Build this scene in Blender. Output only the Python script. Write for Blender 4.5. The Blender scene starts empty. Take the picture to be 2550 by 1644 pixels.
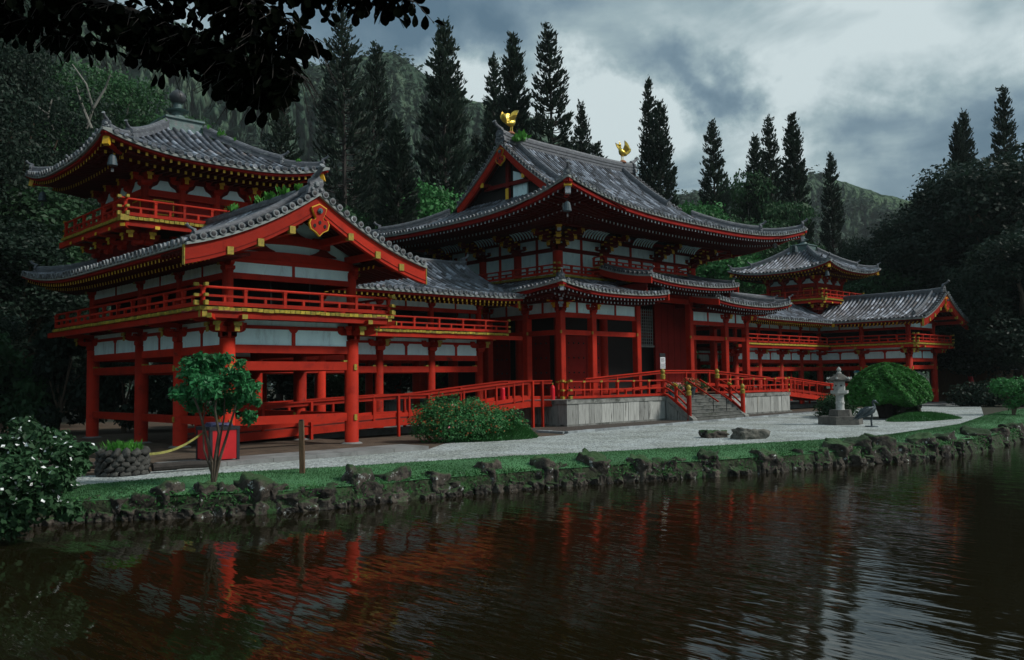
import bpy, math, random
import numpy as np
from mathutils import Vector, Matrix, noise as mnoise

random.seed(7)
RNG = np.random.default_rng(11)
scene = bpy.context.scene
COL = scene.collection

# ------------------------------------------------------------------ camera
CAMP = np.array([-44.363, 0.0, 2.4])
FPX, YAW, PIT, ROL = 2184.58, .8048, .0572, -.0133
_fh = np.array([math.cos(YAW), math.sin(YAW), 0.0])
_r = np.array([math.sin(YAW), -math.cos(YAW), 0.0])
CF = _fh * math.cos(PIT) + np.array([0, 0, math.sin(PIT)])
_u = np.cross(_r, CF)
CR = _r * math.cos(ROL) + _u * math.sin(ROL)
CU = _u * math.cos(ROL) - _r * math.sin(ROL)
cam_d = bpy.data.cameras.new('camera')
cam = bpy.data.objects.new('camera', cam_d)
COL.objects.link(cam)
cam_d.sensor_width = 36.0
cam_d.lens = FPX / 2550 * 36.0
cam_d.clip_start = 0.1
cam_d.clip_end = 6000
m = Matrix(((CR[0], CU[0], -CF[0], CAMP[0]), (CR[1], CU[1], -CF[1], CAMP[1]), (CR[2], CU[2], -CF[2], CAMP[2]), (0, 0, 0, 1)))
cam.matrix_world = m
scene.camera = cam


def at(px, py, depth):
    """world point seen at photo pixel px,py, depth metres in front of the camera"""
    return CAMP + (CF + CR * (px - 1275) / FPX - CU * (py - 822) / FPX) * depth


def ground(px, py, z=0.0):
    d = CF + CR * (px - 1275) / FPX - CU * (py - 822) / FPX
    return CAMP + d * ((z - CAMP[2]) / d[2])


# ------------------------------------------------------------------ render settings
scene.render.engine = 'CYCLES'
scene.cycles.use_denoising = True
scene.cycles.max_bounces = 6
scene.cycles.diffuse_bounces = 1
scene.cycles.glossy_bounces = 3
scene.cycles.transparent_max_bounces = 6
scene.view_settings.view_transform = 'Standard'
scene.view_settings.look = 'None'
scene.view_settings.gamma = 1.0
scene.view_settings.exposure = 0.43

# ------------------------------------------------------------------ world: dull broken overcast
SUN_DIR = Vector((0.42, -0.62, 0.66)).normalized()      # towards the sun
world = bpy.data.worlds.new('World')
scene.world = world
world.use_nodes = True
WN, WL = world.node_tree.nodes, world.node_tree.links
WN.clear()


def wn(t, **kw):
    n = WN.new(t)
    for k, v in kw.items():
        setattr(n, k, v)
    return n


out = wn('ShaderNodeOutputWorld')
tc = wn('ShaderNodeTexCoord')
sky = wn('ShaderNodeTexSky')
sky.sky_type = 'NISHITA'
sky.sun_disc = False
sky.sun_elevation = math.asin(SUN_DIR.z)
sky.sun_rotation = math.atan2(SUN_DIR.x, SUN_DIR.y)
sky.air_density = 1.2
sky.dust_density = 2.0
sepw = wn('ShaderNodeSeparateXYZ')
WL.new(tc.outputs['Generated'], sepw.inputs[0])


def wmath(op, a, b=None, c=None, clamp=False):
    n = wn('ShaderNodeMath', operation=op)
    n.use_clamp = clamp
    for i, v in enumerate((a, b, c)):
        if v is None:
            continue
        if isinstance(v, (int, float)):
            n.inputs[i].default_value = v
        else:
            WL.new(v, n.inputs[i])
    return n.outputs[0]


# clouds lie on a flat deck: direction / height gives the deck coordinates
zc = wmath('ADD', wmath('MAXIMUM', sepw.outputs[2], 0.0), 0.22)
cu = wmath('DIVIDE', sepw.outputs[0], zc)
cv = wmath('DIVIDE', sepw.outputs[1], zc)
comb = wn('ShaderNodeCombineXYZ')
WL.new(cu, comb.inputs[0])
WL.new(cv, comb.inputs[1])
n1 = wn('ShaderNodeTexNoise')
n1.inputs['Scale'].default_value = 3.1
n1.inputs['Detail'].default_value = 9.0
n1.inputs['Roughness'].default_value = 0.56
n1.inputs['Distortion'].default_value = 0.35
WL.new(comb.outputs[0], n1.inputs['Vector'])
dens = wmath('MULTIPLY_ADD', n1.outputs['Fac'], 1.75, -0.33)
# the thick and thin places of the cloud deck over the hills, warped so their rims are ragged
nw = wn('ShaderNodeTexNoise')
nw.inputs['Scale'].default_value = 9.0
nw.inputs['Detail'].default_value = 6.0
nw.inputs['Roughness'].default_value = 0.6
WL.new(tc.outputs['Generated'], nw.inputs['Vector'])
wsub = wn('ShaderNodeVectorMath', operation='SUBTRACT')
WL.new(nw.outputs['Color'], wsub.inputs[0])
wsub.inputs[1].default_value = (.5, .5, .5)
wsc = wn('ShaderNodeVectorMath', operation='SCALE')
WL.new(wsub.outputs[0], wsc.inputs[0])
wsc.inputs['Scale'].default_value = 0.16
wadd = wn('ShaderNodeVectorMath', operation='ADD')
WL.new(tc.outputs['Generated'], wadd.inputs[0])
WL.new(wsc.outputs[0], wadd.inputs[1])
for (px, py, rad, amt) in (
        # dark shelf of cloud running down from the upper left
        (880, 70, .085, -.34), (980, 80, .075, -.30), (1100, 70, .06, -.26), (1200, 75, .055, -.28), (1310, 95, .050, -.34), (1400, 112, .042, -.36), (1490, 130, .040, -.36), (1580, 150, .034, -.36),
        (1680, 195, .034, -.50), (1745, 225, .034, -.85), (1800, 228, .032, -.75), (1850, 210, .030, -.40), (1640, 180, .03, -.3),
        # grey bank on the right
        (2090, 335, .038, -.48), (2170, 318, .045, -.48), (2270, 320, .05, -.34), (2390, 310, .06, -.32), (2480, 360, .07, -.32), (2300, 450, .06, -.30), (2180, 470, .045, -.28), (2080, 440, .03, -.30), (2420, 440, .06, -.36), (2560, 250, .06, -.30),
        # bright thin places
        (1450, 210, .055, .50), (1540, 240, .050, .55), (1620, 275, .045, .55), (1680, 305, .04, .40), (1380, 180, .04, .45), (1420, 300, .06, .40), (1520, 330, .05, .30),
        (1110, 165, .034, .70), (1060, 140, .022, .40), (1170, 205, .034, .60), (1020, 190, .024, .40), (1000, 150, .018, .3), (1230, 240, .03, .5),
        (2210, 395, .026, .62), (2130, 392, .022, .46), (2060, 395, .026, .36), (1990, 300, .03, .2),
        (1800, 60, .10, .20), (1950, 60, .13, .30), (2150, 100, .13, .34), (2350, 100, .11, .34), (2500, 80, .08, .3), (1930, 330, .045, .34), (1800, 350, .05, .32), (1640, 390, .05, -.12), (1730, 470, .05, .12)):
    c = at(px, py, 1.0) - CAMP
    c = c / np.linalg.norm(c)
    ds = wn('ShaderNodeVectorMath', operation='DISTANCE')
    WL.new(wadd.outputs[0], ds.inputs[0])
    ds.inputs[1].default_value = tuple(c)
    mr = wn('ShaderNodeMapRange', interpolation_type='SMOOTHSTEP')
    WL.new(ds.outputs['Value'], mr.inputs['Value'])
    mr.inputs['From Min'].default_value = 0.0
    mr.inputs['From Max'].default_value = rad * 2.0
    mr.inputs['To Min'].default_value = amt * .60
    mr.inputs['To Max'].default_value = 0.0
    dens = wmath('ADD', dens, mr.outputs[0])
ramp = wn('ShaderNodeValToRGB')
WL.new(dens, ramp.inputs[0])
er = ramp.color_ramp.elements
er[0].position, er[0].color = 0.0, (0.062, 0.118, 0.168, 1)
er[1].position, er[1].color = 1.0, (0.52, 0.60, 0.61, 1)
for p_, c_ in ((.35, (.135, .205, .255, 1)), (.66, (.275, .36, .385, 1))):
    e_ = er.new(p_)
    e_.color = c_
bgc = wn('ShaderNodeBackground')
WL.new(ramp.outputs[0], bgc.inputs[0])
bgc.inputs[1].default_value = 1.0
bgs = wn('ShaderNodeBackground')
WL.new(sky.outputs[0], bgs.inputs[0])
bgs.inputs[1].default_value = 0.06
mixw = wn('ShaderNodeMixShader')
mixw.inputs[0].default_value = 0.88
WL.new(bgs.outputs[0], mixw.inputs[1])
WL.new(bgc.outputs[0], mixw.inputs[2])
WL.new(mixw.outputs[0], out.inputs[0])

sun_d = bpy.data.lights.new('sun', 'SUN')
sun_d.energy = 2.1
sun_d.angle = math.radians(10)
sun_d.color = (1.0, 0.96, 0.90)
sun_o = bpy.data.objects.new('sun', sun_d)
COL.objects.link(sun_o)
sun_o.rotation_euler = SUN_DIR.to_track_quat('Z', 'Y').to_euler()

# ------------------------------------------------------------------ materials
MATS = {}


def mat(name, base, rough=0.6, var=0.25, scale=3.0, bump=0.0, bscale=None, spots=None, objvar=0.10, metallic=0.0, spec=0.4, stretch=None, detail=6.0, spots2=None, upmoss=None, glow=None):
    """procedural material: base colour, soft mottling, optional stains (colour, threshold, scale, softness), bump, small change per object"""
    mt = bpy.data.materials.new(name)
    mt.use_nodes = True
    N, L = mt.node_tree.nodes, mt.node_tree.links
    b = N['Principled BSDF']
    b.inputs['Roughness'].default_value = rough
    b.inputs['Metallic'].default_value = metallic
    b.inputs['Specular IOR Level'].default_value = spec
    geo = N.new('ShaderNodeNewGeometry')
    vec = geo.outputs['Position']
    if stretch:
        mp = N.new('ShaderNodeMapping')
        mp.inputs['Scale'].default_value = stretch
        L.new(vec, mp.inputs['Vector'])
        vec = mp.outputs[0]
    nz = N.new('ShaderNodeTexNoise')
    nz.inputs['Scale'].default_value = scale
    nz.inputs['Detail'].default_value = detail
    nz.inputs['Roughness'].default_value = 0.65
    L.new(vec, nz.inputs['Vector'])
    rp = N.new('ShaderNodeValToRGB')
    e = rp.color_ramp.elements
    e[0].position, e[1].position = .28, .74
    e[0].color = tuple(max(0, c * (1 - var)) for c in base) + (1,)
    e[1].color = tuple(min(1, c * (1 + var)) for c in base) + (1,)
    L.new(nz.outputs['Fac'], rp.inputs[0])
    col = rp.outputs[0]

    def mixin(c1, fac, colour):
        mx = N.new('ShaderNodeMix')
        mx.data_type = 'RGBA'
        L.new(fac, mx.inputs[0])
        L.new(c1, mx.inputs[6])
        mx.inputs[7].default_value = tuple(colour) + (1,)
        return mx.outputs[2]
    for sp in (spots, spots2):
        if sp:
            sc_, th, ssc, soft = sp
            n2 = N.new('ShaderNodeTexNoise')
            n2.inputs['Scale'].default_value = ssc
            n2.inputs['Detail'].default_value = 7
            n2.inputs['Roughness'].default_value = .7
            L.new(vec, n2.inputs['Vector'])
            mr_ = N.new('ShaderNodeMapRange')
            mr_.inputs['From Min'].default_value = th
            mr_.inputs['From Max'].default_value = th + soft
            L.new(n2.outputs['Fac'], mr_.inputs['Value'])
            col = mixin(col, mr_.outputs[0], sc_)
    if upmoss:
        cm, lo, hi = upmoss
        sx = N.new('ShaderNodeSeparateXYZ')
        L.new(geo.outputs['Normal'], sx.inputs[0])
        n3 = N.new('ShaderNodeTexNoise')
        n3.inputs['Scale'].default_value = 2.2
        n3.inputs['Detail'].default_value = 6
        L.new(geo.outputs['Position'], n3.inputs['Vector'])
        ad = N.new('ShaderNodeMath')
        ad.operation = 'MULTIPLY_ADD'
        ad.inputs[1].default_value = 1.1
        L.new(n3.outputs['Fac'], ad.inputs[0])
        L.new(sx.outputs[2], ad.inputs[2])
        mr_ = N.new('ShaderNodeMapRange')
        mr_.inputs['From Min'].default_value = lo
        mr_.inputs['From Max'].default_value = hi
        L.new(ad.outputs[0], mr_.inputs['Value'])
        col = mixin(col, mr_.outputs[0], cm)
    if objvar:
        oi = N.new('ShaderNodeObjectInfo')
        mr2 = N.new('ShaderNodeMapRange')
        mr2.inputs['To Min'].default_value = 1 - objvar
        mr2.inputs['To Max'].default_value = 1 + objvar
        L.new(oi.outputs['Random'], mr2.inputs['Value'])
        hs = N.new('ShaderNodeHueSaturation')
        L.new(mr2.outputs[0], hs.inputs['Value'])
        L.new(col, hs.inputs['Color'])
        col = hs.outputs[0]
    L.new(col, b.inputs['Base Color'])
    if bump:
        bz = N.new('ShaderNodeTexNoise')
        bz.inputs['Scale'].default_value = bscale or scale * 4
        bz.inputs['Detail'].default_value = 5
        L.new(vec, bz.inputs['Vector'])
        bp = N.new('ShaderNodeBump')
        bp.inputs['Strength'].default_value = bump
        bp.inputs['Distance'].default_value = 0.05
        L.new(bz.outputs['Fac'], bp.inputs['Height'])
        L.new(bp.outputs[0], b.inputs['Normal'])
    MATS[name] = mt
    return mt


def tile_tone(mt):
    """each tile keeps its own firing shade (face attribute 'shade')"""
    N, L = mt.node_tree.nodes, mt.node_tree.links
    b = N['Principled BSDF']
    src = b.inputs['Base Color'].links[0].from_socket
    at_ = N.new('ShaderNodeAttribute')
    at_.attribute_name = 'shade'
    rp = N.new('ShaderNodeValToRGB')
    e = rp.color_ramp.elements
    e[0].position, e[0].color = 0.0, (.30, .27, .26, 1)
    e[1].position, e[1].color = 1.0, (2.7, 2.75, 2.8, 1)
    for p_, c_ in ((.35, (.75, .76, .80, 1)), (.70, (1.25, 1.28, 1.33, 1))):
        q = e.new(p_)
        q.color = c_
    L.new(at_.outputs['Fac'], rp.inputs[0])
    mx = N.new('ShaderNodeMix')
    mx.data_type = 'RGBA'
    mx.blend_type = 'MULTIPLY'
    mx.inputs[0].default_value = 1
    L.new(src, mx.inputs[6])
    L.new(rp.outputs[0], mx.inputs[7])
    L.new(mx.outputs[2], b.inputs['Base Color'])


mat('red', (.40, .023, .010), .62, .22, 1.3, .05, 14, objvar=.24, spec=.12, spots=((.20, .010, .007), .54, 2.2, .22), spots2=((.085, .022, .015), .62, 1.6, .10))
mat('red_dark', (.12, .008, .006), .65, .25, 1.5, spec=.1)  # darker copy of red, shade of sheltered timber painted into the colour
mat('red_fascia', (.26, .012, .008), .65, .25, 1.5, spec=.1)  # red board, colour darkened to carry the eave shade
mat('red_door', (.26, .014, .010), .6, .25, .9, objvar=.06, spec=.12)
mat('yellow', (.68, .39, .02), .5, .25, 9, spots=((.35, .20, .02), .60, 14, .2))
mat('gold_cap', (.36, .26, .028), .55, .35, 12, spots=((.09, .11, .025), .50, 9, .2))
mat('mossy_end', (.34, .25, .022), .7, .45, 8, .3, spots=((.07, .11, .02), .50, 6, .2), objvar=.35)
mat('plaster', (.68, .89, .93), .8, .14, .8, .06, 30, stretch=(2.2, 2.2, .7), spots=((.36, .48, .50), .55, 1.2, .22), objvar=.08)
mat('tile', (.125, .135, .155), .5, .42, 2.6, .25, 22, spots=((.34, .37, .37), .62, 6.5, .10), spots2=((.085, .060, .050), .55, 1.1, .14), objvar=.30)
tile_tone(MATS['tile'])
mat('tile_pan', (.060, .066, .080), .6, .4, 3.0, .2, 20, spots=((.16, .17, .17), .64, 5.0, .12))
mat('tile_end', (.16, .175, .185), .5, .5, 9, .3, 30, spots=((.42, .45, .44), .56, 8, .12), objvar=.4)
mat('ridge', (.11, .118, .135), .55, .45, 3, .35, 18, spots=((.36, .40, .36), .57, 4, .14), spots2=((.06, .09, .03), .62, 2.5, .15), stretch=(1, 1, 3))
mat('eave_board', (.26, .285, .27), .7, .25, 2.5, .15, 12, spots=((.12, .14, .12), .55, 1.6, .2))
mat('soffit', (.040, .006, .004), .8, .2, 2, spec=.05)  # red timber, its colour cut to near-black for the shade under eaves
mat('rafter', (.075, .007, .005), .7, .2, 3, objvar=.15, spec=.1)  # red wood with the under-eave shade put into its colour
mat('rafter_white', (.42, .45, .47), .6, .25, 14, objvar=.25)
mat('patterned', (.30, .33, .36), .5, .9, 26)
mat('teal', (.06, .14, .16), .4, .3, 12)
mat('bronze_green', (.10, .16, .155), .55, .4, 3.5, .25, 20, spots=((.20, .15, .16), .55, 3, .2))
mat('bell_bronze', (.055, .085, .10), .5, .5, 9, .2)
mat('bronze_dark', (.045, .05, .055), .5, .4, 5, .2)
mat('verdigris_bird', (.055, .075, .085), .45, .5, 9, .3, 30, metallic=.5)
mat('gold', (.95, .62, .12), .32, .25, 9, .25, 30, metallic=.9, objvar=0)
mat('concrete', (.40, .41, .385), .85, .5, 1.0, .25, 8, stretch=(7, 7, .5), spots=((.055, .055, .05), .51, 1.0, .13), spots2=((.30, .21, .10), .66, .45, .08), objvar=.28)
mat('coping', (.20, .205, .19), .85, .5, 2.2, .3, 14, spots=((.045, .05, .04), .50, 1.8, .14), spots2=((.46, .47, .43), .62, 4, .1), objvar=.2)
mat('step_stone', (.12, .125, .115), .85, .4, 1.6, .3, 14, spots=((.05, .055, .04), .5, 2.2, .2), spots2=((.28, .28, .25), .64, 6, .1))
mat('slab', (.21, .215, .21), .8, .35, 1.1, .2, 16, spots=((.10, .10, .095), .52, 1.6, .2))
mat('kerb', (.27, .30, .31), .85, .3, 3, .2, 18, objvar=.3)
mat('black_iron', (.012, .012, .014), .4, .3, 6)
mat('dark_inside', (.012, .010, .009), .8, .3, 2)  # near-black colour stands in for the shade of interiors and recesses
mat('floor_wood', (.16, .07, .04), .6, .3, 2, stretch=(1, 6, 1))
mat('deck_red', (.20, .03, .02), .6, .25, 2)
mat('lantern_stone', (.40, .41, .39), .9, .3, 4, .45, 22, spots=((.12, .11, .09), .57, 5, .14), spots2=((.20, .21, .12), .62, 3, .12))
mat('lantern_dark', (.10, .095, .085), .9, .5, 3, .5, 16, spots=((.34, .34, .30), .64, 7, .1))
mat('trash_red', (.50, .012, .016), .4, .15, 3)
mat('trash_black', (.012, .013, .018), .5, .2, 5)
mat('trash_bag', (.05, .055, .12), .3, .5, 9, .8, 16)
mat('old_wood', (.13, .075, .04), .8, .5, 4, .4, 18, stretch=(6, 6, .6))
mat('bark', (.11, .085, .06), .9, .4, 5, .5, 12, stretch=(3, 3, .7))
mat('bark_dark', (.04, .034, .03), .9, .4, 5, .4, 12)
mat('bark_pale', (.21, .205, .18), .9, .35, 2, .3, 12)
mat('chalk', (.80, .82, .84), .5, .1, 6)
mat('paper_white', (.75, .77, .80), .7, .04, 4)
mat('paper_blue', (.06, .18, .42), .6, .1, 4)
mat('ink', (.02, .02, .022), .6, .1, 5)
mat('tape', (.30, .29, .08), .5, .5, 7)
mat('extinguisher', (.75, .015, .03), .35, .1, 3)
mat('umbrella_red', (.45, .02, .03), .6, .3, 3)
mat('umbrella_blue', (.05, .30, .42), .5, .3, 1.5)
mat('rock', (.060, .050, .040), .9, .6, 2.4, 1.0, 9, spots=((.42, .45, .43), .60, 5.0, .05), spots2=((.010, .009, .008), .50, 3.6, .10), upmoss=((.026, .060, .018), .90, 1.40), objvar=.35)
mat('rock_pale', (.17, .165, .14), .9, .5, 3, .8, 9, spots=((.04, .04, .032), .52, 3.0, .12), objvar=.2)
mat('wall_stone', (.058, .058, .052), .9, .5, 5, .6, 14, spots=((.03, .03, .028), .54, 7, .12), objvar=.4)
mat('terracotta', (.36, .15, .08), .8, .2, 4)
mat('pot_teal', (.04, .16, .20), .4, .2, 4)
mat('flower_white', (.85, .88, .86), .6, .05, 4, objvar=0)
mat('flower_red', (.62, .10, .07), .6, .3, 4, objvar=0)
mat('flower_pink', (.75, .28, .30), .6, .3, 4, objvar=0)


def leafmat(name, c, var=.5, scale=.7, rough=.55, obj=.18, trans=.25, spec=.2):
    mt = mat(name, c, rough, var, scale, objvar=obj, spec=spec)
    b = mt.node_tree.nodes['Principled BSDF']
    N, L = mt.node_tree.nodes, mt.node_tree.links
    o = N['Material Output']
    tr = N.new('ShaderNodeBsdfTranslucent')
    src = b.inputs['Base Color'].links[0].from_socket
    L.new(src, tr.inputs[0])
    mx = N.new('ShaderNodeMixShader')
    mx.inputs[0].default_value = trans
    L.new(b.outputs[0], mx.inputs[1])
    L.new(tr.outputs[0], mx.inputs[2])
    L.new(mx.outputs[0], o.inputs[0])
    return mt


leafmat('needles', (.026, .044, .030), .5, .35)
leafmat('leaf_dark', (.018, .038, .024), .55, .5)
leafmat('leaf_mid', (.034, .088, .036), .55, .4)
leafmat('leaf_slope', (.030, .092, .032), .6, .25)
leafmat('leaf_hill', (.045, .080, .052), .75, .03, .8, 0)
leafmat('leaf_bright', (.045, .175, .050), .5, .6)
leafmat('leaf_shrub', (.045, .170, .050), .6, 2.0)
leafmat('leaf_topiary', (.055, .205, .042), .6, 3.0)
leafmat('leaf_glossy', (.045, .230, .080), .6, 2.5, .38)
leafmat('leaf_over', (.0035, .005, .003), .3, 4.0, 1.0, .2, .04, 0.0)  # leaf colour cut to near-black so the branches read as backlit silhouettes
leafmat('leaf_azalea', (.048, .180, .055), .6, 3.0)
leafmat('leaf_rust', (.25, .09, .03), .5, 4.0)
leafmat('weed', (.06, .22, .03), .5, 6.0)
leafmat('grass', (.055, .150, .055), .5, .8, .6, 0)
leafmat('grass_dark', (.032, .125, .030), .5, 1.2, .6, 0)
mat('lawn', (.060, .175, .068), .9, .40, .55, .5, 40, spots=((.13, .125, .065), .58, .9, .25), objvar=0, detail=10)
mat('mossy_bank', (.026, .034, .016), .95, .7, 3.0, 1.0, 9, spots=((.030, .085, .024), .50, 2.6, .12), spots2=((.012, .010, .008), .56, 4.0, .10), objvar=0)
mat('soil', (.085, .060, .040), .95, .5, 2.0, .5, 16, spots=((.15, .11, .07), .55, 1.2, .2), objvar=0)
mat('mulch', (.075, .062, .052), .95, .8, 14, .8, 30, spots=((.28, .28, .26), .66, 22, .06), objvar=0)
mat('pond_bed', (.022, .020, .010), .95, .4, 1)
mat('forest_floor', (.030, .032, .018), .95, .5, .4, .4, 4, objvar=0)


def gravel_mat():
    mt = bpy.data.materials.new('gravel')
    mt.use_nodes = True
    N, L = mt.node_tree.nodes, mt.node_tree.links
    b = N['Principled BSDF']
    b.inputs['Roughness'].default_value = .9
    geo = N.new('ShaderNodeNewGeometry')
    vo = N.new('ShaderNodeTexVoronoi')
    vo.inputs['Scale'].default_value = 17
    L.new(geo.outputs['Position'], vo.inputs['Vector'])
    rp = N.new('ShaderNodeValToRGB')
    rp.color_ramp.elements[0].color = (.16, .18, .185, 1)
    rp.color_ramp.elements[1].color = (.66, .72, .71, 1)
    sp = N.new('ShaderNodeSeparateColor')
    L.new(vo.outputs['Color'], sp.inputs[0])
    L.new(sp.outputs[0], rp.inputs[0])
    nz = N.new('ShaderNodeTexNoise')
    nz.inputs['Scale'].default_value = .55
    nz.inputs['Detail'].default_value = 6
    L.new(geo.outputs['Position'], nz.inputs['Vector'])
    r2 = N.new('ShaderNodeValToRGB')
    r2.color_ramp.elements[0].position, r2.color_ramp.elements[1].position = .3, .65
    r2.color_ramp.elements[0].color = (.62, .62, .56, 1)
    r2.color_ramp.elements[1].color = (1, 1, 1, 1)
    L.new(nz.outputs['Fac'], r2.inputs[0])
    mx = N.new('ShaderNodeMix')
    mx.data_type = 'RGBA'
    mx.blend_type = 'MULTIPLY'
    mx.inputs[0].default_value = 1
    L.new(rp.outputs[0], mx.inputs[6])
    L.new(r2.outputs[0], mx.inputs[7])
    L.new(mx.outputs[2], b.inputs['Base Color'])
    bp = N.new('ShaderNodeBump')
    bp.inputs['Strength'].default_value = 1
    bp.inputs['Distance'].default_value = .04
    bp.invert = True
    L.new(vo.outputs['Distance'], bp.inputs['Height'])
    L.new(bp.outputs[0], b.inputs['Normal'])
    MATS['gravel'] = mt


gravel_mat()


def water_mat():
    mt = bpy.data.materials.new('water')
    mt.use_nodes = True
    N, L = mt.node_tree.nodes, mt.node_tree.links
    b = N['Principled BSDF']
    b.inputs['Base Color'].default_value = (.010, .008, .003, 1)
    b.inputs['Roughness'].default_value = .03
    b.inputs['IOR'].default_value = 1.33
    geo = N.new('ShaderNodeNewGeometry')
    # breeze: ripples are stronger over the right-hand half of the pond, in patches
    pn = N.new('ShaderNodeTexNoise')
    pn.inputs['Scale'].default_value = .11
    pn.inputs['Detail'].default_value = 3
    L.new(geo.outputs['Position'], pn.inputs['Vector'])
    pr = N.new('ShaderNodeMapRange')
    pr.inputs['From Min'].default_value = .36
    pr.inputs['From Max'].default_value = .66
    pr.inputs['To Min'].default_value = .45
    pr.inputs['To Max'].default_value = 1.0
    L.new(pn.outputs['Fac'], pr.inputs['Value'])

    def waves(rot, sc, stx, sty, det):
        mp = N.new('ShaderNodeMapping')
        mp.inputs['Rotation'].default_value = (0, 0, rot)
        mp.inputs['Scale'].default_value = (stx, sty, 1)
        L.new(geo.outputs['Position'], mp.inputs['Vector'])
        nz = N.new('ShaderNodeTexNoise')
        nz.inputs['Scale'].default_value = sc
        nz.inputs['Detail'].default_value = det
        nz.inputs['Roughness'].default_value = .5
        L.new(mp.outputs[0], nz.inputs['Vector'])
        return nz.outputs['Fac']
    a1 = waves(-YAW + .1, 1.0, 5.5, 1.1, 2)
    a2 = waves(-YAW - .35, 1.0, 2.0, .7, 2)
    ad = N.new('ShaderNodeMath')
    ad.operation = 'MULTIPLY_ADD'
    ad.inputs[1].default_value = 1.9
    L.new(a2, ad.inputs[0])
    L.new(a1, ad.inputs[2])
    ml = N.new('ShaderNodeMath')
    ml.operation = 'MULTIPLY'
    L.new(ad.outputs[0], ml.inputs[0])
    L.new(pr.outputs[0], ml.inputs[1])
    bp = N.new('ShaderNodeBump')
    bp.inputs['Strength'].default_value = 1.0
    bp.inputs['Distance'].default_value = .010
    L.new(ml.outputs[0], bp.inputs['Height'])
    L.new(bp.outputs[0], b.inputs['Normal'])
    MATS['water'] = mt


water_mat()


def hill_mat(name, c1, c2, c3):
    mt = bpy.data.materials.new(name)
    mt.use_nodes = True
    N, L = mt.node_tree.nodes, mt.node_tree.links
    b = N['Principled BSDF']
    b.inputs['Roughness'].default_value = 1
    b.inputs['Specular IOR Level'].default_value = .05
    geo = N.new('ShaderNodeNewGeometry')
    n1 = N.new('ShaderNodeTexNoise')
    n1.inputs['Scale'].default_value = .030
    n1.inputs['Detail'].default_value = 12
    n1.inputs['Roughness'].default_value = .68
    L.new(geo.outputs['Position'], n1.inputs['Vector'])
    rp = N.new('ShaderNodeValToRGB')
    e = rp.color_ramp.elements
    e[0].position, e[0].color = .34, tuple(c1) + (1,)
    e[1].position, e[1].color = .68, tuple(c3) + (1,)
    em = e.new(.5)
    em.color = tuple(c2) + (1,)
    L.new(n1.outputs['Fac'], rp.inputs[0])
    vo = N.new('ShaderNodeTexVoronoi')
    vo.inputs['Scale'].default_value = .16
    L.new(geo.outputs['Position'], vo.inputs['Vector'])
    L.new(rp.outputs[0], b.inputs['Base Color'])
    bp = N.new('ShaderNodeBump')
    bp.inputs['Strength'].default_value = 1.0
    bp.inputs['Distance'].default_value = 9.0
    bp.invert = True
    L.new(vo.outputs['Distance'], bp.inputs['Height'])
    L.new(bp.outputs[0], b.inputs['Normal'])
    MATS[name] = mt


hill_mat('hill_near', (.022, .044, .032), (.060, .105, .070), (.13, .18, .12))
hill_mat('hill_far', (.045, .075, .050), (.070, .120, .070), (.10, .155, .085))

# ------------------------------------------------------------------ mesh helpers
WLOC = {}


def link(o, parent=None):
    COL.objects.link(o)
    if parent is not None:
        o.parent = parent
    return o


def thing(name, label, cat, loc=(0, 0, 0), group=None, kind=None):
    o = bpy.data.objects.new(name, None)
    o.empty_display_size = .2
    link(o)
    o.location = loc
    WLOC[o] = np.array(loc, float)
    o['label'] = label
    o['category'] = cat
    if group:
        o['group'] = group
    if kind:
        o['kind'] = kind
    return o


def tag(o, label=None, cat=None, group=None, kind=None):
    if label:
        o['label'] = label
    if cat:
        o['category'] = cat
    if group:
        o['group'] = group
    if kind:
        o['kind'] = kind
    return o


def place(name, mesh, parent, wloc, rot=(0, 0, 0), scale=None):
    """link a mesh (shared data allowed) at a world location under a parent"""
    o = bpy.data.objects.new(name, mesh)
    link(o, parent)
    w = np.array(wloc, float)
    o.location = tuple(w - WLOC[parent]) if parent is not None else tuple(w)
    o.rotation_euler = rot
    if scale is not None:
        o.scale = scale if hasattr(scale, '__len__') else (scale,) * 3
    WLOC[o] = w
    return o


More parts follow.
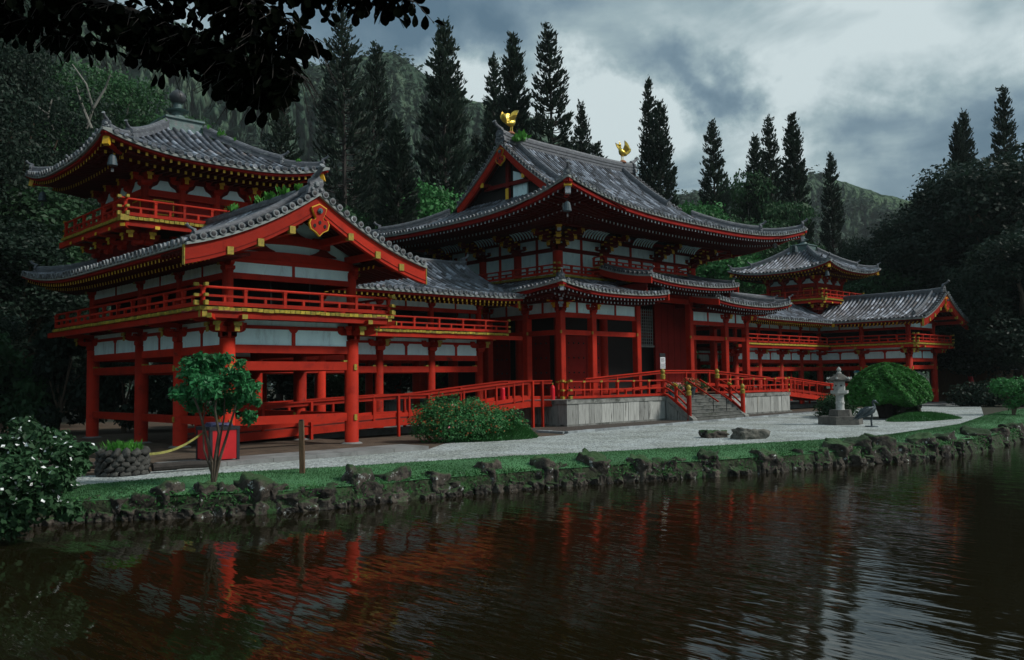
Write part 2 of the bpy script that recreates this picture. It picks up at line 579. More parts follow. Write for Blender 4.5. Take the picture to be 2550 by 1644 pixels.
class MB:
    """collects polygons in world coordinates"""

    def __init__(s):
        s.v, s.f, s.m, s.mats = [], [], [], []

    def mi(s, mname):
        if mname not in s.mats:
            s.mats.append(mname)
        return s.mats.index(mname)

    def add(s, verts, faces, mname):
        k = len(s.v)
        s.v.extend([tuple(map(float, p)) for p in verts])
        i = s.mi(mname)
        for f in faces:
            s.f.append(tuple(a + k for a in f))
            s.m.append(i)

    def hexa(s, p, mname):
        """8 points: bottom 4 ccw, top 4"""
        s.add(p, [(3, 2, 1, 0), (4, 5, 6, 7), (0, 1, 5, 4), (1, 2, 6, 5), (2, 3, 7, 6), (3, 0, 4, 7)], mname)

    def box(s, x0, x1, y0, y1, z0, z1, mname):
        if x0 > x1:
            x0, x1 = x1, x0
        if y0 > y1:
            y0, y1 = y1, y0
        s.hexa([(x0, y0, z0), (x1, y0, z0), (x1, y1, z0), (x0, y1, z0), (x0, y0, z1), (x1, y0, z1), (x1, y1, z1), (x0, y1, z1)], mname)

    def bar(s, a, b, w, h, mname, up=(0, 0, 1), endmat=None):
        """rectangular bar from a to b, w sideways, h along up; centred"""
        a, b, up = np.array(a, float), np.array(b, float), np.array(up, float)
        d = b - a
        d /= np.linalg.norm(d)
        sd = np.cross(d, up)
        sd /= np.linalg.norm(sd)
        u = np.cross(sd, d)
        sd, u = sd * w / 2, u * h / 2
        P = [a - sd - u, a + sd - u, b + sd - u, b - sd - u, a - sd + u, a + sd + u, b + sd + u, b - sd + u]
        if endmat is None:
            s.hexa(P, mname)
        else:
            s.add(P, [(3, 2, 1, 0), (4, 5, 6, 7), (1, 2, 6, 5), (3, 0, 4, 7)], mname)
            s.add(P, [(0, 1, 5, 4), (2, 3, 7, 6)], endmat)

    def sweep(s, pts, nrm, a0, a1, z0, z1, mname):
        """rectangular section swept along pts; offset along nrm from a0 to a1, vertically z0..z1"""
        pts = [np.array(p, float) for p in pts]
        nrms = nrm if isinstance(nrm, list) else [np.array(nrm, float)] * len(pts)
        V = []
        for p, n in zip(pts, nrms):
            for a, z in ((a0, z0), (a1, z0), (a1, z1), (a0, z1)):
                q = p + n * a
                V.append((q[0], q[1], q[2] + z))
        F = []
        for i in range(len(pts) - 1):
            k = 4 * i
            for j in range(4):
                F.append((k + j, k + (j + 1) % 4, k + 4 + (j + 1) % 4, k + 4 + j))
        F.append((3, 2, 1, 0))
        k = 4 * (len(pts) - 1)
        F.append((k, k + 1, k + 2, k + 3))
        s.add(V, F, mname)

    def tube(s, pts, rads, mname, n=8, caps=True):
        pts = [np.array(p, float) for p in pts]
        if not hasattr(rads, '__len__'):
            rads = [rads] * len(pts)
        V, F = [], []
        ref = None
        for i, p in enumerate(pts):
            d = pts[min(i + 1, len(pts) - 1)] - pts[max(i - 1, 0)]
            d = d / (np.linalg.norm(d) + 1e-9)
            if ref is None:
                ref = np.array([0, 0, 1.0]) if abs(d[2]) < .9 else np.array([1.0, 0, 0])
            a = np.cross(d, ref)
            a /= np.linalg.norm(a) + 1e-9
            b = np.cross(d, a)
            ref = np.cross(a, d)
            for j in range(n):
                t = 2 * math.pi * j / n
                V.append(p + (a * math.cos(t) + b * math.sin(t)) * rads[i])
        for i in range(len(pts) - 1):
            for j in range(n):
                k = i * n
                F.append((k + j, k + (j + 1) % n, k + n + (j + 1) % n, k + n + j))
        if caps:
            F.append(tuple(range(n)))
            F.append(tuple(range((len(pts) - 1) * n, len(pts) * n)))
        s.add(V, F, mname)

    def cyl(s, x, y, z0, z1, r, mname, n=16, r1=None):
        s.tube([(x, y, z0), (x, y, z1)], [r, r if r1 is None else r1], mname, n)

    def lathe(s, c, prof, mname, n=16, ph=0.0):
        """prof: list of (r,z)"""
        V, F = [], []
        for (r, z) in prof:
            for j in range(n):
                t = 2 * math.pi * j / n + ph
                V.append((c[0] + r * math.cos(t), c[1] + r * math.sin(t), c[2] + z))
        for i in range(len(prof) - 1):
            for j in range(n):
                k = i * n
                F.append((k + j, k + (j + 1) % n, k + n + (j + 1) % n, k + n + j))
        F.append(tuple(reversed(range(n))))
        F.append(tuple(range((len(prof) - 1) * n, len(prof) * n)))
        s.add(V, F, mname)

    def prism(s, poly, o, ax, ay, an, t, mname):
        """2D polygon (list of (a,b)) in plane o + a*ax + b*ay, extruded t along an (centred)"""
        o, ax, ay, an = (np.array(q, float) for q in (o, ax, ay, an))
        n = len(poly)
        V = [o + a * ax + b * ay - an * t / 2 for a, b in poly] + [o + a * ax + b * ay + an * t / 2 for a, b in poly]
        F = [tuple(reversed(range(n))), tuple(range(n, 2 * n))]
        for i in range(n):
            F.append((i, (i + 1) % n, n + (i + 1) % n, n + i))
        s.add(V, F, mname)

    def mesh(s, name, centre=None):
        me = bpy.data.meshes.new(name)
        v = np.array(s.v)
        if centre is None:
            centre = (v.min(0) + v.max(0)) / 2
            centre[2] = v[:, 2].min()
        v = v - np.array(centre)
        me.from_pydata([tuple(p) for p in v], [], s.f)
        for mn in s.mats:
            me.materials.append(MATS[mn])
        if len(s.mats) > 1:
            me.polygons.foreach_set('material_index', s.m)
        me.update()
        return me, centre

    def build(s, name, parent=None, smooth=False, **tags):
        if not s.v:
            return None
        me, c = s.mesh(name)
        if smooth:
            me.polygons.foreach_set('use_smooth', [True] * len(me.polygons))
        o = place(name, me, parent, c)
        return tag(o, **tags)


def quads_mesh(name, Q, mats, mi=None):
    """Q: (N,4,3) float array of separate quads"""
    n = len(Q)
    me = bpy.data.meshes.new(name)
    me.vertices.add(n * 4)
    me.vertices.foreach_set('co', np.ascontiguousarray(Q, dtype=np.float32).ravel())
    me.loops.add(n * 4)
    me.loops.foreach_set('vertex_index', np.arange(n * 4, dtype=np.int32))
    me.polygons.add(n)
    me.polygons.foreach_set('loop_start', np.arange(0, n * 4, 4, dtype=np.int32))
    me.polygons.foreach_set('loop_total', np.full(n, 4, dtype=np.int32))
    for mn in mats:
        me.materials.append(MATS[mn])
    if mi is not None:
        me.polygons.foreach_set('material_index', np.asarray(mi, dtype=np.int32))
    me.update()
    me.validate()
    return me


def grid_mesh(name, V, nu, nv, mname, smooth=True):
    """V: (nu*nv,3), row-major over u"""
    me = bpy.data.meshes.new(name)
    i, j = np.meshgrid(np.arange(nu - 1), np.arange(nv - 1), indexing='ij')
    a = (i * nv + j).ravel()
    F = np.stack([a, a + nv, a + nv + 1, a + 1], 1)
    me.vertices.add(len(V))
    me.vertices.foreach_set('co', np.ascontiguousarray(V, dtype=np.float32).ravel())
    me.loops.add(F.size)
    me.loops.foreach_set('vertex_index', F.astype(np.int32).ravel())
    me.polygons.add(len(F))
    me.polygons.foreach_set('loop_start', np.arange(0, F.size, 4, dtype=np.int32))
    me.polygons.foreach_set('loop_total', np.full(len(F), 4, dtype=np.int32))
    me.materials.append(MATS[mname])
    me.update()
    me.validate()
    if smooth:
        me.polygons.foreach_set('use_smooth', [True] * len(me.polygons))
    return me


def A3(*v):
    return np.array(v, float)

# ================================================================== roof kit
class Side:
    """one roof slope: eave from A to B (plan), inward normal n, height profile prof(d), corner lifts"""

    def __init__(s, A, B, n, prof, LA=0., LB=0., pw=3.2, Dl=5.0):
        s.A, s.B, s.n = A3(*A, 0), A3(*B, 0), A3(*n, 0)
        s.len = float(np.linalg.norm(s.B - s.A))
        s.e = (s.B - s.A) / s.len
        s.prof, s.LA, s.LB, s.pw, s.Dl = prof, LA, LB, pw, Dl

    def P(s, t, d):
        u = 2 * t / s.len - 1
        L = (s.LA if u < 0 else s.LB) * min(1.3, abs(u)) ** s.pw * max(0.0, 1 - max(0, d) / s.Dl) ** 1.6
        p = s.A + s.e * t + s.n * d
        p[2] = s.prof(max(d, 0)) - (0 if d >= 0 else .0) + L
        return p


def tile_row(roof, side, t, d0, d1, r=.088, step=.40, jit=.012, name='tile_row'):
    if d1 - d0 < .22:
        return
    n = max(1, int(round((d1 - d0) / step)))
    t = t + random.uniform(-jit, jit)
    ds = np.linspace(d0, d1, n + 1)
    P = np.array([side.P(t, d) for d in ds])
    V, F = [], []
    K = 6
    ang = np.linspace(-1.75, 1.75, K)
    lift0 = random.uniform(-.006, .01)
    for i in range(n):
        dr = P[i + 1] - P[i]
        dr /= np.linalg.norm(dr)
        up = np.cross(side.e, dr)
        up = up if up[2] > 0 else -up
        j = random.uniform(-.006, .006)
        for p, rr in ((P[i] - dr * .012, r * 1.12), (P[i + 1], r * .97)):
            for a in ang:
                V.append(p + side.e * (math.sin(a) * rr + j) + up * (math.cos(a) * rr + .012 + lift0))
    for i in range(2 * n - 1):
        for k in range(K - 1):
            a = i * K + k
            F.append((a, a + 1, a + K + 1, a + K))
    F.append(tuple(range(K)))
    mb = MB()
    mb.add(V, F, 'tile')
    me, c = mb.mesh(name)
    sm = [True] * len(me.polygons)
    me.polygons.foreach_set('use_smooth', sm)
    me.set_sharp_from_angle(angle=math.radians(50))
    at_ = me.attributes.new('shade', 'FLOAT', 'FACE')
    sh = []
    for i in range(2 * n - 1):
        if i % 2 == 0:
            v_ = random.random() ** 1.2 if random.random() < .8 else random.random()
        sh += [v_] * (K - 1)
    sh.append(sh[0])
    at_.data.foreach_set('value', sh)
    place(name, me, roof, c)


def disc_mesh(r=.118, dp=.07):
    mb = MB()
    n = 12
    V, F = [], []
    for (rr, y) in ((r, dp), (r, 0), (r * .80, -.0), (r * .74, .022), (r * .3, .022), (0.001, .004)):
        for j in range(n):
            t = 2 * math.pi * j / n
            V.append((rr * math.cos(t), y, rr * math.sin(t)))
    for i in range(5):
        for j in range(n):
            k = i * n
            F.append((k + j, k + n + j, k + n + (j + 1) % n, k + (j + 1) % n))
    mb.add(V, F, 'tile_end')
    return mb.mesh('end_tile', (0, 0, 0))[0]


def stub_mesh(r=.105, L=.42):
    """verge tile: short barrel with a round face, axis along -y"""
    mb = MB()
    mb.tube([(0, L, 0), (0, .05, 0)], r * .9, 'tile', 10)
    mb.tube([(0, .05, 0), (0, 0, 0)], r * 1.12, 'tile_end', 12)
    mb.tube([(0, 0, 0), (0, -.012, 0)], [r * .75, r * .3], 'tile', 12)
    me = mb.mesh('verge_tile', (0, 0, 0))[0]
    return me


DISC, STUB = disc_mesh(), stub_mesh()


def zrot(n):
    """z rotation that turns local -y to point along -n (outwards)"""
    return math.atan2(n[1], n[0]) - math.pi / 2


def sheet(roof, side, smin, smax, D, nu=24, name='tile_bed', d0=0.0, course=.34, mname='tile_pan'):
    nc = max(2, int((D - d0) / course))
    lv = []
    for k in range(nc):
        a, b = d0 + (D - d0) * k / nc, d0 + (D - d0) * (k + 1) / nc
        lv += [(a, .030), (b - .004, .0)]
    V = []
    for (d, z) in lv:
        a, b = smin(d), smax(d)
        for u in np.linspace(0, 1, nu):
            p = side.P(a + (b - a) * u, d)
            V.append((p[0], p[1], p[2] + z - .03))
    V = np.array(V)
    c = (V.min(0) + V.max(0)) / 2
    me = grid_mesh(name, V - c, len(lv), nu, mname, smooth=False)
    return place(name, me, roof, c)


def rows(roof, side, pitch, dmax, dmin=lambda t: 0.0, t0=None, t1=None, discs=True, r=.088):
    n = int(side.len / pitch)
    off = (side.len - n * pitch) / 2
    for k in range(n + 1):
        t = off + k * pitch
        if t0 is not None and (t < t0 or t > t1):
            continue
        a, b = dmin(t), dmax(t)
        if b - a < .2:
            continue
        tile_row(roof, side, t, a - (.06 if a == 0 else 0), b, r=r)
        if discs and a == 0:
            p = side.P(t, 0) - side.n * .085
            place('end_tile', DISC, roof, (p[0], p[1], p[2] + .02), (random.uniform(-.25, -.1), random.uniform(0, 6), zrot(side.n)), random.uniform(.9, 1.02) * r / .088)


def eaves(roof, side, D, zin, pitch, endm, t0=0.0, t1=None, raf_t=None, h=.085, drop=.16, board='eave_board', two=True, nseg=26, fascia_h=.10, rafters=True):
    """edge board, fascia, soffit and rafters along one eave; D = overhang to the wall, zin = soffit height at the wall"""
    t1 = side.len if t1 is None else t1
    ts = np.linspace(t0, t1, nseg)
    E = [side.P(t, 0) for t in ts]
    mb = MB()
    mb.sweep(E, side.n, -.03, .34, -.145, -.045, board)
    mb.build('eave_board', roof)
    mb = MB()
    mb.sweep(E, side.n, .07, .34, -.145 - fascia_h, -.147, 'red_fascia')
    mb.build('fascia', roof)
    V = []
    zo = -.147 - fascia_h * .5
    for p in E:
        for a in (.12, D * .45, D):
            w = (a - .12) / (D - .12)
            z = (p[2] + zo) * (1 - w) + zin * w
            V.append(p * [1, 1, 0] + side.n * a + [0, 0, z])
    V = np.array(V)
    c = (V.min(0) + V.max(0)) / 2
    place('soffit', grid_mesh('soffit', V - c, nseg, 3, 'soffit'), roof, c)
    if not rafters:
        return
    r0, r1 = raf_t if raf_t else (t0 + .3, t1 - .3)
    n = int((r1 - r0) / pitch)
    for k in range(n + 1):
        t = r0 + (r1 - r0) * k / n
        p = side.P(t, 0)
        o = p[2] + zo - fascia_h * .5 - .05 - drop * .3
        mb = MB()
        a = p * [1, 1, 0] + side.n * .20
        wm = .42
        b = p * [1, 1, 0] + side.n * (D * .62)
        zb = o * (1 - wm) + (zin - .12) * wm
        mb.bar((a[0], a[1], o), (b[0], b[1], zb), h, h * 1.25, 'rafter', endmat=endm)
        if two:
            a = p * [1, 1, 0] + side.n * (D * .40)
            b = p * [1, 1, 0] + side.n * D
            o2 = o * .72 + (zin - .12) * .28 - .15
            mb.bar((a[0], a[1], o2), (b[0], b[1], zin - .2), h, h * 1.25, 'rafter', endmat=endm)
        mb.build('rafter', roof)


def oni_mesh():
    """end ornament of a ridge: scalloped plate with boss and up-curved horn; faces local -y"""
    mb = MB()
    half = [(0, .72), (.10, .70), (.16, .60), (.26, .55), (.30, .40), (.25, .30), (.33, .18), (.36, .0)]
    poly = half + [(-a, b) for a, b in reversed(half[1:])] 
    mb.prism(poly, (0, 0, 0), (1, 0, 0), (0, 0, 1), (0, 1, 0), .16, 'ridge')
    mb.lathe((0, 0, 0), [(.001, 0)], 'ridge', 4) if False else None
    for (x, z, r) in ((0, .36, .14), (-.17, .18, .09), (.17, .18, .09), (0, .12, .08)):
        mb.tube([(x, -.06, z), (x, -.15, z)], [r, r * .55], 'tile_end', 8)
    pts = [(0, .10, .66), (0, -.10, .72), (0, -.30, .82), (0, -.44, .96)]
    mb.tube(pts, [.10, .095, .085, .09], 'ridge', 8)
    mb.tube([(0, -.43, .95), (0, -.47, .99)], [.11, .11], 'tile_end', 10)
    return mb.mesh('ridge_end_tile', (0, 0, 0))[0]


ONI = oni_mesh()


def ridge(roof, pts, w, h, name='ridge', oni0=None, oni1=None, courses=4, mname='ridge'):
    """stacked ridge of flat tiles with a round cover, along pts (base line)"""
    pts = [A3(*p) for p in pts]
    mb = MB()
    d = pts[-1] - pts[0]
    d[2] = 0
    d /= np.linalg.norm(d)
    nrm = A3(-d[1], d[0], 0)
    for k in range(courses):
        ww = w / 2 * (1.0 if k % 2 == 0 else .86)
        mb.sweep(pts, nrm, -ww, ww, h * k / courses, h * (k + 1) / courses - .001, mname)
    top = [p + [0, 0, h] for p in pts]
    mb.tube(top, w * .36, mname, 8)
    o = mb.build(name, roof)
    if oni0:
        p = pts[0]
        place('ridge_end_tile', ONI, roof, (p[0] - d[0] * .03, p[1] - d[1] * .03, p[2] - .04), (0, 0, zrot(d)), oni0)
    if oni1:
        p = pts[-1]
        place('ridge_end_tile', ONI, roof, (p[0] + d[0] * .03, p[1] + d[1] * .03, p[2] - .04), (0, 0, zrot(-d)), oni1)
    return o


def weeds(parent, p, s=.25, n=26):
    """small tuft of weeds growing between tiles"""
    Q = []
    for k in range(n):
        a = random.uniform(0, 6.28)
        rr = random.uniform(0, s * .6)
        b = A3(math.cos(a) * rr, math.sin(a) * rr, 0)
        h = random.uniform(.4, 1.0) * s
        tip = b + A3(random.uniform(-.4, .4) * s, random.uniform(-.4, .4) * s, h)
        sd = A3(math.sin(a), -math.cos(a), .1) * s * .22
        mdl = (b + tip) / 2 + A3(0, 0, s * .1)
        Q.append((b, mdl - sd, tip, mdl + sd))
    me = quads_mesh('weed_tuft', np.array(Q), ['weed'])
    return place('weed_tuft', me, parent, p)


def gegyo(parent, o, w, out_, s=1.0):
    """carved gable pendant hanging at o (top centre), w = sideways unit, out_ = outward unit"""
    up = A3(0, 0, 1)
    half = [(.30, .02), (.24, -.16), (.14, -.34), (.20, -.42), (.33, -.40), (.40, -.54), (.34, -.74), (.22, -.80), (.12, -.86), (0, -.98)]
    poly = [(0, .16)] + half + [(-a, b) for a, b in reversed(half[:-1])]
    poly = [(a * s, b * s) for a, b in poly]
    mb = MB()
    mb.prism(poly, o, w, up, out_, .10 * s, 'yellow')
    o2 = A3(*o) + A3(*out_) * .012 * s
    mb2 = MB()
    mb2.prism([(a * .90, (b + .41 * s) * .93 - .41 * s) for a, b in poly], o2, w, up, out_, .10 * s, 'red')
    mb.build('pendant_rim', parent)
    g = mb2.build('pendant', parent)
    mb = MB()
    for (a, b) in ((-.20, -.62), (.20, -.62), (0, -.50)):
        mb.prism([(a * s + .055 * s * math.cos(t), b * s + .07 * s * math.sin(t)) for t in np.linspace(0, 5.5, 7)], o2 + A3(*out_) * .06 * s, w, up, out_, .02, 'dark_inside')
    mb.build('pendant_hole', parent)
    mb = MB()
    c = A3(*o2) + up * (-.10 * s) + A3(*out_) * .07 * s
    mb.prism([(.10 * s * math.cos(t), .10 * s * math.sin(t)) for t in np.linspace(0, 2 * math.pi, 7)[:-1]], c, w, up, out_, .08, 'teal')
    mb.prism([(.05 * s * math.cos(t), .05 * s * math.sin(t)) for t in np.linspace(0, 2 * math.pi, 7)[:-1]], c + A3(*out_) * .05, w, up, out_, .08, 'teal')
    mb.build('pendant_boss', parent)


def gable_end(roof, c, w, out_, half, zt, bh=.60, hanging=1.0, tip_yellow=True, stubs=True, t1=None, soffit_d=1.8):
    """barge boards on a gable: c = plan centre on the verge plane, w = sideways unit, zt(t) roof height at t from the centre"""
    w, out_ = A3(*w), A3(*out_)
    for sg in (-1, 1):
        ts = np.linspace(0, half, 15)
        pts = [A3(c[0], c[1], 0) + w * sg * t + A3(0, 0, zt(t)) for t in ts]
        mb = MB()
        mb.sweep(pts, out_, -.05, .05, -.12 - bh, -.12, 'red')
        mb.build('bargeboard', roof)
        mb = MB()
        mb.sweep(pts, out_, -.06, .068, -.12 - bh * .80, -.12 - bh * .77, 'red_dark')
        mb.sweep(pts, out_, -.16, -.052, -.12 - bh * .98, -.12 - bh * .45, 'red')
        mb.build('bargeboard_moulding', roof)
        mb = MB()
        mb.sweep(pts, out_, -.55, .16, -.118, -.03, 'eave_board')
        mb.build('verge_board', roof)
        # boarded underside
        mb = MB()
        mb.sweep(pts, out_, -soffit_d, -.17, -.30, -.22, 'soffit')
        for q in np.arange(.28, soffit_d - .1, .28):
            mb.sweep(pts[1:], out_, -q - .07, -q, -.40, -.301, 'rafter')
        mb.build('verge_soffit', roof)
        if tip_yellow:
            mb = MB()
            p = pts[-1] + w * sg * .012
            mb.sweep([p, p + w * sg * .03], out_, -.07, .07, -.12 - bh - .02, -.10, 'gold_cap')
            mb.build('bargeboard_tip', roof)
        if stubs:
            L = 0
            lens = [0]
            for a, b in zip(pts[:-1], pts[1:]):
                lens.append(lens[-1] + float(np.linalg.norm(b - a)))
            k = .26
            while k < lens[-1]:
                t = np.interp(k, lens, ts)
                p = A3(c[0], c[1], 0) + w * sg * t + A3(0, 0, zt(t) + .07) + out_ * .20
                place('verge_tile', STUB, roof, p, (0, random.uniform(0, 6), zrot(-out_)), random.uniform(.94, 1.05))
                k += .335
    if hanging:
        o = A3(c[0], c[1], zt(0) - .12 - bh * .75) + out_ * .09
        gegyo(roof, o, w, out_, hanging)


# ================================================================== timber kit
def arm_profile(L, h):
    """boat-shaped bracket arm: flat top, rounded lower ends"""
    a = L / 2
    return [(-a, h), (-a, h * .55), (-a * .90, h * .22), (-a * .74, 0), (a * .74, 0), (a * .90, h * .22), (a, h * .55), (a, h)]


def block(mb, x, y, z, w, h, mname='red_dark', flare=.72, front=None):
    a, b = w / 2 * flare, w / 2
    z1, z2 = z + h * .4, z + h
    V = [(x - a, y - a, z), (x + a, y - a, z), (x + a, y + a, z), (x - a, y + a, z),
         (x - b, y - b, z1), (x + b, y - b, z1), (x + b, y + b, z1), (x - b, y + b, z1),
         (x - b, y - b, z2), (x + b, y - b, z2), (x + b, y + b, z2), (x - b, y + b, z2)]
    F = [(3, 2, 1, 0), (8, 9, 10, 11)]
    for k in (0, 4):
        for j in range(4):
            f = (k + j, k + (j + 1) % 4, k + 4 + (j + 1) % 4, k + 4 + j)
            if front and j == 0 and k == 4:
                mb.add(V, [f], front)
            else:
                F.append(f)
    mb.add(V, F, mname)


def small_bracket(reach=.95, endm='gold_cap', diag=False, width=1.25):
    """wing bracket: block, wall arm, stepped outward arms with yellow noses. Wall along x, outward -y, base z=0"""
    mb = MB()
    block(mb, 0, 0, 0, .46, .24, 'red')
    mb.prism(arm_profile(width, .20), (0, 0, .24), (1, 0, 0), (0, 0, 1), (0, 1, 0), .17, 'red')
    for x in (-width * .41, 0, width * .41):
        block(mb, x, 0, .44, .25, .16, 'red')
        mb.box(x - .125, x + .125, -.132, -.127, .50, .60, 'red')
    # lower outward arm with curved belly
    pr = [(.1, .20), (.1, 0), (-reach * .38, 0), (-reach * .52, .07), (-reach * .56, .20)]
    mb.prism(pr, (0, 0, .24), (0, 1, 0), (0, 0, 1), (1, 0, 0), .16, 'red')
    mb.box(-.09, .09, -reach * .56 - .02, -reach * .56, .24, .44, endm)
    block(mb, 0, -reach * .45, .44, .24, .15, 'red', front=endm)
    pr = [(.1, .19), (.1, 0), (-reach * .85, 0), (-reach * .97, .07), (-reach, .19)]
    mb.prism(pr, (0, 0, .60), (0, 1, 0), (0, 0, 1), (1, 0, 0), .16, 'red')
    mb.box(-.095, .095, -reach - .02, -reach, .64, .80, endm)
    mb.box(-.14, .14, -reach * .62, -reach * .60, .44, .58, endm)
    return mb.mesh('bracket', (0, 0, 0))[0]


def rail_run(par, a, b, zs, post=1.5, ext=(0, 0), gold=True, gold_joint=False, short=True, top_r=.045, thick=.10, endpost=(True, True), gap=None):
    """railing between plan points a and b; zs = (bottom, middle, top) heights of the rails"""
    a, b = A3(*a, 0), A3(*b, 0)
    L = float(np.linalg.norm(b - a))
    d = (b - a) / L
    a2, b2 = a - d * ext[0], b + d * ext[1]
    zb, zm, zt = zs
    mb = MB()
    mb.bar(a2 + [0, 0, zb], b2 + [0, 0, zb], thick, .13, 'red')
    mb.build('bottom_rail', par)
    mb = MB()
    mb.bar(a2 + [0, 0, zm], b2 + [0, 0, zm], thick * .8, .075, 'red')
    mb.build('middle_rail', par)
    mb = MB()
    pts = [a2 + [0, 0, zt + (.06 if ext[0] else 0)], a2 + d * .25 + [0, 0, zt], b2 - d * .25 + [0, 0, zt], b2 + [0, 0, zt + (.06 if ext[1] else 0)]]
    mb.tube(pts, top_r, 'red', 8)
    mb.build('top_rail', par)
    if gold:
        for q, e, sg in ((a2, ext[0], -1), (b2, ext[1], 1)):
            if e:
                for z, hh in ((zb, .15), (zm, .095), (zt + .06, .11)):
                    mb = MB()
                    mb.bar(q - d * sg * .13 + [0, 0, z], q + d * sg * .02 + [0, 0, z], max(thick, .1) * 1.1, hh, 'gold_cap')
                    mb.build('rail_cap', par)
    n = max(1, int(round(L / post)))
    for k in range(n + 1):
        if (k == 0 and not endpost[0]) or (k == n and not endpost[1]):
            continue
        p = a + d * L * k / n
        mb = MB()
        mb.bar(p + [0, 0, zb - .05], p + [0, 0, zt - .03], .11, .11, 'red', up=d)
        mb.bar(p + [0, 0, zt - .10], p + [0, 0, zt - .035], .15, .13, 'red', up=d)
        if gold_joint:
            mb.bar(p - d * .09 + [0, 0, zt], p + d * .09 + [0, 0, zt], .11, .11, 'gold_cap')
        mb.build('post', par)
    if short:
        for k in range(n):
            p = a + d * L * (k + .5) / n
            mb = MB()
            mb.bar(p + [0, 0, zb], p + [0, 0, zm], .09, .09, 'red', up=d)
            mb.build('short_post', par)


def hbeam(par, a, b, z0, z1, th, mname='red', name='beam', cap=None):
    mb = MB()
    mb.bar((a[0], a[1], (z0 + z1) / 2), (b[0], b[1], (z0 + z1) / 2), th, z1 - z0, mname, endmat=cap)
    return mb.build(name, par)


def plank_mesh(w=.2, h=.115, L=.5):
    mb = MB()
    mb.box(-w / 2 + .008, w / 2 - .008, 0, L, -h, 0, 'mossy_end')
    return mb.mesh('floor_plank', (0, 0, 0))[0]


PLANK = plank_mesh()


def plank_edge(par, a, b, inward, z, single=True, w=.2):
    """row of floor plank ends showing along a balcony edge"""
    a, b = A3(*a, 0), A3(*b, 0)
    L = float(np.linalg.norm(b - a))
    d = (b - a) / L
    n = int(L / w)
    if single:
        for k in range(n):
            p = a + d * (k + .5) * L / n
            place('floor_plank', PLANK, par, (p[0], p[1], z + random.uniform(-.012, .012)), (random.uniform(-.03, .03), 0, zrot(inward)), (L / n / w, 1, random.uniform(.88, 1.06)))
    else:
        mb = MB()
        inn = A3(*inward, 0)
        for k in range(n):
            p = a + d * (k + .06) * L / n
            q = a + d * (k + .94) * L / n
            zz = z + random.uniform(-.012, .012)
            P = [p, q, q + inn * .5, p + inn * .5]
            mb.hexa([(v[0], v[1], zz - .115) for v in P] + [(v[0], v[1], zz) for v in P], 'mossy_end')
        mb.build('plank_ends', par, kind='stuff')

# ================================================================== wings and corner towers
CORR = (12.75, 16.05, 19.3, 22.55, 25.8)
YO, YF = 38.25, 26.1                     # corridor ridge line, gable plane
AXR, AXO, AXI = 28.45, 33.1, 23.8        # ridge, outer eave, inner eave (distance from the temple axis)


def wing_prof(d):
    return 6.78 + .235 * d + .0485 * d * d


def giboshi(mb, x, y, z, s=1.0, mname='gold_cap'):
    mb.lathe((x, y, z), [(.125 * s, 0), (.125 * s, .16 * s), (.14 * s, .17 * s), (.14 * s, .20 * s), (.09 * s, .24 * s), (.085 * s, .28 * s), (.12 * s, .34 * s),
                         (.125 * s, .40 * s), (.09 * s, .47 * s), (.02 * s, .53 * s)], mname, 12)


def bell(par_name, label, p, s=1.0):
    t = thing(par_name, label, 'bell', p)
    mb = MB()
    x, y, z = p
    mb.tube([(x, y, z + .62 * s), (x, y, z + .40 * s)], .012, 'black_iron', 6)
    mb.build('hanger', t)
    mb = MB()
    mb.lathe((x, y, z), [(.19 * s, 0), (.185 * s, .05 * s), (.15 * s, .25 * s), (.12 * s, .36 * s), (.05 * s, .42 * s)], 'bell_bronze', 10)
    mb.build('dome', t)
    mb = MB()
    mb.tube([(x, y, z), (x, y, z - .1 * s)], .012, 'black_iron', 5)
    mb.box(x - .05 * s, x + .05 * s, y - .008, y + .008, z - .24 * s, z - .1 * s, 'bronze_dark')
    mb.build('clapper', t)
    return t


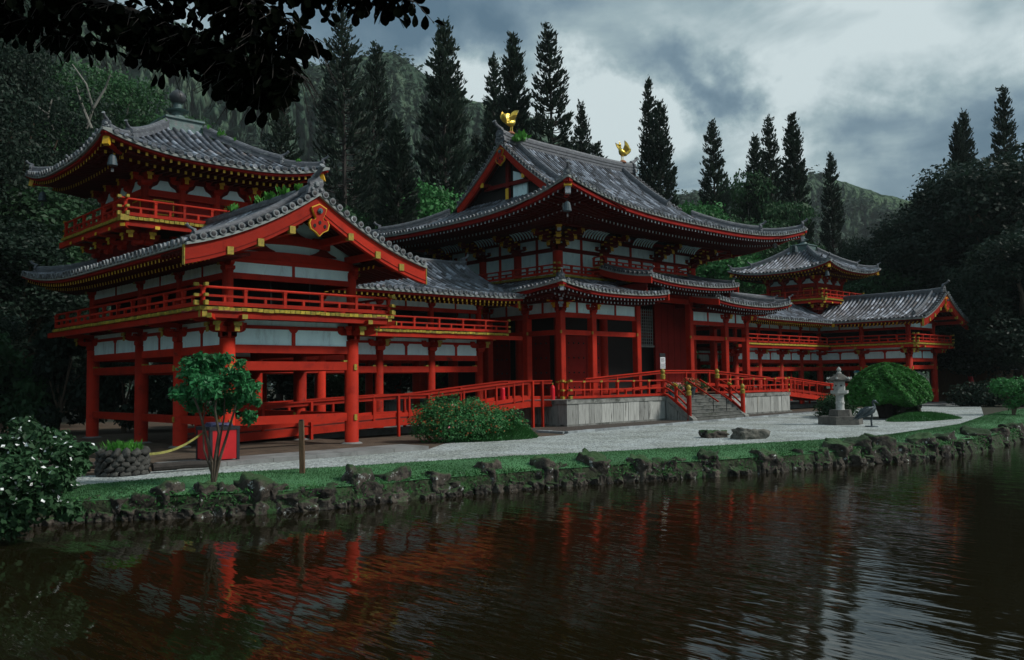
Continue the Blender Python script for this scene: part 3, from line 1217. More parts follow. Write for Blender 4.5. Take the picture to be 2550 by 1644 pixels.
def make_wing(s):
    near = s < 0
    side_word = 'left' if near else 'right'
    X = lambda ax: s * ax
    label = ('two-storey red timber gallery with big front gable, nearest on the left' if near else
             'distant two-storey red timber gallery with gable on the right, behind the topiary')
    T = thing('gallery_wing', label, 'building', (X(28.3), 34.5, 0), 'matching gallery wings of the temple')
    # ---- columns, lower storey
    lower = [(30.75, y) for y in (28.05, 31.79, 35.48, 41.03)] + [(25.8, y) for y in (28.05, 31.79, 35.48, 41.03)]
    lower += [(a, 35.48) for a in CORR[:-1]] + [(a, 41.03) for a in CORR[:-1]]
    big = {(30.75, 28.05), (25.8, 28.05)}
    for (a, y) in lower:
        r = .26 if a > 25 else .215
        mb = MB()
        mb.cyl(X(a), y, .12, 3.95, r, 'red', 18)
        c = mb.build('column', T, smooth=False)
        for p_ in c.data.polygons:
            p_.use_smooth = len(p_.vertices) == 4
        mb = MB()
        mb.lathe((X(a), y, 0), [(r + .17, 0), (r + .15, .12), (r + .06, .17)], 'slab', 14)
        mb.build('column_base', T)
        if a > 25 and y < 33:
            for z in (1.13, 3.0):
                mb = MB()
                mb.box(X(a) - .06, X(a) + .06, y - r - .03, y - r + .04, z - .14, z + .08, 'gold_cap')
                mb.build('fitting', T)
                mb = MB()
                mb.box(X(a) - r - .02, X(a) - r + .04, y - .07, y + .07, z - .1, z + .1, 'gold_cap')
                mb.build('fitting', T)
    # ---- beams and plaster of the lower storey
    runs = []          # (p, q, outward, low_tie)
    ys = (28.05, 31.79, 35.48, 41.03)
    runs.append(((30.75, 28.05), (25.8, 28.05), (0, -1), True, 2))
    for y0, y1 in zip(ys[:-1], ys[1:]):
        runs.append(((30.75, y1), (30.75, y0), (s, 0), True, 2))
    for y0, y1 in zip(ys[:2], ys[1:3]):
        runs.append(((25.8, y0), (25.8, y1), (-s, 0), True, 2))
    for a0, a1 in zip(CORR[:-1], CORR[1:]):
        runs.append(((a1, 35.48), (a0, 35.48), (0, -1), False, 2))
        runs.append(((a1, 41.03), (a0, 41.03), (0, 1), False, 2))
    runs.append(((30.75, 41.03), (25.8, 41.03), (0, 1), False, 2))
    for (a0, y0), (a1, y1), o, low, nst in runs:
        p, q = A3(X(a0), y0, 0), A3(X(a1), y1, 0)
        d = (q - p) / np.linalg.norm(q - p)
        L = float(np.linalg.norm(q - p))
        p, q = p + d * .19, q - d * .19
        hbeam(T, p, q, 3.46, 3.74, .20)
        hbeam(T, p, q, 2.86, 3.17, .17)
        for e_, f_ in ((p, 1), (q, -1)):
            g = e_ + d * f_ * .05
            mb = MB()
            mb.bar(g + [0, 0, 3.20], g + d * f_ * .16 + [0, 0, 3.20], .19, .06, 'gold_cap')
            mb.build('beam_fitting', T)
        if low:
            hbeam(T, p, q, .98, 1.27, .17)
        oo = A3(*o, 0)
        # plaster in two panels with a strut between
        mid = (p + q) / 2
        for u, v in ((p, mid - d * .07), (mid + d * .07, q)):
            hbeam(T, u, v, 3.741, 4.30, .08, 'plaster', 'plaster_panel')
        hbeam(T, mid - d * .068, mid + d * .068, 3.742, 4.30, .14, 'red', 'strut')
        mb = MB()
        mb.prism([(-.17, .62), (-.17, .54), (-.09, .45), (.09, .45), (.17, .54), (.17, .62)], mid + [0, 0, 3.74], d, (0, 0, 1), oo, .15, 'red')
        mb.build('strut_block', T)
        hbeam(T, p - d * .2, q + d * .2, 4.302, 4.42, .18, 'red', 'beam')
        hbeam(T, p, q, 4.421, 4.60, .07, 'plaster', 'plaster_panel')
    # ---- brackets
    br = small_bracket(1.25 if near else 1.25)
    brd = small_bracket(1.7)
    for (a, y) in lower:
        outs = []
        if a == 30.75:
            outs = [(s, 0)]
            if y == 28.05:
                outs = [(0, -1), (s, 0)]
            if y > 41:
                outs = [(s, 0)]
        elif a == 25.8 and y < 35:
            outs = [(-s, 0)] if y > 29 else [(0, -1), (-s, 0)]
        elif y < 36:
            outs = [(0, -1)]
        for o in outs:
            place('bracket', br, T, (X(a), y, 3.93), (0, 0, zrot((-o[0], -o[1]))), (1, 1, .93))
        if len(outs) == 2:
            dv = (outs[0][0] + outs[1][0], outs[0][1] + outs[1][1])
            place('bracket', brd, T, (X(a), y, 3.935), (0, 0, zrot((-dv[0], -dv[1]))), (.8, 1, .93))
    # ---- balcony
    bal = thing_part(T, 'balcony', (X(28.3), 30, 4.7))
    zt = 4.90
    corners = [(32.2, 41.9), (32.2, 26.96), (24.6, 26.96), (24.6, 33.94), (11.95, 33.94)]
    inn = [(-s, 0), (0, 1), (s, 0), (0, 1)]
    for k in range(4):
        a, b = corners[k], corners[k + 1]
        A, B = (X(a[0]), a[1]), (X(b[0]), b[1])
        d = A3(B[0] - A[0], B[1] - A[1], 0)
        L = np.linalg.norm(d)
        d /= L
        if near and k != 2:
            plank_edge(bal, A, B, inn[k], zt, True)
        else:
            plank_edge(bal, A, B, inn[k], zt, False)
        i3 = A3(*inn[k], 0)
        # edge beam under the planks, joists
        pa, pb = A3(*A, 0) + i3 * .17 + d * .05, A3(*B, 0) + i3 * .17 - d * .05
        if k == 0:
            pa = pa - d * 1.0
        if k == 3:
            pb = pb + d * 1.15
        hbeam(bal, pa, pb, 4.56, 4.775, .17, 'red', 'edge_beam', cap='gold_cap')
        mb = MB()
        o_ = A3(*A, 0) + i3 * .30
        q_ = A3(*B, 0) + i3 * .30
        mb.bar(o_ + i3 * .55 + [0, 0, 4.80], q_ + i3 * .55 + [0, 0, 4.80], 1.15, .06, 'deck_red', up=(0, 0, 1))
        mb.build('deck', bal)
        zs = (5.02, 5.27, 5.55)
        i4 = i3 * .16
        ext = [(0, .28), (.28, .28), (.28, 0), (0, .22)][k]
        Aq, Bq = A3(*A, 0) + i4, A3(*B, 0) + i4
        if k == 0:
            Bq = Bq + d * -.16
        if k == 1:
            Aq, Bq = Aq + d * .16, Bq - d * .16
        if k == 2:
            Aq, Bq = Aq + d * .16, Bq + d * .16
        if k == 3:
            Aq, Bq = Aq + d * .16, Bq
        rail_run(bal, Aq[:2], Bq[:2], zs, post=1.5, ext=ext, gold=True, thick=.10 if near else .11, endpost=(k in (0, 1, 3), k in (1, 3)))
    # floor between
    mb = MB()
    mb.box(X(25.7), X(30.9), 28.0, 41.2, 4.64, 4.76, 'red_dark')
    mb.box(X(12.4), X(25.69), 35.4, 41.2, 4.64, 4.76, 'red_dark')
    mb.build('upper_floor', T)
    # ---- upper storey
    for (a, y) in lower:
        mb = MB()
        r = .185 if a > 25 else .16
        mb.cyl(X(a), y, 4.77, 6.52, r, 'red', 16)
        mb.build('upper_column', T, smooth=False)
    for (a0, y0), (a1, y1), o, low, nst in runs:
        p, q = A3(X(a0), y0, 0), A3(X(a1), y1, 0)
        d = (q - p) / np.linalg.norm(q - p)
        p, q = p + d * .14, q - d * .14
        hbeam(T, p, q, 6.0, 6.20, .16)
        hbeam(T, p, q, 6.201, 6.58, .07, 'plaster', 'plaster_panel')
        m_ = (p + q) / 2
        hbeam(T, m_ - d * .05, m_ + d * .05, 6.202, 6.58, .12, 'red', 'strut')
        hbeam(T, p - d * .1, q + d * .1, 6.581, 6.78, .16)
        # inner wall of the gallery, near-black colour standing in for the shade inside
        ii = -A3(*o, 0) * 1.7
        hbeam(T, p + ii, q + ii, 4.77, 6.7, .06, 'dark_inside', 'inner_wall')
    ub = small_bracket(.75, width=.95)
    for (a, y) in lower:
        if a == 30.75:
            o = (s, 0)
        elif a == 25.8 and y < 35:
            o = (-s, 0)
        elif y < 36:
            o = (0, -1)
        else:
            continue
        place('bracket', ub, T, (X(a), y, 6.25), (0, 0, zrot((-o[0], -o[1]))), (.8, .8, .72))
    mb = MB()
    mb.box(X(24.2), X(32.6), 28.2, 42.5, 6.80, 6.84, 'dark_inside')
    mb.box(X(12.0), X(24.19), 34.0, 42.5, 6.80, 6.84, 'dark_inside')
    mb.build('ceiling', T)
    # ---- front gable wall
    cx = X(28.3)
    yw = 28.05
    mb = MB()
    zz = lambda t: wing_prof(AXO - AXR - t) - .38
    tri = [(t, zz(abs(t))) for t in np.linspace(-3.3, 3.3, 15)]
    mb.prism([(-3.3, 6.60)] + tri + [(3.3, 6.60)], (cx, yw + .04, 0), (1, 0, 0), (0, 0, 1), (0, 1, 0), .06, 'plaster')
    mb.build('gable_plaster', T)

    def koryo(z, half, h, nm='rainbow_beam'):
        mb = MB()
        top = [(t, z + h * (1 - .55 * (abs(t) / half) ** 2.5)) for t in np.linspace(-half, half, 13)]
        bot = [(t, z - .10 * h + .22 * h * (1 - (abs(t) / half) ** 2)) for t in np.linspace(half, -half, 13)]
        mb.prism(top + bot, (cx, yw - .03, 0), (1, 0, 0), (0, 0, 1), (0, 1, 0), .20, 'red')
        mb.build(nm, T)
    koryo(6.70, 2.52, .34)
    koryo(7.30, 1.50, .36)
    # frog-leg struts
    for (dx, z, sc) in ((-1.25, 7.02, 1.0), (1.25, 7.02, 1.0), (0, 7.62, .95)):
        mb = MB()
        hp = [(.10, .34), (.14, .22), (.30, .12), (.50, .05), (.56, 0)]
        poly = [(a * sc, b * sc) for a, b in hp] + [(-a * sc, b * sc) for a, b in reversed(hp)]
        mb.prism(poly, (cx + dx, yw - .03, z), (1, 0, 0), (0, 0, 1), (0, 1, 0), .14, 'red_dark')
        block(mb, cx + dx, yw - .03, z + .34 * sc, .30, .16, 'red')
        mb.prism(arm_profile(.85 * sc, .16), (cx + dx, yw - .03, z + .34 * sc + .16), (1, 0, 0), (0, 0, 1), (0, 1, 0), .14, 'red')
        mb.build('frog_leg_strut', T)
    # purlins running out to the barge boards
    for (dx, z) in ((-2.3, 6.98), (-1.15, 7.52), (1.15, 7.52), (2.3, 6.98), (-3.35, 6.62), (3.35, 6.62)):
        mb = MB()
        mb.bar((cx + dx, yw + .1, z), (cx + dx, YF + .10, z), .20, .24, 'red')
        mb.build('purlin', T)
        mb = MB()
        mb.bar((cx + dx, YF + .099, z), (cx + dx, YF - .10, z - .0), .21, .25, 'gold_cap')
        mb.build('purlin_cap', T)
    # ---- roof
    R = thing_part(T, 'roof', (X(28.3), 33, 7.0))
    D = AXO - AXR
    outer = Side((X(AXO), YF), (X(AXO), 43.3), (-s, 0), wing_prof, 0, .72, 2.6, 5)
    inner = Side((X(AXI), YF), (X(AXI), 33.2), (s, 0), wing_prof, 0, 0)
    front = Side((X(11.5), 33.2), (X(AXI), 33.2), (0, 1), wing_prof, .10, 0)
    back = Side((X(11.5), 43.3), (X(AXO), 43.3), (0, -1), wing_prof, 0, .72, 2.6, 5)
    pit = .335
    sheet(R, outer, lambda d: 0, lambda d: outer.len - d, D, 26)
    if near:
        rows(R, outer, pit, lambda t: min(D, outer.len - t))
    sheet(R, inner, lambda d: 0, lambda d: inner.len + d, D, 14)
    n = int((inner.len + D) / pit)
    for k in range(n + 1):
        t = .12 + k * pit
        a = max(0.0, t - inner.len)
        if near and t > 1.2:
            break
        tile_row(R, inner, t, a - (.06 if a == 0 else 0), D)
        if a == 0:
            p = inner.P(t, 0) - inner.n * .085
            place('end_tile', DISC, R, (p[0], p[1], p[2] + .02), (-.15, random.uniform(0, 6), zrot(inner.n)))
    Dc = YO - 33.2
    sheet(R, front, lambda d: 0, lambda d: front.len + min(d, D), D, 18)
    n = int((front.len + D) / pit)
    for k in range(n + 1):
        t = .12 + k * pit
        a = max(0.0, t - front.len)
        tile_row(R, front, t, a - (.06 if a == 0 else 0), D)
        if a == 0:
            p = front.P(t, 0) - front.n * .085
            place('end_tile', DISC, R, (p[0], p[1], p[2] + .02), (-.15, random.uniform(0, 6), zrot(front.n)))
    sheet(R, back, lambda d: 0, lambda d: back.len - d, D, 18)
    endm = 'yellow'
    eaves(R, outer, 2.3, 6.82, .30, endm, drop=.1, h=.095, rafters=near)
    eaves(R, inner, 2.0, 6.82, .30, endm, raf_t=(.5, inner.len - .2), drop=.1, h=.095)
    eaves(R, front, 2.2, 6.82, .30, endm, raf_t=(.25, front.len - .3), drop=.1, h=.095)
    eaves(R, back, 2.2, 6.82, .6, endm, drop=.1, h=.075, rafters=False)
    for (px_, py_) in ((AXI, 33.2),):
        mb = MB()
        mb.box(X(px_) - .09, X(px_) + .09, py_ - .10, py_ + .1, 6.36, 6.62, 'yellow')
        mb.build('valley_beam_end', R)
    zr = wing_prof(D) - .10
    # ridges
    ridge(R, [(X(AXR), YF + .15, zr + .10), (X(AXR), YF + 1.2, zr + .02), (X(AXR), 29.5, zr), (X(AXR), 35.6, zr)], .36, .30, oni0=.95)
    ridge(R, [(X(11.45), YO, zr + .06), (X(12.6), YO, zr), (X(26.0), YO, zr)], .36, .30, oni0=.85)
    # descending verge ridges beside the gable, set back from the edge
    for sg, sd in ((1, outer), (-1, inner)):
        pts = [sd.P(.95, d) + [0, 0, .02] for d in np.linspace(D * .98, .75, 9)]
        ridge(R, pts, .26, .20, 'verge_ridge', oni1=.55, courses=3)
    # outer hip at the back corner
    pts = [outer.P(outer.len - d, d) + [0, 0, .02] for d in np.linspace(D, .5, 9)]
    ridge(R, pts, .28, .22, 'hip_ridge', oni1=.6, courses=3)
    gable_end(R, (X(AXR), YF), (1, 0, 0), (0, -1, 0), D, lambda t: wing_prof(D - t), .58, 1.0)
    # plain gable towards the hall
    gable_end(R, (X(11.5), YO), (0, 1, 0), (-s, 0, 0), D, lambda t: wing_prof(D - t), .40, 0, stubs=True, soffit_d=.8)
    mb = MB()
    mb.prism([(-4.2, 6.85)] + [(t, wing_prof(D - abs(t)) - .32) for t in np.linspace(-4.2, 4.2, 11)] + [(4.2, 6.85)], (X(12.45), YO, 0), (0, 1, 0), (0, 0, 1), (1, 0, 0), .08, 'red_dark')
    mb.build('gable_boarding', T)
    if near:
        for (d_, y_) in ((D - .1, 29.2), (D - .1, 30.2), (D - .1, 27.2), (D - .1, 32.3), (D - .1, 28.2)):
            weeds(R, (X(AXO - d_), y_, zr + .34), random.uniform(.25, .42))
    return T


def thing_part(parent, name, loc):
    """an Empty part under a thing, itself the parent of sub-parts"""
    o = bpy.data.objects.new(name, None)
    o.empty_display_size = .2
    link(o, parent)
    w = A3(*loc)
    o.location = tuple(w - WLOC[parent])
    WLOC[o] = w
    return o


def make_tower(s):
    near = s < 0
    X = lambda ax: s * ax
    cx, cy = X(28.35), 37.95
    T = thing('corner_tower', 'square watchtower with weedy pyramid roof and bronze finial behind the left gable' if near else
              'small far watchtower with pyramid roof and finial rising behind the right gallery', 'tower', (cx, cy, 7.6), 'matching corner towers of the temple')
    hw, hb, he = 2.28, 3.65, 4.8
    # pedestal under the balcony
    mb = MB()
    mb.box(cx - 2.5, cx + 2.5, cy - 2.5, cy + 2.5, 7.3, 8.35, 'red_dark')
    mb.build('pedestal', T)
    br = small_bracket(1.15, width=1.0, endm='yellow')
    dirs = ((0, -1), (-1, 0), (1, 0), (0, 1))
    for o in dirs[:3]:
        t = A3(-o[1], o[0], 0)
        for q in (-2.3, -.77, .77, 2.3):
            p = A3(cx, cy, 8.0) + A3(*o, 0) * 2.5 + t * q
            place('bracket', br, T, p, (0, 0, zrot((-o[0], -o[1]))), (1, 1, .78))
    for sx in (-1, 1):
        p = A3(cx + sx * 2.5, cy - 2.5, 8.0)
        place('bracket', small_bracket(1.6, width=.6, endm='yellow') if sx < 0 else br, T, p, (0, 0, zrot((-sx, 1))), (1, 1, .78))
    # balcony
    B = thing_part(T, 'balcony', (cx, cy, 8.7))
    mb = MB()
    mb.box(cx - hb + .12, cx + hb - .12, cy - hb + .12, cy + hb - .12, 8.70, 8.80, 'red_dark')
    mb.build('deck', B)
    cs = [(cx - hb, cy + hb), (cx - hb, cy - hb), (cx + hb, cy - hb), (cx + hb, cy + hb)]
    ins = [(1, 0), (0, 1), (-1, 0)]
    for k in range(3):
        a, b, i = cs[k], cs[k + 1], ins[k]
        plank_edge(B, a, b, i, 8.92, near and k < 2 and False)
        i3 = A3(*i, 0)
        d = A3(b[0] - a[0], b[1] - a[1], 0)
        d /= np.linalg.norm(d)
        hbeam(B, A3(*a, 0) + i3 * .2 - d * (.7 if k == 0 else 0) + d * .1, A3(*b, 0) + i3 * .2 - d * .1, 8.56, 8.80, .18, 'red', 'edge_beam', cap='red')
        q = i3 * .17
        rail_run(B, (A3(*a, 0) + q + d * .17)[:2], (A3(*b, 0) + q - d * .17)[:2], (9.03, 9.30, 9.62), 1.15, (.28, .28), endpost=(True, k != 0))
    mb = MB()
    mb.box(cx - hb - .1, cx - hb + .22, cy - hb - .1, cy - hb + .22, 8.72, 8.95, 'gold_cap')
    mb.build('corner_cap', B)
    # walls
    mb = MB()
    mb.box(cx - hw + .1, cx + hw - .1, cy - hw + .1, cy + hw - .1, 8.80, 11.2, 'red_door')
    mb.build('wall_core', T)
    ub = small_bracket(.9, width=1.1, endm='yellow')
    for o in dirs[:3]:
        o3 = A3(*o, 0)
        t = A3(-o[1], o[0], 0)
        base = A3(cx, cy, 0) + o3 * hw
        for q in (-hw, -.76, .76, hw):
            p = base + t * q
            if not (o[0] and abs(q) == hw and o3[1] == 0 and q * t[1] < 0 and False):
                mb = MB()
                mb.cyl(p[0] + 0, p[1] + 0, 8.80, 10.52, .155, 'red', 12)
                mb.build('column', T)
            place('bracket', ub, T, (p[0], p[1], 10.48), (0, 0, zrot((-o[0], -o[1]))), (.9, 1, .85))
        hbeam(T, base - t * hw, base + t * hw, 10.08, 10.36, .22, name='beam')
        hbeam(T, base - t * hw, base + t * hw, 9.18, 9.30, .18, name='beam')
        hbeam(T, base - t * hw - t * .05, base + t * hw, 11.02, 11.2, .2, name='beam')
        for q in (-1.52, 0, 1.52):
            c0 = base + t * q
            mb = MB()
            pts = [(-.52, 0)] + [(-.46 + .0, .10), (-.26, .22), (-.16, .40), (.16, .40), (.26, .22), (.46, .10), (.52, 0)]
            mb.prism(pts, c0 + o3 * .02 + [0, 0, 10.37], t, (0, 0, 1), o3, .06, 'plaster')
            mb.prism([(-.6, .02), (-.6, .62), (.6, .62), (.6, .02)], c0 - o3 * .03 + [0, 0, 10.36], t, (0, 0, 1), o3, .06, 'red_dark')
            mb.build('plaster_panel', T)
            if q:
                mb = MB()
                w_ = .42
                mb.prism([(-w_, 0), (w_, 0), (w_, .62), (-w_, .62)], c0 + o3 * .02 + [0, 0, 9.36], t, (0, 0, 1), o3, .06, 'yellow')
                mb.prism([(-w_ + .05, .05), (w_ - .05, .05), (w_ - .05, .57), (-w_ + .05, .57)], c0 + o3 * .035 + [0, 0, 9.36], t, (0, 0, 1), o3, .06, 'red_door')
                mb.build('shutter', T)
    # roof
    R = thing_part(T, 'roof', (cx, cy, 11.2))
    prof = lambda d: 11.32 + .34 * d + .052 * d * d
    sides = [Side((cx - he, cy - he), (cx + he, cy - he), (0, 1), prof, .62, .62, 2.8, 4.4),
             Side((cx - he, cy + he), (cx - he, cy - he), (1, 0), prof, .62, .62, 2.8, 4.4),
             Side((cx + he, cy - he), (cx + he, cy + he), (-1, 0), prof, .62, .62, 2.8, 4.4),
             Side((cx + he, cy + he), (cx - he, cy + he), (0, -1), prof, .62, .62, 2.8, 4.4)]
    Dt = he - .85
    for k, sd in enumerate(sides):
        sheet(R, sd, lambda d: d, lambda d: 2 * he - d, Dt, 18)
        if k < 2 or (k == 2):
            if k < 2:
                rows(R, sd, .345, lambda t: min(Dt, t, 2 * he - t))
            else:
                rows(R, sd, .345, lambda t: min(Dt, t, 2 * he - t)) if near is False and False else None
        eaves(R, sd, 2.5, 11.25, .31, 'yellow', raf_t=(.45, 2 * he - .45), drop=.06, h=.10, rafters=k < 2)
    for k, (sx, sy) in enumerate(((-1, -1), (1, -1), (-1, 1), (1, 1))):
        sd = sides[0] if sy < 0 else sides[3]
        up = []
        for d in np.linspace(Dt, 1.5, 8):
            t = d if (sx < 0) == (sy < 0) else 2 * he - d
            up.append(sd.P(t, d) + [0, 0, .03])
        ridge(R, up, .30, .30, 'hip_ridge', oni1=.62, courses=3)
        lo = []
        for d in np.linspace(1.5, .22, 6):
            t = d if (sx < 0) == (sy < 0) else 2 * he - d
            lo.append(sd.P(t, d) + [0, 0, .03])
        ridge(R, lo, .24, .17, 'hip_ridge', oni1=.55, courses=2)
        # corner beam below
        p0, p1 = sd.P(.2 if (sx < 0) == (sy < 0) else 2 * he - .2, .2), A3(cx + sx * 2.3, cy + sy * 2.3, 11.1)
        mb = MB()
        mb.bar(p0 + [0, 0, -.42], p1, .2, .26, 'red')
        mb.build('hip_rafter', R)
        mb = MB()
        dv = (p1 - p0) / np.linalg.norm(p1 - p0)
        mb.bar(p0 + [0, 0, -.44] - dv * .06, p0 + [0, 0, -.44] + dv * .12, .23, .34, 'yellow')
        mb.build('hip_rafter_cap', R)
        if sy < 0 or sx < 0:
            q = sd.P(.55 if (sx < 0) == (sy < 0) else 2 * he - .55, .55)
            lab = {(-1, -1): 'front left', (1, -1): 'front right', (-1, 1): 'rear left'}.get((sx, sy))
            if near and (sx, sy) != (1, -1):
                bell('wind_bell', 'small bronze wind bell under the %s eave corner of the near tower' % lab, (q[0], q[1], q[2] - 1.25), 1.0)
            elif not near and (sx, sy) == (-1, -1):
                bell('wind_bell', 'tiny bronze wind bell under the nearest eave corner of the far tower', (q[0], q[1], q[2] - 1.25), 1.0)
    # finial
    F = thing_part(T, 'finial', (cx, cy, 13.8))
    zt = prof(Dt)
    mb = MB()
    mb.lathe((cx, cy, zt - .12), [(1.28, 0), (1.28, .14), (1.12, .18), (1.12, .58), (1.24, .62), (1.24, .70), (.45, .84), (.30, .86)], 'bronze_green', 4, math.pi / 4)
    o = mb.build('dew_basin', F)
    mb = MB()
    mb.lathe((cx, cy, zt + .72), [(.36, 0), (.30, .12), (.22, .16), (.24, .30), (.46, .34), (.50, .38), (.30, .44), (.17, .50), (.17, .66), (.22, .70)], 'bronze_green', 14)
    mb.build('lotus_collar', F)
    mb = MB()
    mb.lathe((cx, cy, zt + 1.40), [(.14, 0), (.30, .12), (.36, .28), (.34, .42), (.22, .56), (.05, .66)], 'bronze_dark', 14)
    mb.build('jewel', F, smooth=True)
    if near:
        for _ in range(9):
            k = random.choice([-1, 1])
            d = random.uniform(.5, 4.2)
            sd = sides[0]
            t = d if k < 0 else 2 * he - d
            p = sd.P(t, d)
            weeds(R, p + [0, 0, .22], random.uniform(.18, .34), 18)
    return T


for _s in (-1, 1):
    make_wing(_s)
    make_tower(_s)

# ================================================================== main hall
H = thing('phoenix_hall', 'large central red temple hall with sweeping hip-and-gable tiled roof', 'temple', (0, 40, 1.34))
MX = (-9.37, -6.78, -2.73, 2.73, 6.78, 9.37)
SY = (32.55, 35.14, 38.4, 41.6, 44.86, 47.45)
CYH = 40.0


def sq_col(x, y, z0, z1, w, par=H, name='column'):
    mb = MB()
    c = w / 2
    e = .035
    poly = [(-c + e, -c), (c - e, -c), (c, -c + e), (c, c - e), (c - e, c), (-c + e, c), (-c, c - e), (-c, -c + e)]
    mb.prism(poly, (x, y, (z0 + z1) / 2), (1, 0, 0), (0, 1, 0), (0, 0, 1), z1 - z0, 'red')
    mb.build(name, par)


# ---- aisle (lower storey): square columns, ties, lintels, plaster band
perim = [(x, SY[0]) for x in MX] + [(MX[0], y) for y in SY[1:]] + [(MX[-1], y) for y in SY[1:]] + [(x, SY[-1]) for x in MX[1:-1]]
for (x, y) in perim:
    tall = abs(x) < 3 and y < 33
    sq_col(x, y, 1.345, 7.55 if tall else 6.12, .40)
    mb = MB()
    mb.box(x - .3, x + .3, y - .3, y + .3, 1.335, 1.40, 'slab')
    mb.build('column_base', H)
    if y < 36 and x < 9.3:
        mb = MB()
        mb.box(x - .207, x - .14, y - .225, y - .14, 4.92, 5.08, 'gold_cap')
        mb.build('fitting', H)
runs = [((MX[i], SY[0]), (MX[i + 1], SY[0]), (0, -1)) for i in (0, 1, 3, 4)]
runs += [((MX[0], SY[i + 1]), (MX[0], SY[i]), (-1, 0)) for i in range(5)]
runs += [((MX[-1], SY[i]), (MX[-1], SY[i + 1]), (1, 0)) for i in range(5)]
for (a, b, o) in runs:
    p, q = A3(*a, 0), A3(*b, 0)
    d = (q - p) / np.linalg.norm(q - p)
    p, q = p + d * .198, q - d * .198
    hbeam(H, p, q, 4.85, 5.12, .22)
    hbeam(H, p, q, 5.82, 6.08, .22)
    mid = (p + q) / 2
    for u, v in ((p - d * .18, mid - d * .07), (mid + d * .07, q + d * .18)):
        hbeam(H, u, v, 6.081, 6.66, .08, 'plaster', 'plaster_panel')
    hbeam(H, mid - d * .068, mid + d * .068, 6.082, 6.66, .15, 'red', 'strut')
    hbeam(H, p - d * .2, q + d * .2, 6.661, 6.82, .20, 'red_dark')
    for e_ in (p, q):
        mb = MB()
        g = e_ + A3(*o, 0) * .13
        mb.bar(g + [0, 0, 5.9], g + [0, 0, 6.0], .1, .02, 'bronze_dark', up=o + (0,))
        mb.build('stud', H)
abr = small_bracket(.95, 'yellow', width=1.0)
abd = small_bracket(1.5, 'patterned', width=.5)
for (x, y) in perim:
    if y > 47:
        continue
    outs = []
    if y < 33:
        outs.append((0, -1))
    if x < -9.3:
        outs.append((-1, 0))
    if x > 9.3:
        outs.append((1, 0))
    z = 7.42 if (abs(x) < 3 and y < 33) else 6.10
    for o in outs:
        place('bracket', abr, H, (x, y, z), (0, 0, zrot((-o[0], -o[1]))), (1, 1, .82))
    if len(outs) == 2:
        dv = (outs[0][0] + outs[1][0], outs[0][1] + outs[1][1])
        place('bracket', abd, H, (x, y, z + .003), (0, 0, zrot((-dv[0], -dv[1]))), (1, 1, .82))
# centre bay header between the two tall columns
hbeam(H, (-2.53, SY[0]), (2.53, SY[0]), 7.10, 7.40, .22)
# ---- core walls of the lower storey
mb = MB()
mb.box(-9.6, 9.6, 32.3, 47.7, 1.30, 1.42, 'floor_wood')
mb.build('floor', H)
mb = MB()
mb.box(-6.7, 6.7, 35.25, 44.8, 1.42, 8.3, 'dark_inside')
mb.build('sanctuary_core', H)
for x in (-6.78, -2.73, 2.73, 6.78):
    mb = MB()
    mb.cyl(x, 35.14, 1.42, 8.3, .27, 'red', 16)
    mb.build('inner_column', H)
for y in (38.4, 41.6, 44.86):
    mb = MB()
    mb.cyl(-6.78, y, 1.42, 8.3, .27, 'red', 16)
    mb.build('inner_column', H)


def studded_door(p, along, out_, w, z0, z1, cols=4, rws=4):
    """red door leaf with rows of black dome studs; p = plan start"""
    p, along, out_ = A3(*p, 0), A3(*along, 0), A3(*out_, 0)
    D_ = thing_part(H, 'door', p + along * w / 2 + [0, 0, z0])
    mb = MB()
    mb.prism([(0, z0), (w, z0), (w, z1), (0, z1)], p, along, (0, 0, 1), out_, .09, 'red_door')
    mb.build('leaf', D_)
    for r_ in range(rws):
        for c_ in range(cols):
            q = p + along * (w * (c_ + .5) / cols) + A3(0, 0, z0 + (z1 - z0) * (r_ + .5) / rws) + out_ * .045
            mb = MB()
            mb.tube([q, q + out_ * .03, q + out_ * .06], [.06, .05, .015], 'black_iron', 7)
            mb.build('stud', D_)


studded_door((-6.2, 35.12), (1, 0), (0, -1), 1.75, 1.5, 5.0)
studded_door((-4.35, 35.16), (1, 0), (0, -1), 1.3, 1.5, 5.0, 3)
studded_door((5.0, 35.12), (1, 0), (0, -1), 1.45, 1.5, 5.0, 3)
studded_door((-6.82, 37.6), (0, -1), (-1, 0), 1.75, 1.5, 5.0)
studded_door((-6.82, 41.0), (0, -1), (-1, 0), 1.75, 1.5, 5.0)
for (a, b) in (((-6.5, 35.14), (-3.0, 35.14)), ((3.0, 35.14), (6.5, 35.14)), ((-2.45, 35.14), (2.45, 35.14))):
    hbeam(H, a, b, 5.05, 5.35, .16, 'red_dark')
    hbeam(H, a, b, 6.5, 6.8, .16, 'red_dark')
# tall red leaf folded open beside the central doorway
mb = MB()
mb.box(2.0, 5.45, 34.72, 34.80, 1.5, 7.3, 'red_door')
for x in np.linspace(2.0, 5.45, 6)[1:-1]:
    mb.box(x - .012, x + .012, 34.712, 34.72, 1.5, 7.3, 'red_dark')
mb.build('tall_door_leaf', H)
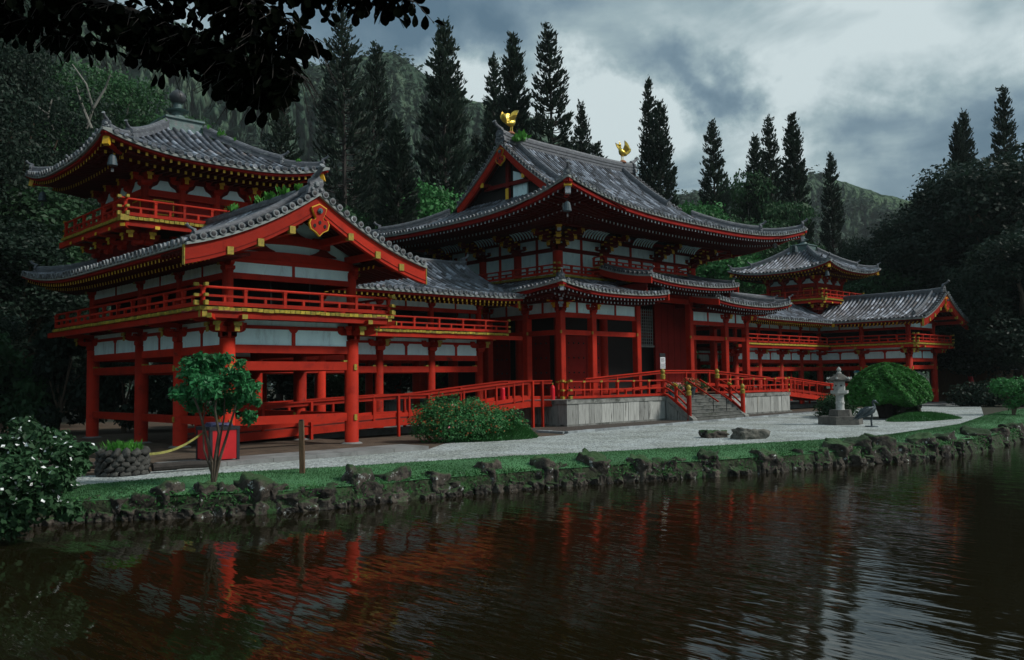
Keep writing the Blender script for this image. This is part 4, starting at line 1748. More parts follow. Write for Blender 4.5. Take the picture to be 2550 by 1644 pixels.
# lattice above the central doorway
LT = thing_part(H, 'lattice', (1.2, 34.9, 4.5))
for k in range(7):
    x = .55 + k * 1.35 / 6
    mb = MB()
    mb.box(x - .02, x + .02, 34.86, 34.90, 4.55, 6.9, 'chalk' if False else 'eave_board')
    mb.build('lattice_bar', LT)
for k in range(12):
    z = 4.6 + k * 2.2 / 11
    mb = MB()
    mb.box(.5, 1.95, 34.87, 34.91, z - .018, z + .018, 'eave_board')
    mb.build('lattice_bar', LT)
mb = MB()
mb.box(.45, 2.0, 34.80, 34.92, 4.42, 4.54, 'eave_board')
mb.build('lattice_sill', LT)


# ---- aisle roofs
def aprof(z0):
    return lambda d: z0 + .20 * d + .022 * d * d


DM = 3.75
AR = thing_part(H, 'aisle_roof', (-9, 31, 7.1))
p7 = aprof(7.15)
sl = Side((-11.7, 30.24), (-2.6, 30.24), (0, 1), p7, .42, .26, 2.4, 3.6)
ss = Side((-11.7, 49.76), (-11.7, 30.24), (1, 0), p7, .42, .42, 3.2, 3.6)
sr = Side((2.6, 30.24), (11.7, 30.24), (0, 1), p7, .26, .42, 2.4, 3.6)
sr2 = Side((11.7, 30.24), (11.7, 49.76), (-1, 0), p7, .42, .42, 3.2, 3.6)
sheet(AR, sl, lambda d: d, lambda d: sl.len, DM, 18)
rows(AR, sl, .305, lambda t: min(DM, t), r=.08)
sheet(AR, ss, lambda d: d, lambda d: ss.len - d, DM, 20)
rows(AR, ss, .305, lambda t: min(DM, ss.len - t), t0=7.5, t1=20, r=.08)
sheet(AR, sr, lambda d: 0, lambda d: sr.len - d, DM, 18)
rows(AR, sr, .305, lambda t: min(DM, sr.len - t), r=.08)
sheet(AR, sr2, lambda d: d, lambda d: sr2.len - d, DM, 20)
for sd, r0, r1 in ((sl, .45, 8.9), (ss, .45, 19.1), (sr, .2, 8.65), (sr2, .45, 19.1)):
    eaves(AR, sd, 2.3, 6.95, .30, 'rafter_white', raf_t=(r0, r1), drop=.10, h=.085, fascia_h=.16, rafters=sd is not sr2)


def side_verge(roof, side, t, sg):
    """closed end of an aisle roof: red board, pale edge and verge tiles running up the slope"""
    pts = [side.P(t, d) for d in np.linspace(-.02, DM, 9)]
    mb = MB()
    mb.sweep(pts, side.e * sg, -.06, .03, -.50, -.12, 'red')
    mb.build('verge_fascia', roof)
    mb = MB()
    mb.sweep(pts, side.e * sg, -.2, .10, -.118, -.02, 'eave_board')
    mb.build('verge_board', roof)
    for d in np.arange(.2, DM, .33):
        p = side.P(t, d) + side.e * sg * .14 + [0, 0, .06]
        place('verge_tile', STUB, roof, p, (0, random.uniform(0, 6), zrot(-side.e * sg)), .9)
    pts = [side.P(t - sg * .25, d) + [0, 0, .03] for d in np.linspace(DM, .25, 7)]
    ridge(roof, pts, .24, .16, 'verge_ridge', oni1=.5, courses=2)


side_verge(AR, sl, sl.len, 1)
side_verge(AR, sr, 0, -1)
for sd, f in ((sl, lambda d: d), (sr, lambda d: sr.len - d)):
    pts = [sd.P(f(d), d) + [0, 0, .03] for d in np.linspace(DM, .9, 7)]
    ridge(AR, pts, .28, .24, 'hip_ridge', oni1=.55, courses=3)
    pts = [sd.P(f(d), d) + [0, 0, .03] for d in np.linspace(.9, .15, 5)]
    ridge(AR, pts, .22, .15, 'hip_ridge', oni1=.55, courses=2)
    p0 = sd.P(f(.15), .15)
    cxs = -9.37 if sd is sl else 9.37
    mb = MB()
    mb.bar(p0 + [0, 0, -.36], (cxs, 32.55, 6.95), .18, .22, 'red')
    mb.build('hip_rafter', AR)
    mb = MB()
    dv = A3(cxs, 32.55, 6.95) - p0
    dv /= np.linalg.norm(dv)
    mb.bar(p0 + [0, 0, -.30] - dv * .05, p0 + [0, 0, -.30] + dv * .1, .26, .10, 'yellow')
    mb.bar(p0 + [0, 0, -.47] - dv * .04, p0 + [0, 0, -.47] + dv * .1, .2, .22, 'patterned')
    mb.build('hip_rafter_cap', AR)
CRF = thing_part(H, 'raised_centre_roof', (0, 31, 8.0))
sc_ = Side((-4.52, 30.02), (4.52, 30.02), (0, 1), aprof(8.02), .26, .26, 2.4, 3.6)
sheet(CRF, sc_, lambda d: 0, lambda d: sc_.len, DM, 18)
rows(CRF, sc_, .305, lambda t: DM, r=.08)
eaves(CRF, sc_, 2.4, 7.85, .30, 'rafter_white', drop=.10, h=.085, fascia_h=.16)
side_verge(CRF, sc_, sc_.len, 1)
side_verge(CRF, sc_, 0, -1)
for x in (-4.3, 4.3):
    mb = MB()
    mb.box(x - .06, x + .06, 30.5, 34.9, 7.05, 7.85, 'red_dark')
    mb.build('side_boarding', CRF)

# ---- balcony of the upper storey
UB = thing_part(H, 'balcony', (0, 34, 8.3))
zt = 8.40
mb = MB()
mb.box(-8.1, 8.1, 33.95, 46.05, 8.18, 8.27, 'red_dark')
mb.build('deck', UB)
cs = [(-8.2, 46.15), (-8.2, 33.85), (8.2, 33.85), (8.2, 46.15)]
for k, i in enumerate(((1, 0), (0, 1), (-1, 0))):
    plank_edge(UB, cs[k], cs[k + 1], i, zt, False, .22)
    i3 = A3(*i, 0)
    d = A3(cs[k + 1][0] - cs[k][0], cs[k + 1][1] - cs[k][1], 0)
    d /= np.linalg.norm(d)
    hbeam(UB, A3(*cs[k], 0) + i3 * .2 + d * .1, A3(*cs[k + 1], 0) + i3 * .2 - d * .1, 8.02, 8.28, .16, 'red', 'edge_beam')
    q = i3 * .17
    rail_run(UB, (A3(*cs[k], 0) + q + d * .17)[:2], (A3(*cs[k + 1], 0) + q - d * .17)[:2], (8.53, 8.74, 8.98), 1.25, (.25, .25), endpost=(k != 1 or True, k == 1 or True))
    hbeam(UB, A3(*cs[k], 0) + i3 * .45 + d * .3, A3(*cs[k + 1], 0) + i3 * .45 - d * .3, 8.42, 8.72, .03, 'plaster', 'rail_panel') if k == 9 else None
RB = thing_part(H, 'raised_balcony', (0, 33.6, 9.0))
cs = [(-4.5, 34.6), (-4.5, 33.5), (4.5, 33.5), (4.5, 34.6)]
for k, i in enumerate(((1, 0), (0, 1), (-1, 0))):
    plank_edge(RB, cs[k], cs[k + 1], i, 9.10, False, .22)
    i3 = A3(*i, 0)
    d = A3(cs[k + 1][0] - cs[k][0], cs[k + 1][1] - cs[k][1], 0)
    d /= np.linalg.norm(d)
    hbeam(RB, A3(*cs[k], 0) + i3 * .2 + d * .1, A3(*cs[k + 1], 0) + i3 * .2 - d * .1, 8.66, 8.98, .16, 'red', 'edge_beam')
    q = i3 * .17
    rail_run(RB, (A3(*cs[k], 0) + q + d * .17)[:2], (A3(*cs[k + 1], 0) + q - d * .17)[:2], (9.22, 9.45, 9.72), 1.3, (.25, .25) if k == 1 else (0, 0))
mb = MB()
mb.box(-4.4, 4.4, 33.75, 35.0, 8.9, 8.98, 'red_dark')
mb.build('deck', RB)

# ---- upper storey walls
UX = (-6.78, -2.73, 2.73, 6.78)
UY = (35.1, 38.4, 41.6, 44.9)
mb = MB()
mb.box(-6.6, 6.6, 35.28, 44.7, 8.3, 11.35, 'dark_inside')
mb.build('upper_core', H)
up = [(x, UY[0]) for x in UX] + [(UX[0], y) for y in UY[1:]] + [(UX[-1], y) for y in UY[1:]]
for (x, y) in up:
    mb = MB()
    mb.cyl(x, y, 8.28, 9.97, .30, 'red', 18)
    mb.build('upper_column', H)
ur = [((UX[i], UY[0]), (UX[i + 1], UY[0]), (0, -1)) for i in range(3)] + [((UX[0], UY[i + 1]), (UX[0], UY[i]), (-1, 0)) for i in range(3)] + [((UX[-1], UY[i]), (UX[-1], UY[i + 1]), (1, 0)) for i in range(3)]
for (a, b, o) in ur:
    p, q = A3(*a, 0), A3(*b, 0)
    d = (q - p) / np.linalg.norm(q - p)
    mid = (p + q) / 2
    o3 = A3(*o, 0)
    for u, v in ((p + d * .22, mid - d * .09), (mid + d * .09, q - d * .22)):
        hbeam(H, u, v, 8.28, 9.96, .08, 'plaster', 'plaster_panel')
        hbeam(H, u, v, 10.20, 10.80, .08, 'plaster', 'plaster_panel')
    hbeam(H, mid - d * .088, mid + d * .088, 8.28, 9.96, .18, 'red', 'strut')
    hbeam(H, mid - d * .088, mid + d * .088, 10.20, 10.80, .18, 'red', 'strut')
    hbeam(H, p, q, 9.961, 10.199, .22, 'red_dark')
    hbeam(H, p, q, 10.801, 11.02, .22, 'red_dark')
    hbeam(H, p + o3 * .95, q + o3 * .95, 10.90, 11.08, .16, 'red_dark', 'purlin')
    hbeam(H, p + o3 * 1.9 - d * 1.9, q + o3 * 1.9 + d * 1.9, 11.10, 11.28, .18, 'red_dark', 'purlin')
    # white curved ribs of the coved ceiling
    L = float(np.linalg.norm(q - p))
    n = 8
    for k in range(n):
        t = L * .5 + (k - (n - 1) / 2) * .26
        c0 = p + d * t
        mb = MB()
        pts = []
        for w in np.linspace(0, 1, 6):
            pts.append(c0 + o3 * (1.02 + .82 * w ** 1.25) + [0, 0, 10.80 + .42 * (1 - (1 - w) ** 2.2)])
        mb.sweep(pts, d, -.042, .042, -.05, .03, 'plaster')
        mb.build('cove_rib', H)


def hall_bracket(reach=1.95, corner=False):
    """three-stepped bracket set with yellow noses and sloping tail rafter; outward -y"""
    mb = MB()
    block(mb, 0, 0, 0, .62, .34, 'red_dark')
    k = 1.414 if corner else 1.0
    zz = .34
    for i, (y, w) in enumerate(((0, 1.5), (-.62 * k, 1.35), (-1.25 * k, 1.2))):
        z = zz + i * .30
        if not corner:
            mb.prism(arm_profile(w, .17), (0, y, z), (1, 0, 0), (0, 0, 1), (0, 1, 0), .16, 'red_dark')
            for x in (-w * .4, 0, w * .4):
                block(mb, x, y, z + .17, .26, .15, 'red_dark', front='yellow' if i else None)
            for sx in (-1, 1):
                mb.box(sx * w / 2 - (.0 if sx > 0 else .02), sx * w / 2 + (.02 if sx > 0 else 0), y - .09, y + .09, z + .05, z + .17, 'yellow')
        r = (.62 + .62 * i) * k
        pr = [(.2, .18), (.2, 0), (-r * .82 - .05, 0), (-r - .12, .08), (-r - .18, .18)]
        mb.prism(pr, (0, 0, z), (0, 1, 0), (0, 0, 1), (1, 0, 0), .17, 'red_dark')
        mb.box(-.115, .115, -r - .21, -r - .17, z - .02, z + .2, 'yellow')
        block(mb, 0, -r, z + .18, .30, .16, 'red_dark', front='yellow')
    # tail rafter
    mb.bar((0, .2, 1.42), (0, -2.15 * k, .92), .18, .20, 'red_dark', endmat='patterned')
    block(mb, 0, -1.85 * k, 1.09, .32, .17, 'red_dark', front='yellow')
    return mb.mesh('bracket', (0, 0, 0))[0]


HBm, HBc = hall_bracket(), hall_bracket(corner=True)
for (x, y) in up:
    outs = []
    if y < 36:
        outs.append((0, -1))
    if x < -6:
        outs.append((-1, 0))
    if x > 6:
        outs.append((1, 0))
    for o in outs:
        place('bracket', HBm, H, (x, y, 9.96), (0, 0, zrot((-o[0], -o[1]))), (1, 1, .86))
    if len(outs) == 2:
        dv = (outs[0][0] + outs[1][0], outs[0][1] + outs[1][1])
        place('bracket', HBc, H, (x, y, 9.965), (0, 0, zrot((-dv[0], -dv[1]))), (1.1, 1, .86))

# ---- main roof
MR = thing_part(H, 'main_roof', (0, 40, 11.5))
EX, EY0, EY1 = 12.25, 29.2, 50.8
DF, GX, GW = 10.8, 6.6, 5.9
mp = lambda d: 11.50 + .15 * d + .0378 * d * d
mf = Side((-EX, EY0), (EX, EY0), (0, 1), mp, 1.18, 1.18, 3.1, 7.5)
ml = Side((-EX, EY1), (-EX, EY0), (1, 0), mp, 1.18, 1.18, 3.1, 7.5)
mr_ = Side((EX, EY0), (EX, EY1), (-1, 0), mp, 1.18, 1.18, 3.1, 7.5)
mk = Side((EX, EY1), (-EX, EY1), (0, -1), mp, 1.18, 1.18, 3.1, 7.5)
dg = EX - GX
for sd in (mf, mk):
    sheet(MR, sd, lambda d: min(d, dg), lambda d: sd.len - min(d, dg), DF, 40)
for sd in (ml, mr_):
    sheet(MR, sd, lambda d: d, lambda d: sd.len - d, EX - GW, 34)
pt = .305
rows(MR, mf, pt, lambda t: DF if dg <= t <= mf.len - dg else min(t, mf.len - t), r=.082)
rows(MR, ml, pt, lambda t: min(EX - GW, t, ml.len - t), r=.082)
for sd in (mf, ml, mr_, mk):
    vis = sd in (mf, ml)
    eaves(MR, sd, 4.6, 11.42, .32 if vis else 1.2, 'rafter_white', raf_t=(.9, sd.len - .9), drop=.12, h=.10, nseg=44, fascia_h=.22, rafters=vis)
zr = mp(DF) - .12
ridge(MR, [(-6.62, CYH, zr + .16), (-5.6, CYH, zr + .05), (-3, CYH, zr), (3, CYH, zr), (5.6, CYH, zr + .05), (6.62, CYH, zr + .16)], .50, .62, oni0=1.25, oni1=1.25, courses=6)
for sx in (-1, 1):
    for sd, ff in ((mf, lambda x: x + EX), (mk, lambda x: EX - x)):
        x = sx * 5.35
        pts = [sd.P(ff(x), d) + [0, 0, .04] for d in np.linspace(DF - .2, 6.7, 8)]
        ridge(MR, pts, .32, .34, 'verge_ridge', oni1=.75, courses=4)
        for k, (d0, d1, w, h) in enumerate(((dg, 2.3, .34, .32), (2.3, .25, .26, .20))):
            pts = []
            for d in np.linspace(d0, d1, 9):
                t = d if ((sx < 0) == (sd is mf)) else sd.len - d
                pts.append(sd.P(t, d) + [0, 0, .04])
            ridge(MR, pts, w, h, 'hip_ridge', oni1=.8 if k == 0 else .72, courses=3)
    for sd in (mf, mk):
        t = .25 if ((sx < 0) == (sd is mf)) else sd.len - .25
        p0 = sd.P(t, .25)
        ty = UY[0] if sd is mf else UY[-1]
        tx = sx * 6.78
        p1 = A3(tx, ty, 11.35)
        dv = (p1 - p0) / np.linalg.norm(p1 - p0)
        mb = MB()
        mb.bar(p0 + [0, 0, -.50], p1, .26, .34, 'red')
        mb.bar(p0 + [0, 0, -.50] + dv * 1.9, p1 + [0, 0, -.4], .24, .3, 'red')
        mb.build('hip_rafter', MR)
        if sd is mf or sx < 0:
            mb = MB()
            mb.bar(p0 + [0, 0, -.40] - dv * .09, p0 + [0, 0, -.40] + dv * .15, .40, .13, 'yellow')
            mb.bar(p0 + [0, 0, -.66] - dv * .06, p0 + [0, 0, -.66] + dv * .15, .28, .36, 'patterned')
            mb.build('hip_rafter_cap', MR)
            mb = MB()
            mb.bar(p0 + [0, 0, -.80] + dv * 1.86, p0 + [0, 0, -.80] + dv * 2.0, .26, .36, 'patterned')
            mb.build('hip_rafter_cap', MR)
        if sd is mf:
            q = p0 + dv * .55
            bell('wind_bell', 'bronze wind bell hanging under the %s eave corner of the main hall' % ('nearest' if sx < 0 else 'right front'), (q[0], q[1], q[2] - 1.55), 1.2)
    # gable
    gable_end(MR, (sx * GX, CYH), (0, 1, 0), (sx, 0, 0), 4.35, lambda t: mp(DF - t), .55, 1.05, tip_yellow=False, soffit_d=.7)
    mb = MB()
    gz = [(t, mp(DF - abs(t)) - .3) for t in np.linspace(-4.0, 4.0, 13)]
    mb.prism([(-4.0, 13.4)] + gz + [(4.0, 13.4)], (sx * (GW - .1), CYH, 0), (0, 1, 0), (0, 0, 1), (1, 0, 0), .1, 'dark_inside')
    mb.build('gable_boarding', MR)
    mb = MB()
    mb.prism([(-1.6, 14.0), (-1.6, 14.8), (-.9, 15.5), (-.35, 15.7), (-.35, 14.0)], (sx * GW, CYH, 0), (0, 1, 0), (0, 0, 1), (1, 0, 0), .1, 'plaster')
    mb.build('gable_plaster', MR)
    for (y, z) in ((-1.9, 15.05), (1.9, 15.05), (0, 16.55)):
        mb = MB()
        mb.bar((sx * (GW - .3), CYH + y, z), (sx * (GX - .06), CYH + y, z), .22, .26, 'red_dark')
        mb.bar((sx * (GX - .059), CYH + y, z), (sx * (GX + .03), CYH + y, z), .24, .28, 'yellow')
        mb.build('purlin', MR)
    mb = MB()
    mb.box(sx * (GW + .05), sx * (GW + .25), CYH - 2.2, CYH + 2.2, 14.75, 15.0, 'red_dark')
    mb.box(sx * (GW + .06), sx * (GW + .24), CYH - .14, CYH + .14, 13.7, 16.4, 'red_dark')
    mb.box(sx * (GW + .25), sx * (GW + .28), CYH - .13, CYH + .13, 13.9, 14.6, 'yellow')
    mb.build('gable_frame', MR)
weeds(MR, (-5.2, 39.6, zr + .35), .7, 40)
weeds(MR, (-5.75, 39.55, zr + .2), .5, 30)


# ---- gilded phoenixes on the ridge
def phoenix(label, x, z, face):
    """gilded bird standing on the ridge; face = +1 looks towards +x"""
    f = face
    T = thing('phoenix_statue', label, 'statue', (x, CYH, z), 'gilded phoenixes on the main ridge')
    P = lambda a, b, c: (x + f * a * .74, CYH + b * .74, z + .03 + (c - .03) * .78)
    mb = MB()
    mb.lathe((x, CYH, z), [(.28, 0), (.26, .08), (.17, .16), (.10, .20)], 'terracotta', 10)
    mb.build('base', T)
    for sy in (-1, 1):
        mb = MB()
        mb.tube([P(.10, sy * .10, .2), P(.06, sy * .10, .45), P(.10, sy * .10, .62), P(-.02, sy * .09, .85)], [.03, .028, .035, .07], 'gold', 7)
        mb.build('leg', T)
    mb = MB()
    mb.tube([P(-.62, 0, .80), P(-.42, 0, .84), P(-.15, 0, .88), P(.14, 0, .98), P(.30, 0, 1.12), P(.36, 0, 1.30), P(.33, 0, 1.46), P(.36, 0, 1.58), P(.44, 0, 1.66), P(.54, 0, 1.64), P(.70, 0, 1.57)],
            [.04, .13, .22, .24, .17, .10, .075, .08, .105, .06, .012], 'gold', 12)
    mb.build('body', T, smooth=True)
    mb = MB()
    for k in range(4):
        a = 1.0 + k * .35
        mb.tube([P(.42, 0, 1.72), P(.42 - .10 * math.cos(a), 0, 1.72 + .14 * math.sin(a)), P(.42 - .20 * math.cos(a), 0, 1.72 + .2 * math.sin(a))], [.03, .03, .005], 'gold', 5)
    mb.build('crest', T)
    for sy in (-1, 1):
        mb = MB()
        for k in range(9):
            u = k / 8
            b0 = A3(*P(.16 - .34 * u, sy * .16, 1.05 - .06 * u))
            ang = 1.25 + .95 * u
            Ln = .95 - .35 * u
            tip = A3(*P(.16 - .34 * u + Ln * math.cos(ang) * .75, sy * (.16 + .42 * (1 - .2 * u)), 1.05 + Ln * math.sin(ang)))
            md = (b0 + tip) / 2 + A3(-f * .08, sy * .10, .02)
            sd = A3(f * .075, 0, .03)
            th = A3(0, sy * .022, 0)
            V = [b0 - sd * .5, md - sd, tip, md + sd, b0 + sd * .5]
            mb.add([v - th for v in V] + [v + th for v in V], [(4, 3, 2, 1, 0), (5, 6, 7, 8, 9), (0, 1, 6, 5), (1, 2, 7, 6), (2, 3, 8, 7), (3, 4, 9, 8), (4, 0, 5, 9)], 'gold')
        mb.build('wing', T)
    mb = MB()
    for k in range(9):
        u = (k - 4) / 4
        pts = [P(-.50, u * .06, .82), P(-.72, u * .16, .98 + .10 * (1 - abs(u))), P(-.90, u * .26, 1.22 + .16 * (1 - abs(u))), P(-.92 - .1 * (1 - abs(u)), u * .34, 1.44 + .26 * (1 - abs(u)))]
        mb.tube(pts, [.035, .06, .055, .01], 'gold', 5)
    mb.build('tail', T)
    return T


zt_r = zr + .62 + .16
phoenix('gilded phoenix with raised wings on the left end of the main ridge', -5.75, zt_r, 1)
phoenix('gilded phoenix with raised wings on the right end of the main ridge', 5.6, zt_r, -1)

# ================================================================== stone terrace in front of the hall
TR = thing('stone_terrace', 'weathered concrete terrace with red railing and stone steps before the hall', 'terrace', (0, 31, 0))
PX, PY, PZ = 11.32, 30.4, 1.34
mb = MB()
mb.box(-PX + .08, PX - .08, PY + .08, 48.5, 0, PZ - .2, 'concrete')
mb.build('core', TR)
mb = MB()
mb.box(-PX - .03, PX + .03, PY - .03, 48.6, PZ - .2, PZ, 'coping')
mb.build('coping', TR)
mb = MB()
mb.box(-PX - .08, PX + .08, PY - .08, 48.6, -.05, .10, 'coping')
mb.build('footing', TR)


def stone_panels(a, b, out_, n, x_):
    a, b, o = A3(*a, 0), A3(*b, 0), A3(*out_, 0)
    L = float(np.linalg.norm(b - a))
    d = (b - a) / L
    ts = [0]
    while ts[-1] < L - .5:
        ts.append(ts[-1] + random.choice((.42, .62, .85, .95)))
    ts[-1] = L
    for u, v in zip(ts[:-1], ts[1:]):
        mb = MB()
        p, q = a + d * (u + .012), a + d * (v - .012)
        w = random.uniform(.045, .085)
        P4 = [p, q, q - o * .2, p - o * .2]
        P4 = [p + o * (w - .08), q + o * (w - .08), q - o * .1, p - o * .1]
        mb.hexa([(r_[0], r_[1], .10) for r_ in P4] + [(r_[0], r_[1], PZ - .202) for r_ in P4], 'concrete')
        mb.build('stone_panel', TR)


stone_panels((-PX + .02, PY + .0), (-2.95, PY + .0), (0, -1), 9, 0)
stone_panels((2.95, PY), (PX - .02, PY), (0, -1), 9, 0)
stone_panels((-PX, 40), (-PX, PY + .02), (-1, 0), 9, 0)
# steps between sloping stone strings
ST = thing_part(TR, 'stairs', (0, 29.6, 0))
nst = 7
for k in range(nst):
    y0 = 28.62 + k * (PY - 28.62) / nst
    mb = MB()
    mb.box(-2.52, 2.52, y0, PY + .2 + k * .001, PZ / nst * k - (.03 if k == 0 else -.001), PZ / nst * (k + 1), 'step_stone')
    mb.build('step', ST)
    mb = MB()
    mb.box(-2.50, 2.50, y0 - .03, y0 + .24, PZ / nst * (k + 1) + .001, PZ / nst * (k + 1) + .022, 'coping')
    mb.build('tread', ST)
for sx in (-1, 1):
    mb = MB()
    y_, z_ = 28.75, .0
    prof_ = [(28.55, -.02), (28.55, .10), (PY - .1, PZ + .02), (PY + .4, PZ + .02), (PY + .4, PZ - .2), (PY, PZ - .2), (28.8, -.02)]
    mb.prism([(a, b) for a, b in prof_], (sx * 2.73, 0, 0), (0, 1, 0), (0, 0, 1), (1, 0, 0), .42, 'coping')
    mb.build('string', ST)
    mb = MB()
    mb.prism([(28.85, -.02), (PY, PZ - .22), (PY, -.02)], (sx * 2.76, 0, 0), (0, 1, 0), (0, 0, 1), (1, 0, 0), .30, 'concrete')
    mb.build('string_wall', ST)
# railing of the terrace
zs = (1.47, 1.85, 2.27)
rl = thing_part(TR, 'railing', (0, 30.6, PZ))
rail_run(rl, (-PX + .18, PY + .22), (-2.81, PY + .22), zs, 1.42, (.3, 0), gold_joint=True, thick=.15, top_r=.05)
rail_run(rl, (2.81, PY + .22), (PX - .18, PY + .22), zs, 1.42, (0, .45), gold_joint=True, thick=.15, top_r=.05)
rail_run(rl, (-PX + .22, 31.2), (-PX + .22, PY + .18), zs, 1.3, (0, .3), gold_joint=True, thick=.15, top_r=.05)
for sx in (-1, 1):
    # upper and lower newels with jewel caps
    for (y, z0, z1) in ((PY + .25, PZ - .05, 2.36), (28.88, 0, 1.42)):
        mb = MB()
        mb.cyl(sx * 2.81, y, z0, z1, .135, 'red', 16)
        mb.build('newel', rl)
        mb = MB()
        giboshi(mb, sx * 2.81, y, z1, 1.12)
        mb.build('newel_cap', rl)
    for (dz0, dz1, w, h, nm) in ((1.44, .42, .15, .16, 'stair_bottom_rail'), (1.84, .78, .11, .09, 'stair_middle_rail'), (2.25, 1.22, .10, .10, 'stair_top_rail')):
        mb = MB()
        pts = []
        for u in np.linspace(0, 1, 9):
            y = PY + .1 - u * (PY + .1 - 28.95)
            z = dz0 + (dz1 - dz0) * (u ** 1.35)
            pts.append((sx * 2.81, y, z))
        if nm == 'stair_top_rail':
            mb.tube(pts, .05, 'red', 8)
        else:
            mb.sweep(pts, (1, 0, 0), -w / 2, w / 2, -h / 2, h / 2, 'red')
        mb.build(nm, rl)
    mb = MB()
    mb.bar((sx * 2.81, 29.75, .85), (sx * 2.81, 29.75, 1.95), .14, .14, 'red', up=(0, 1, 0))
    mb.bar((sx * 2.81, 29.66, 1.94), (sx * 2.81, 29.88, 2.06), .13, .13, 'gold_cap')
    mb.build('stair_post', rl)
# slim handrails in the middle of the steps
for k, x in enumerate((-.35, 1.05)):
    hr = thing('handrail', 'slim red handrail on thin black poles, %s of the pair on the steps' % ('left' if k == 0 else 'right'), 'handrail', (x, 29.4, .4), 'handrails on the steps')
    mb = MB()
    mb.bar((x, 28.55, 1.0), (x, 30.75, 2.30), .07, .07, 'red')
    mb.build('rail', hr)
    for (y, z0, z1) in ((28.9, .2, 1.2), (30.6, PZ, 2.2)):
        mb = MB()
        mb.cyl(x, y, z0, z1, .022, 'black_iron', 8)
        mb.build('pole', hr)


# ---- ramps
def ramp_rail(par, pts, zt, zb, posts, width=.10, stringer=True):
    """pts: list of (x, y, ztop): cap rail, lower rail, posts and stringer boards"""
    P = [A3(*p) for p in pts]
    d = P[-1] - P[0]
    d[2] = 0
    d /= np.linalg.norm(d)
    n = A3(-d[1], d[0], 0)
    mb = MB()
    mb.sweep(P, n, -.10, .10, -.055, 0, 'red')
    mb.build('cap_rail', par)
    mb = MB()
    mb.sweep(P, n, -.035, .035, -.20, -.056, 'red')
    mb.build('upper_rail', par)
    mb = MB()
    mb.sweep(P, n, -.04, .04, -.98, -.80, 'red')
    mb.build('kick_board', par)
    if stringer:
        mb = MB()
        mb.sweep(P, n, -.05, .05, -1.36, -1.06, 'red')
        mb.build('stringer', par)
    for (x, tall) in posts:
        tt = [q[0] for q in P]
        if tt[0] > tt[-1]:
            z = np.interp(x, tt[::-1], [q[2] for q in P][::-1])
            y = np.interp(x, tt[::-1], [q[1] for q in P][::-1])
        else:
            z = np.interp(x, tt, [q[2] for q in P])
            y = np.interp(x, tt, [q[1] for q in P])
        mb = MB()
        z0 = (.0 if tall else z - 1.06)
        yy = y - (.09 if tall else 0)
        mb.bar((x, yy, z0), (x, yy, z - .056), .12, .10, 'red', up=(1, 0, 0))
        mb.build('post', par)


for s in (-1, 1):
    RP = thing('access_ramp', 'long red timber ramp climbing to the terrace from the left gallery' if s < 0 else 'red timber ramp descending from the terrace to the right gallery', 'ramp', (s * 19, 32.2, 0), 'side ramps of the hall')
    for yb, tallp in ((31.5, True), (33.3, True)):
        pts = [(s * 30.0, yb, 1.50), (s * 21.2, yb, 1.84), (s * 19.45, yb, 1.84), (s * 13.1, yb, 2.38), (s * 11.3, yb, 2.38)]
        if yb < 32:
            posts = [(s * a, True) for a in (29.5, 25.5, 21.14, 19.46, 12.75, 12.05)] + [(s * a, False) for a in (27.6, 23.6, 22.4, 20.5, 17.3, 15.2, 14.0, 13.4)]
        else:
            posts = [(s * a, True) for a in (29.5, 25.5, 21.14, 19.46, 16, 12.75)] + [(s * a, False) for a in (27.5, 23.3, 17.8, 14.3)]
        ramp_rail(RP, pts, 0, 0, posts)
    mb = MB()
    pts = [A3(s * 30.0, 32.4, .46), A3(s * 21.2, 32.4, .80), A3(s * 19.45, 32.4, .80), A3(s * 13.1, 32.4, 1.33), A3(s * 11.36, 32.4, 1.33)]
    mb.sweep(pts, A3(0, 1, 0), -.88, .88, -.10, 0, 'deck_red')
    mb.build('deck', RP)
    mb = MB()
    mb.sweep([A3(s * 30, 33.2, 0), A3(s * 13, 33.2, 0)], A3(0, 1, 0), -.1, .1, -.05, .30, 'slab')
    mb.build('foundation', RP)

# bridge-like ramp over the threshold, on the terrace
RB2 = thing('threshold_ramp', 'low humped red ramp with railing crossing the terrace before the doors', 'ramp', (0, 31.3, PZ))
pts = [(-8.9, 31.3, 2.45), (-1.9, 31.3, 2.88), (2.9, 31.3, 2.88), (10.2, 31.3, 2.38)]
ramp_rail(RB2, pts, 0, 0, [(x, False) for x in (-8.5, -6.2, -4.2, -1.9, 0.4, 2.9, 5.3, 7.6, 9.8)], stringer=False)
mb = MB()
mb.sweep([A3(p[0], 31.95, p[2] - 1.0) for p in pts], A3(0, 1, 0), -.55, .55, -.06, 0, 'deck_red')
mb.build('deck', RB2)

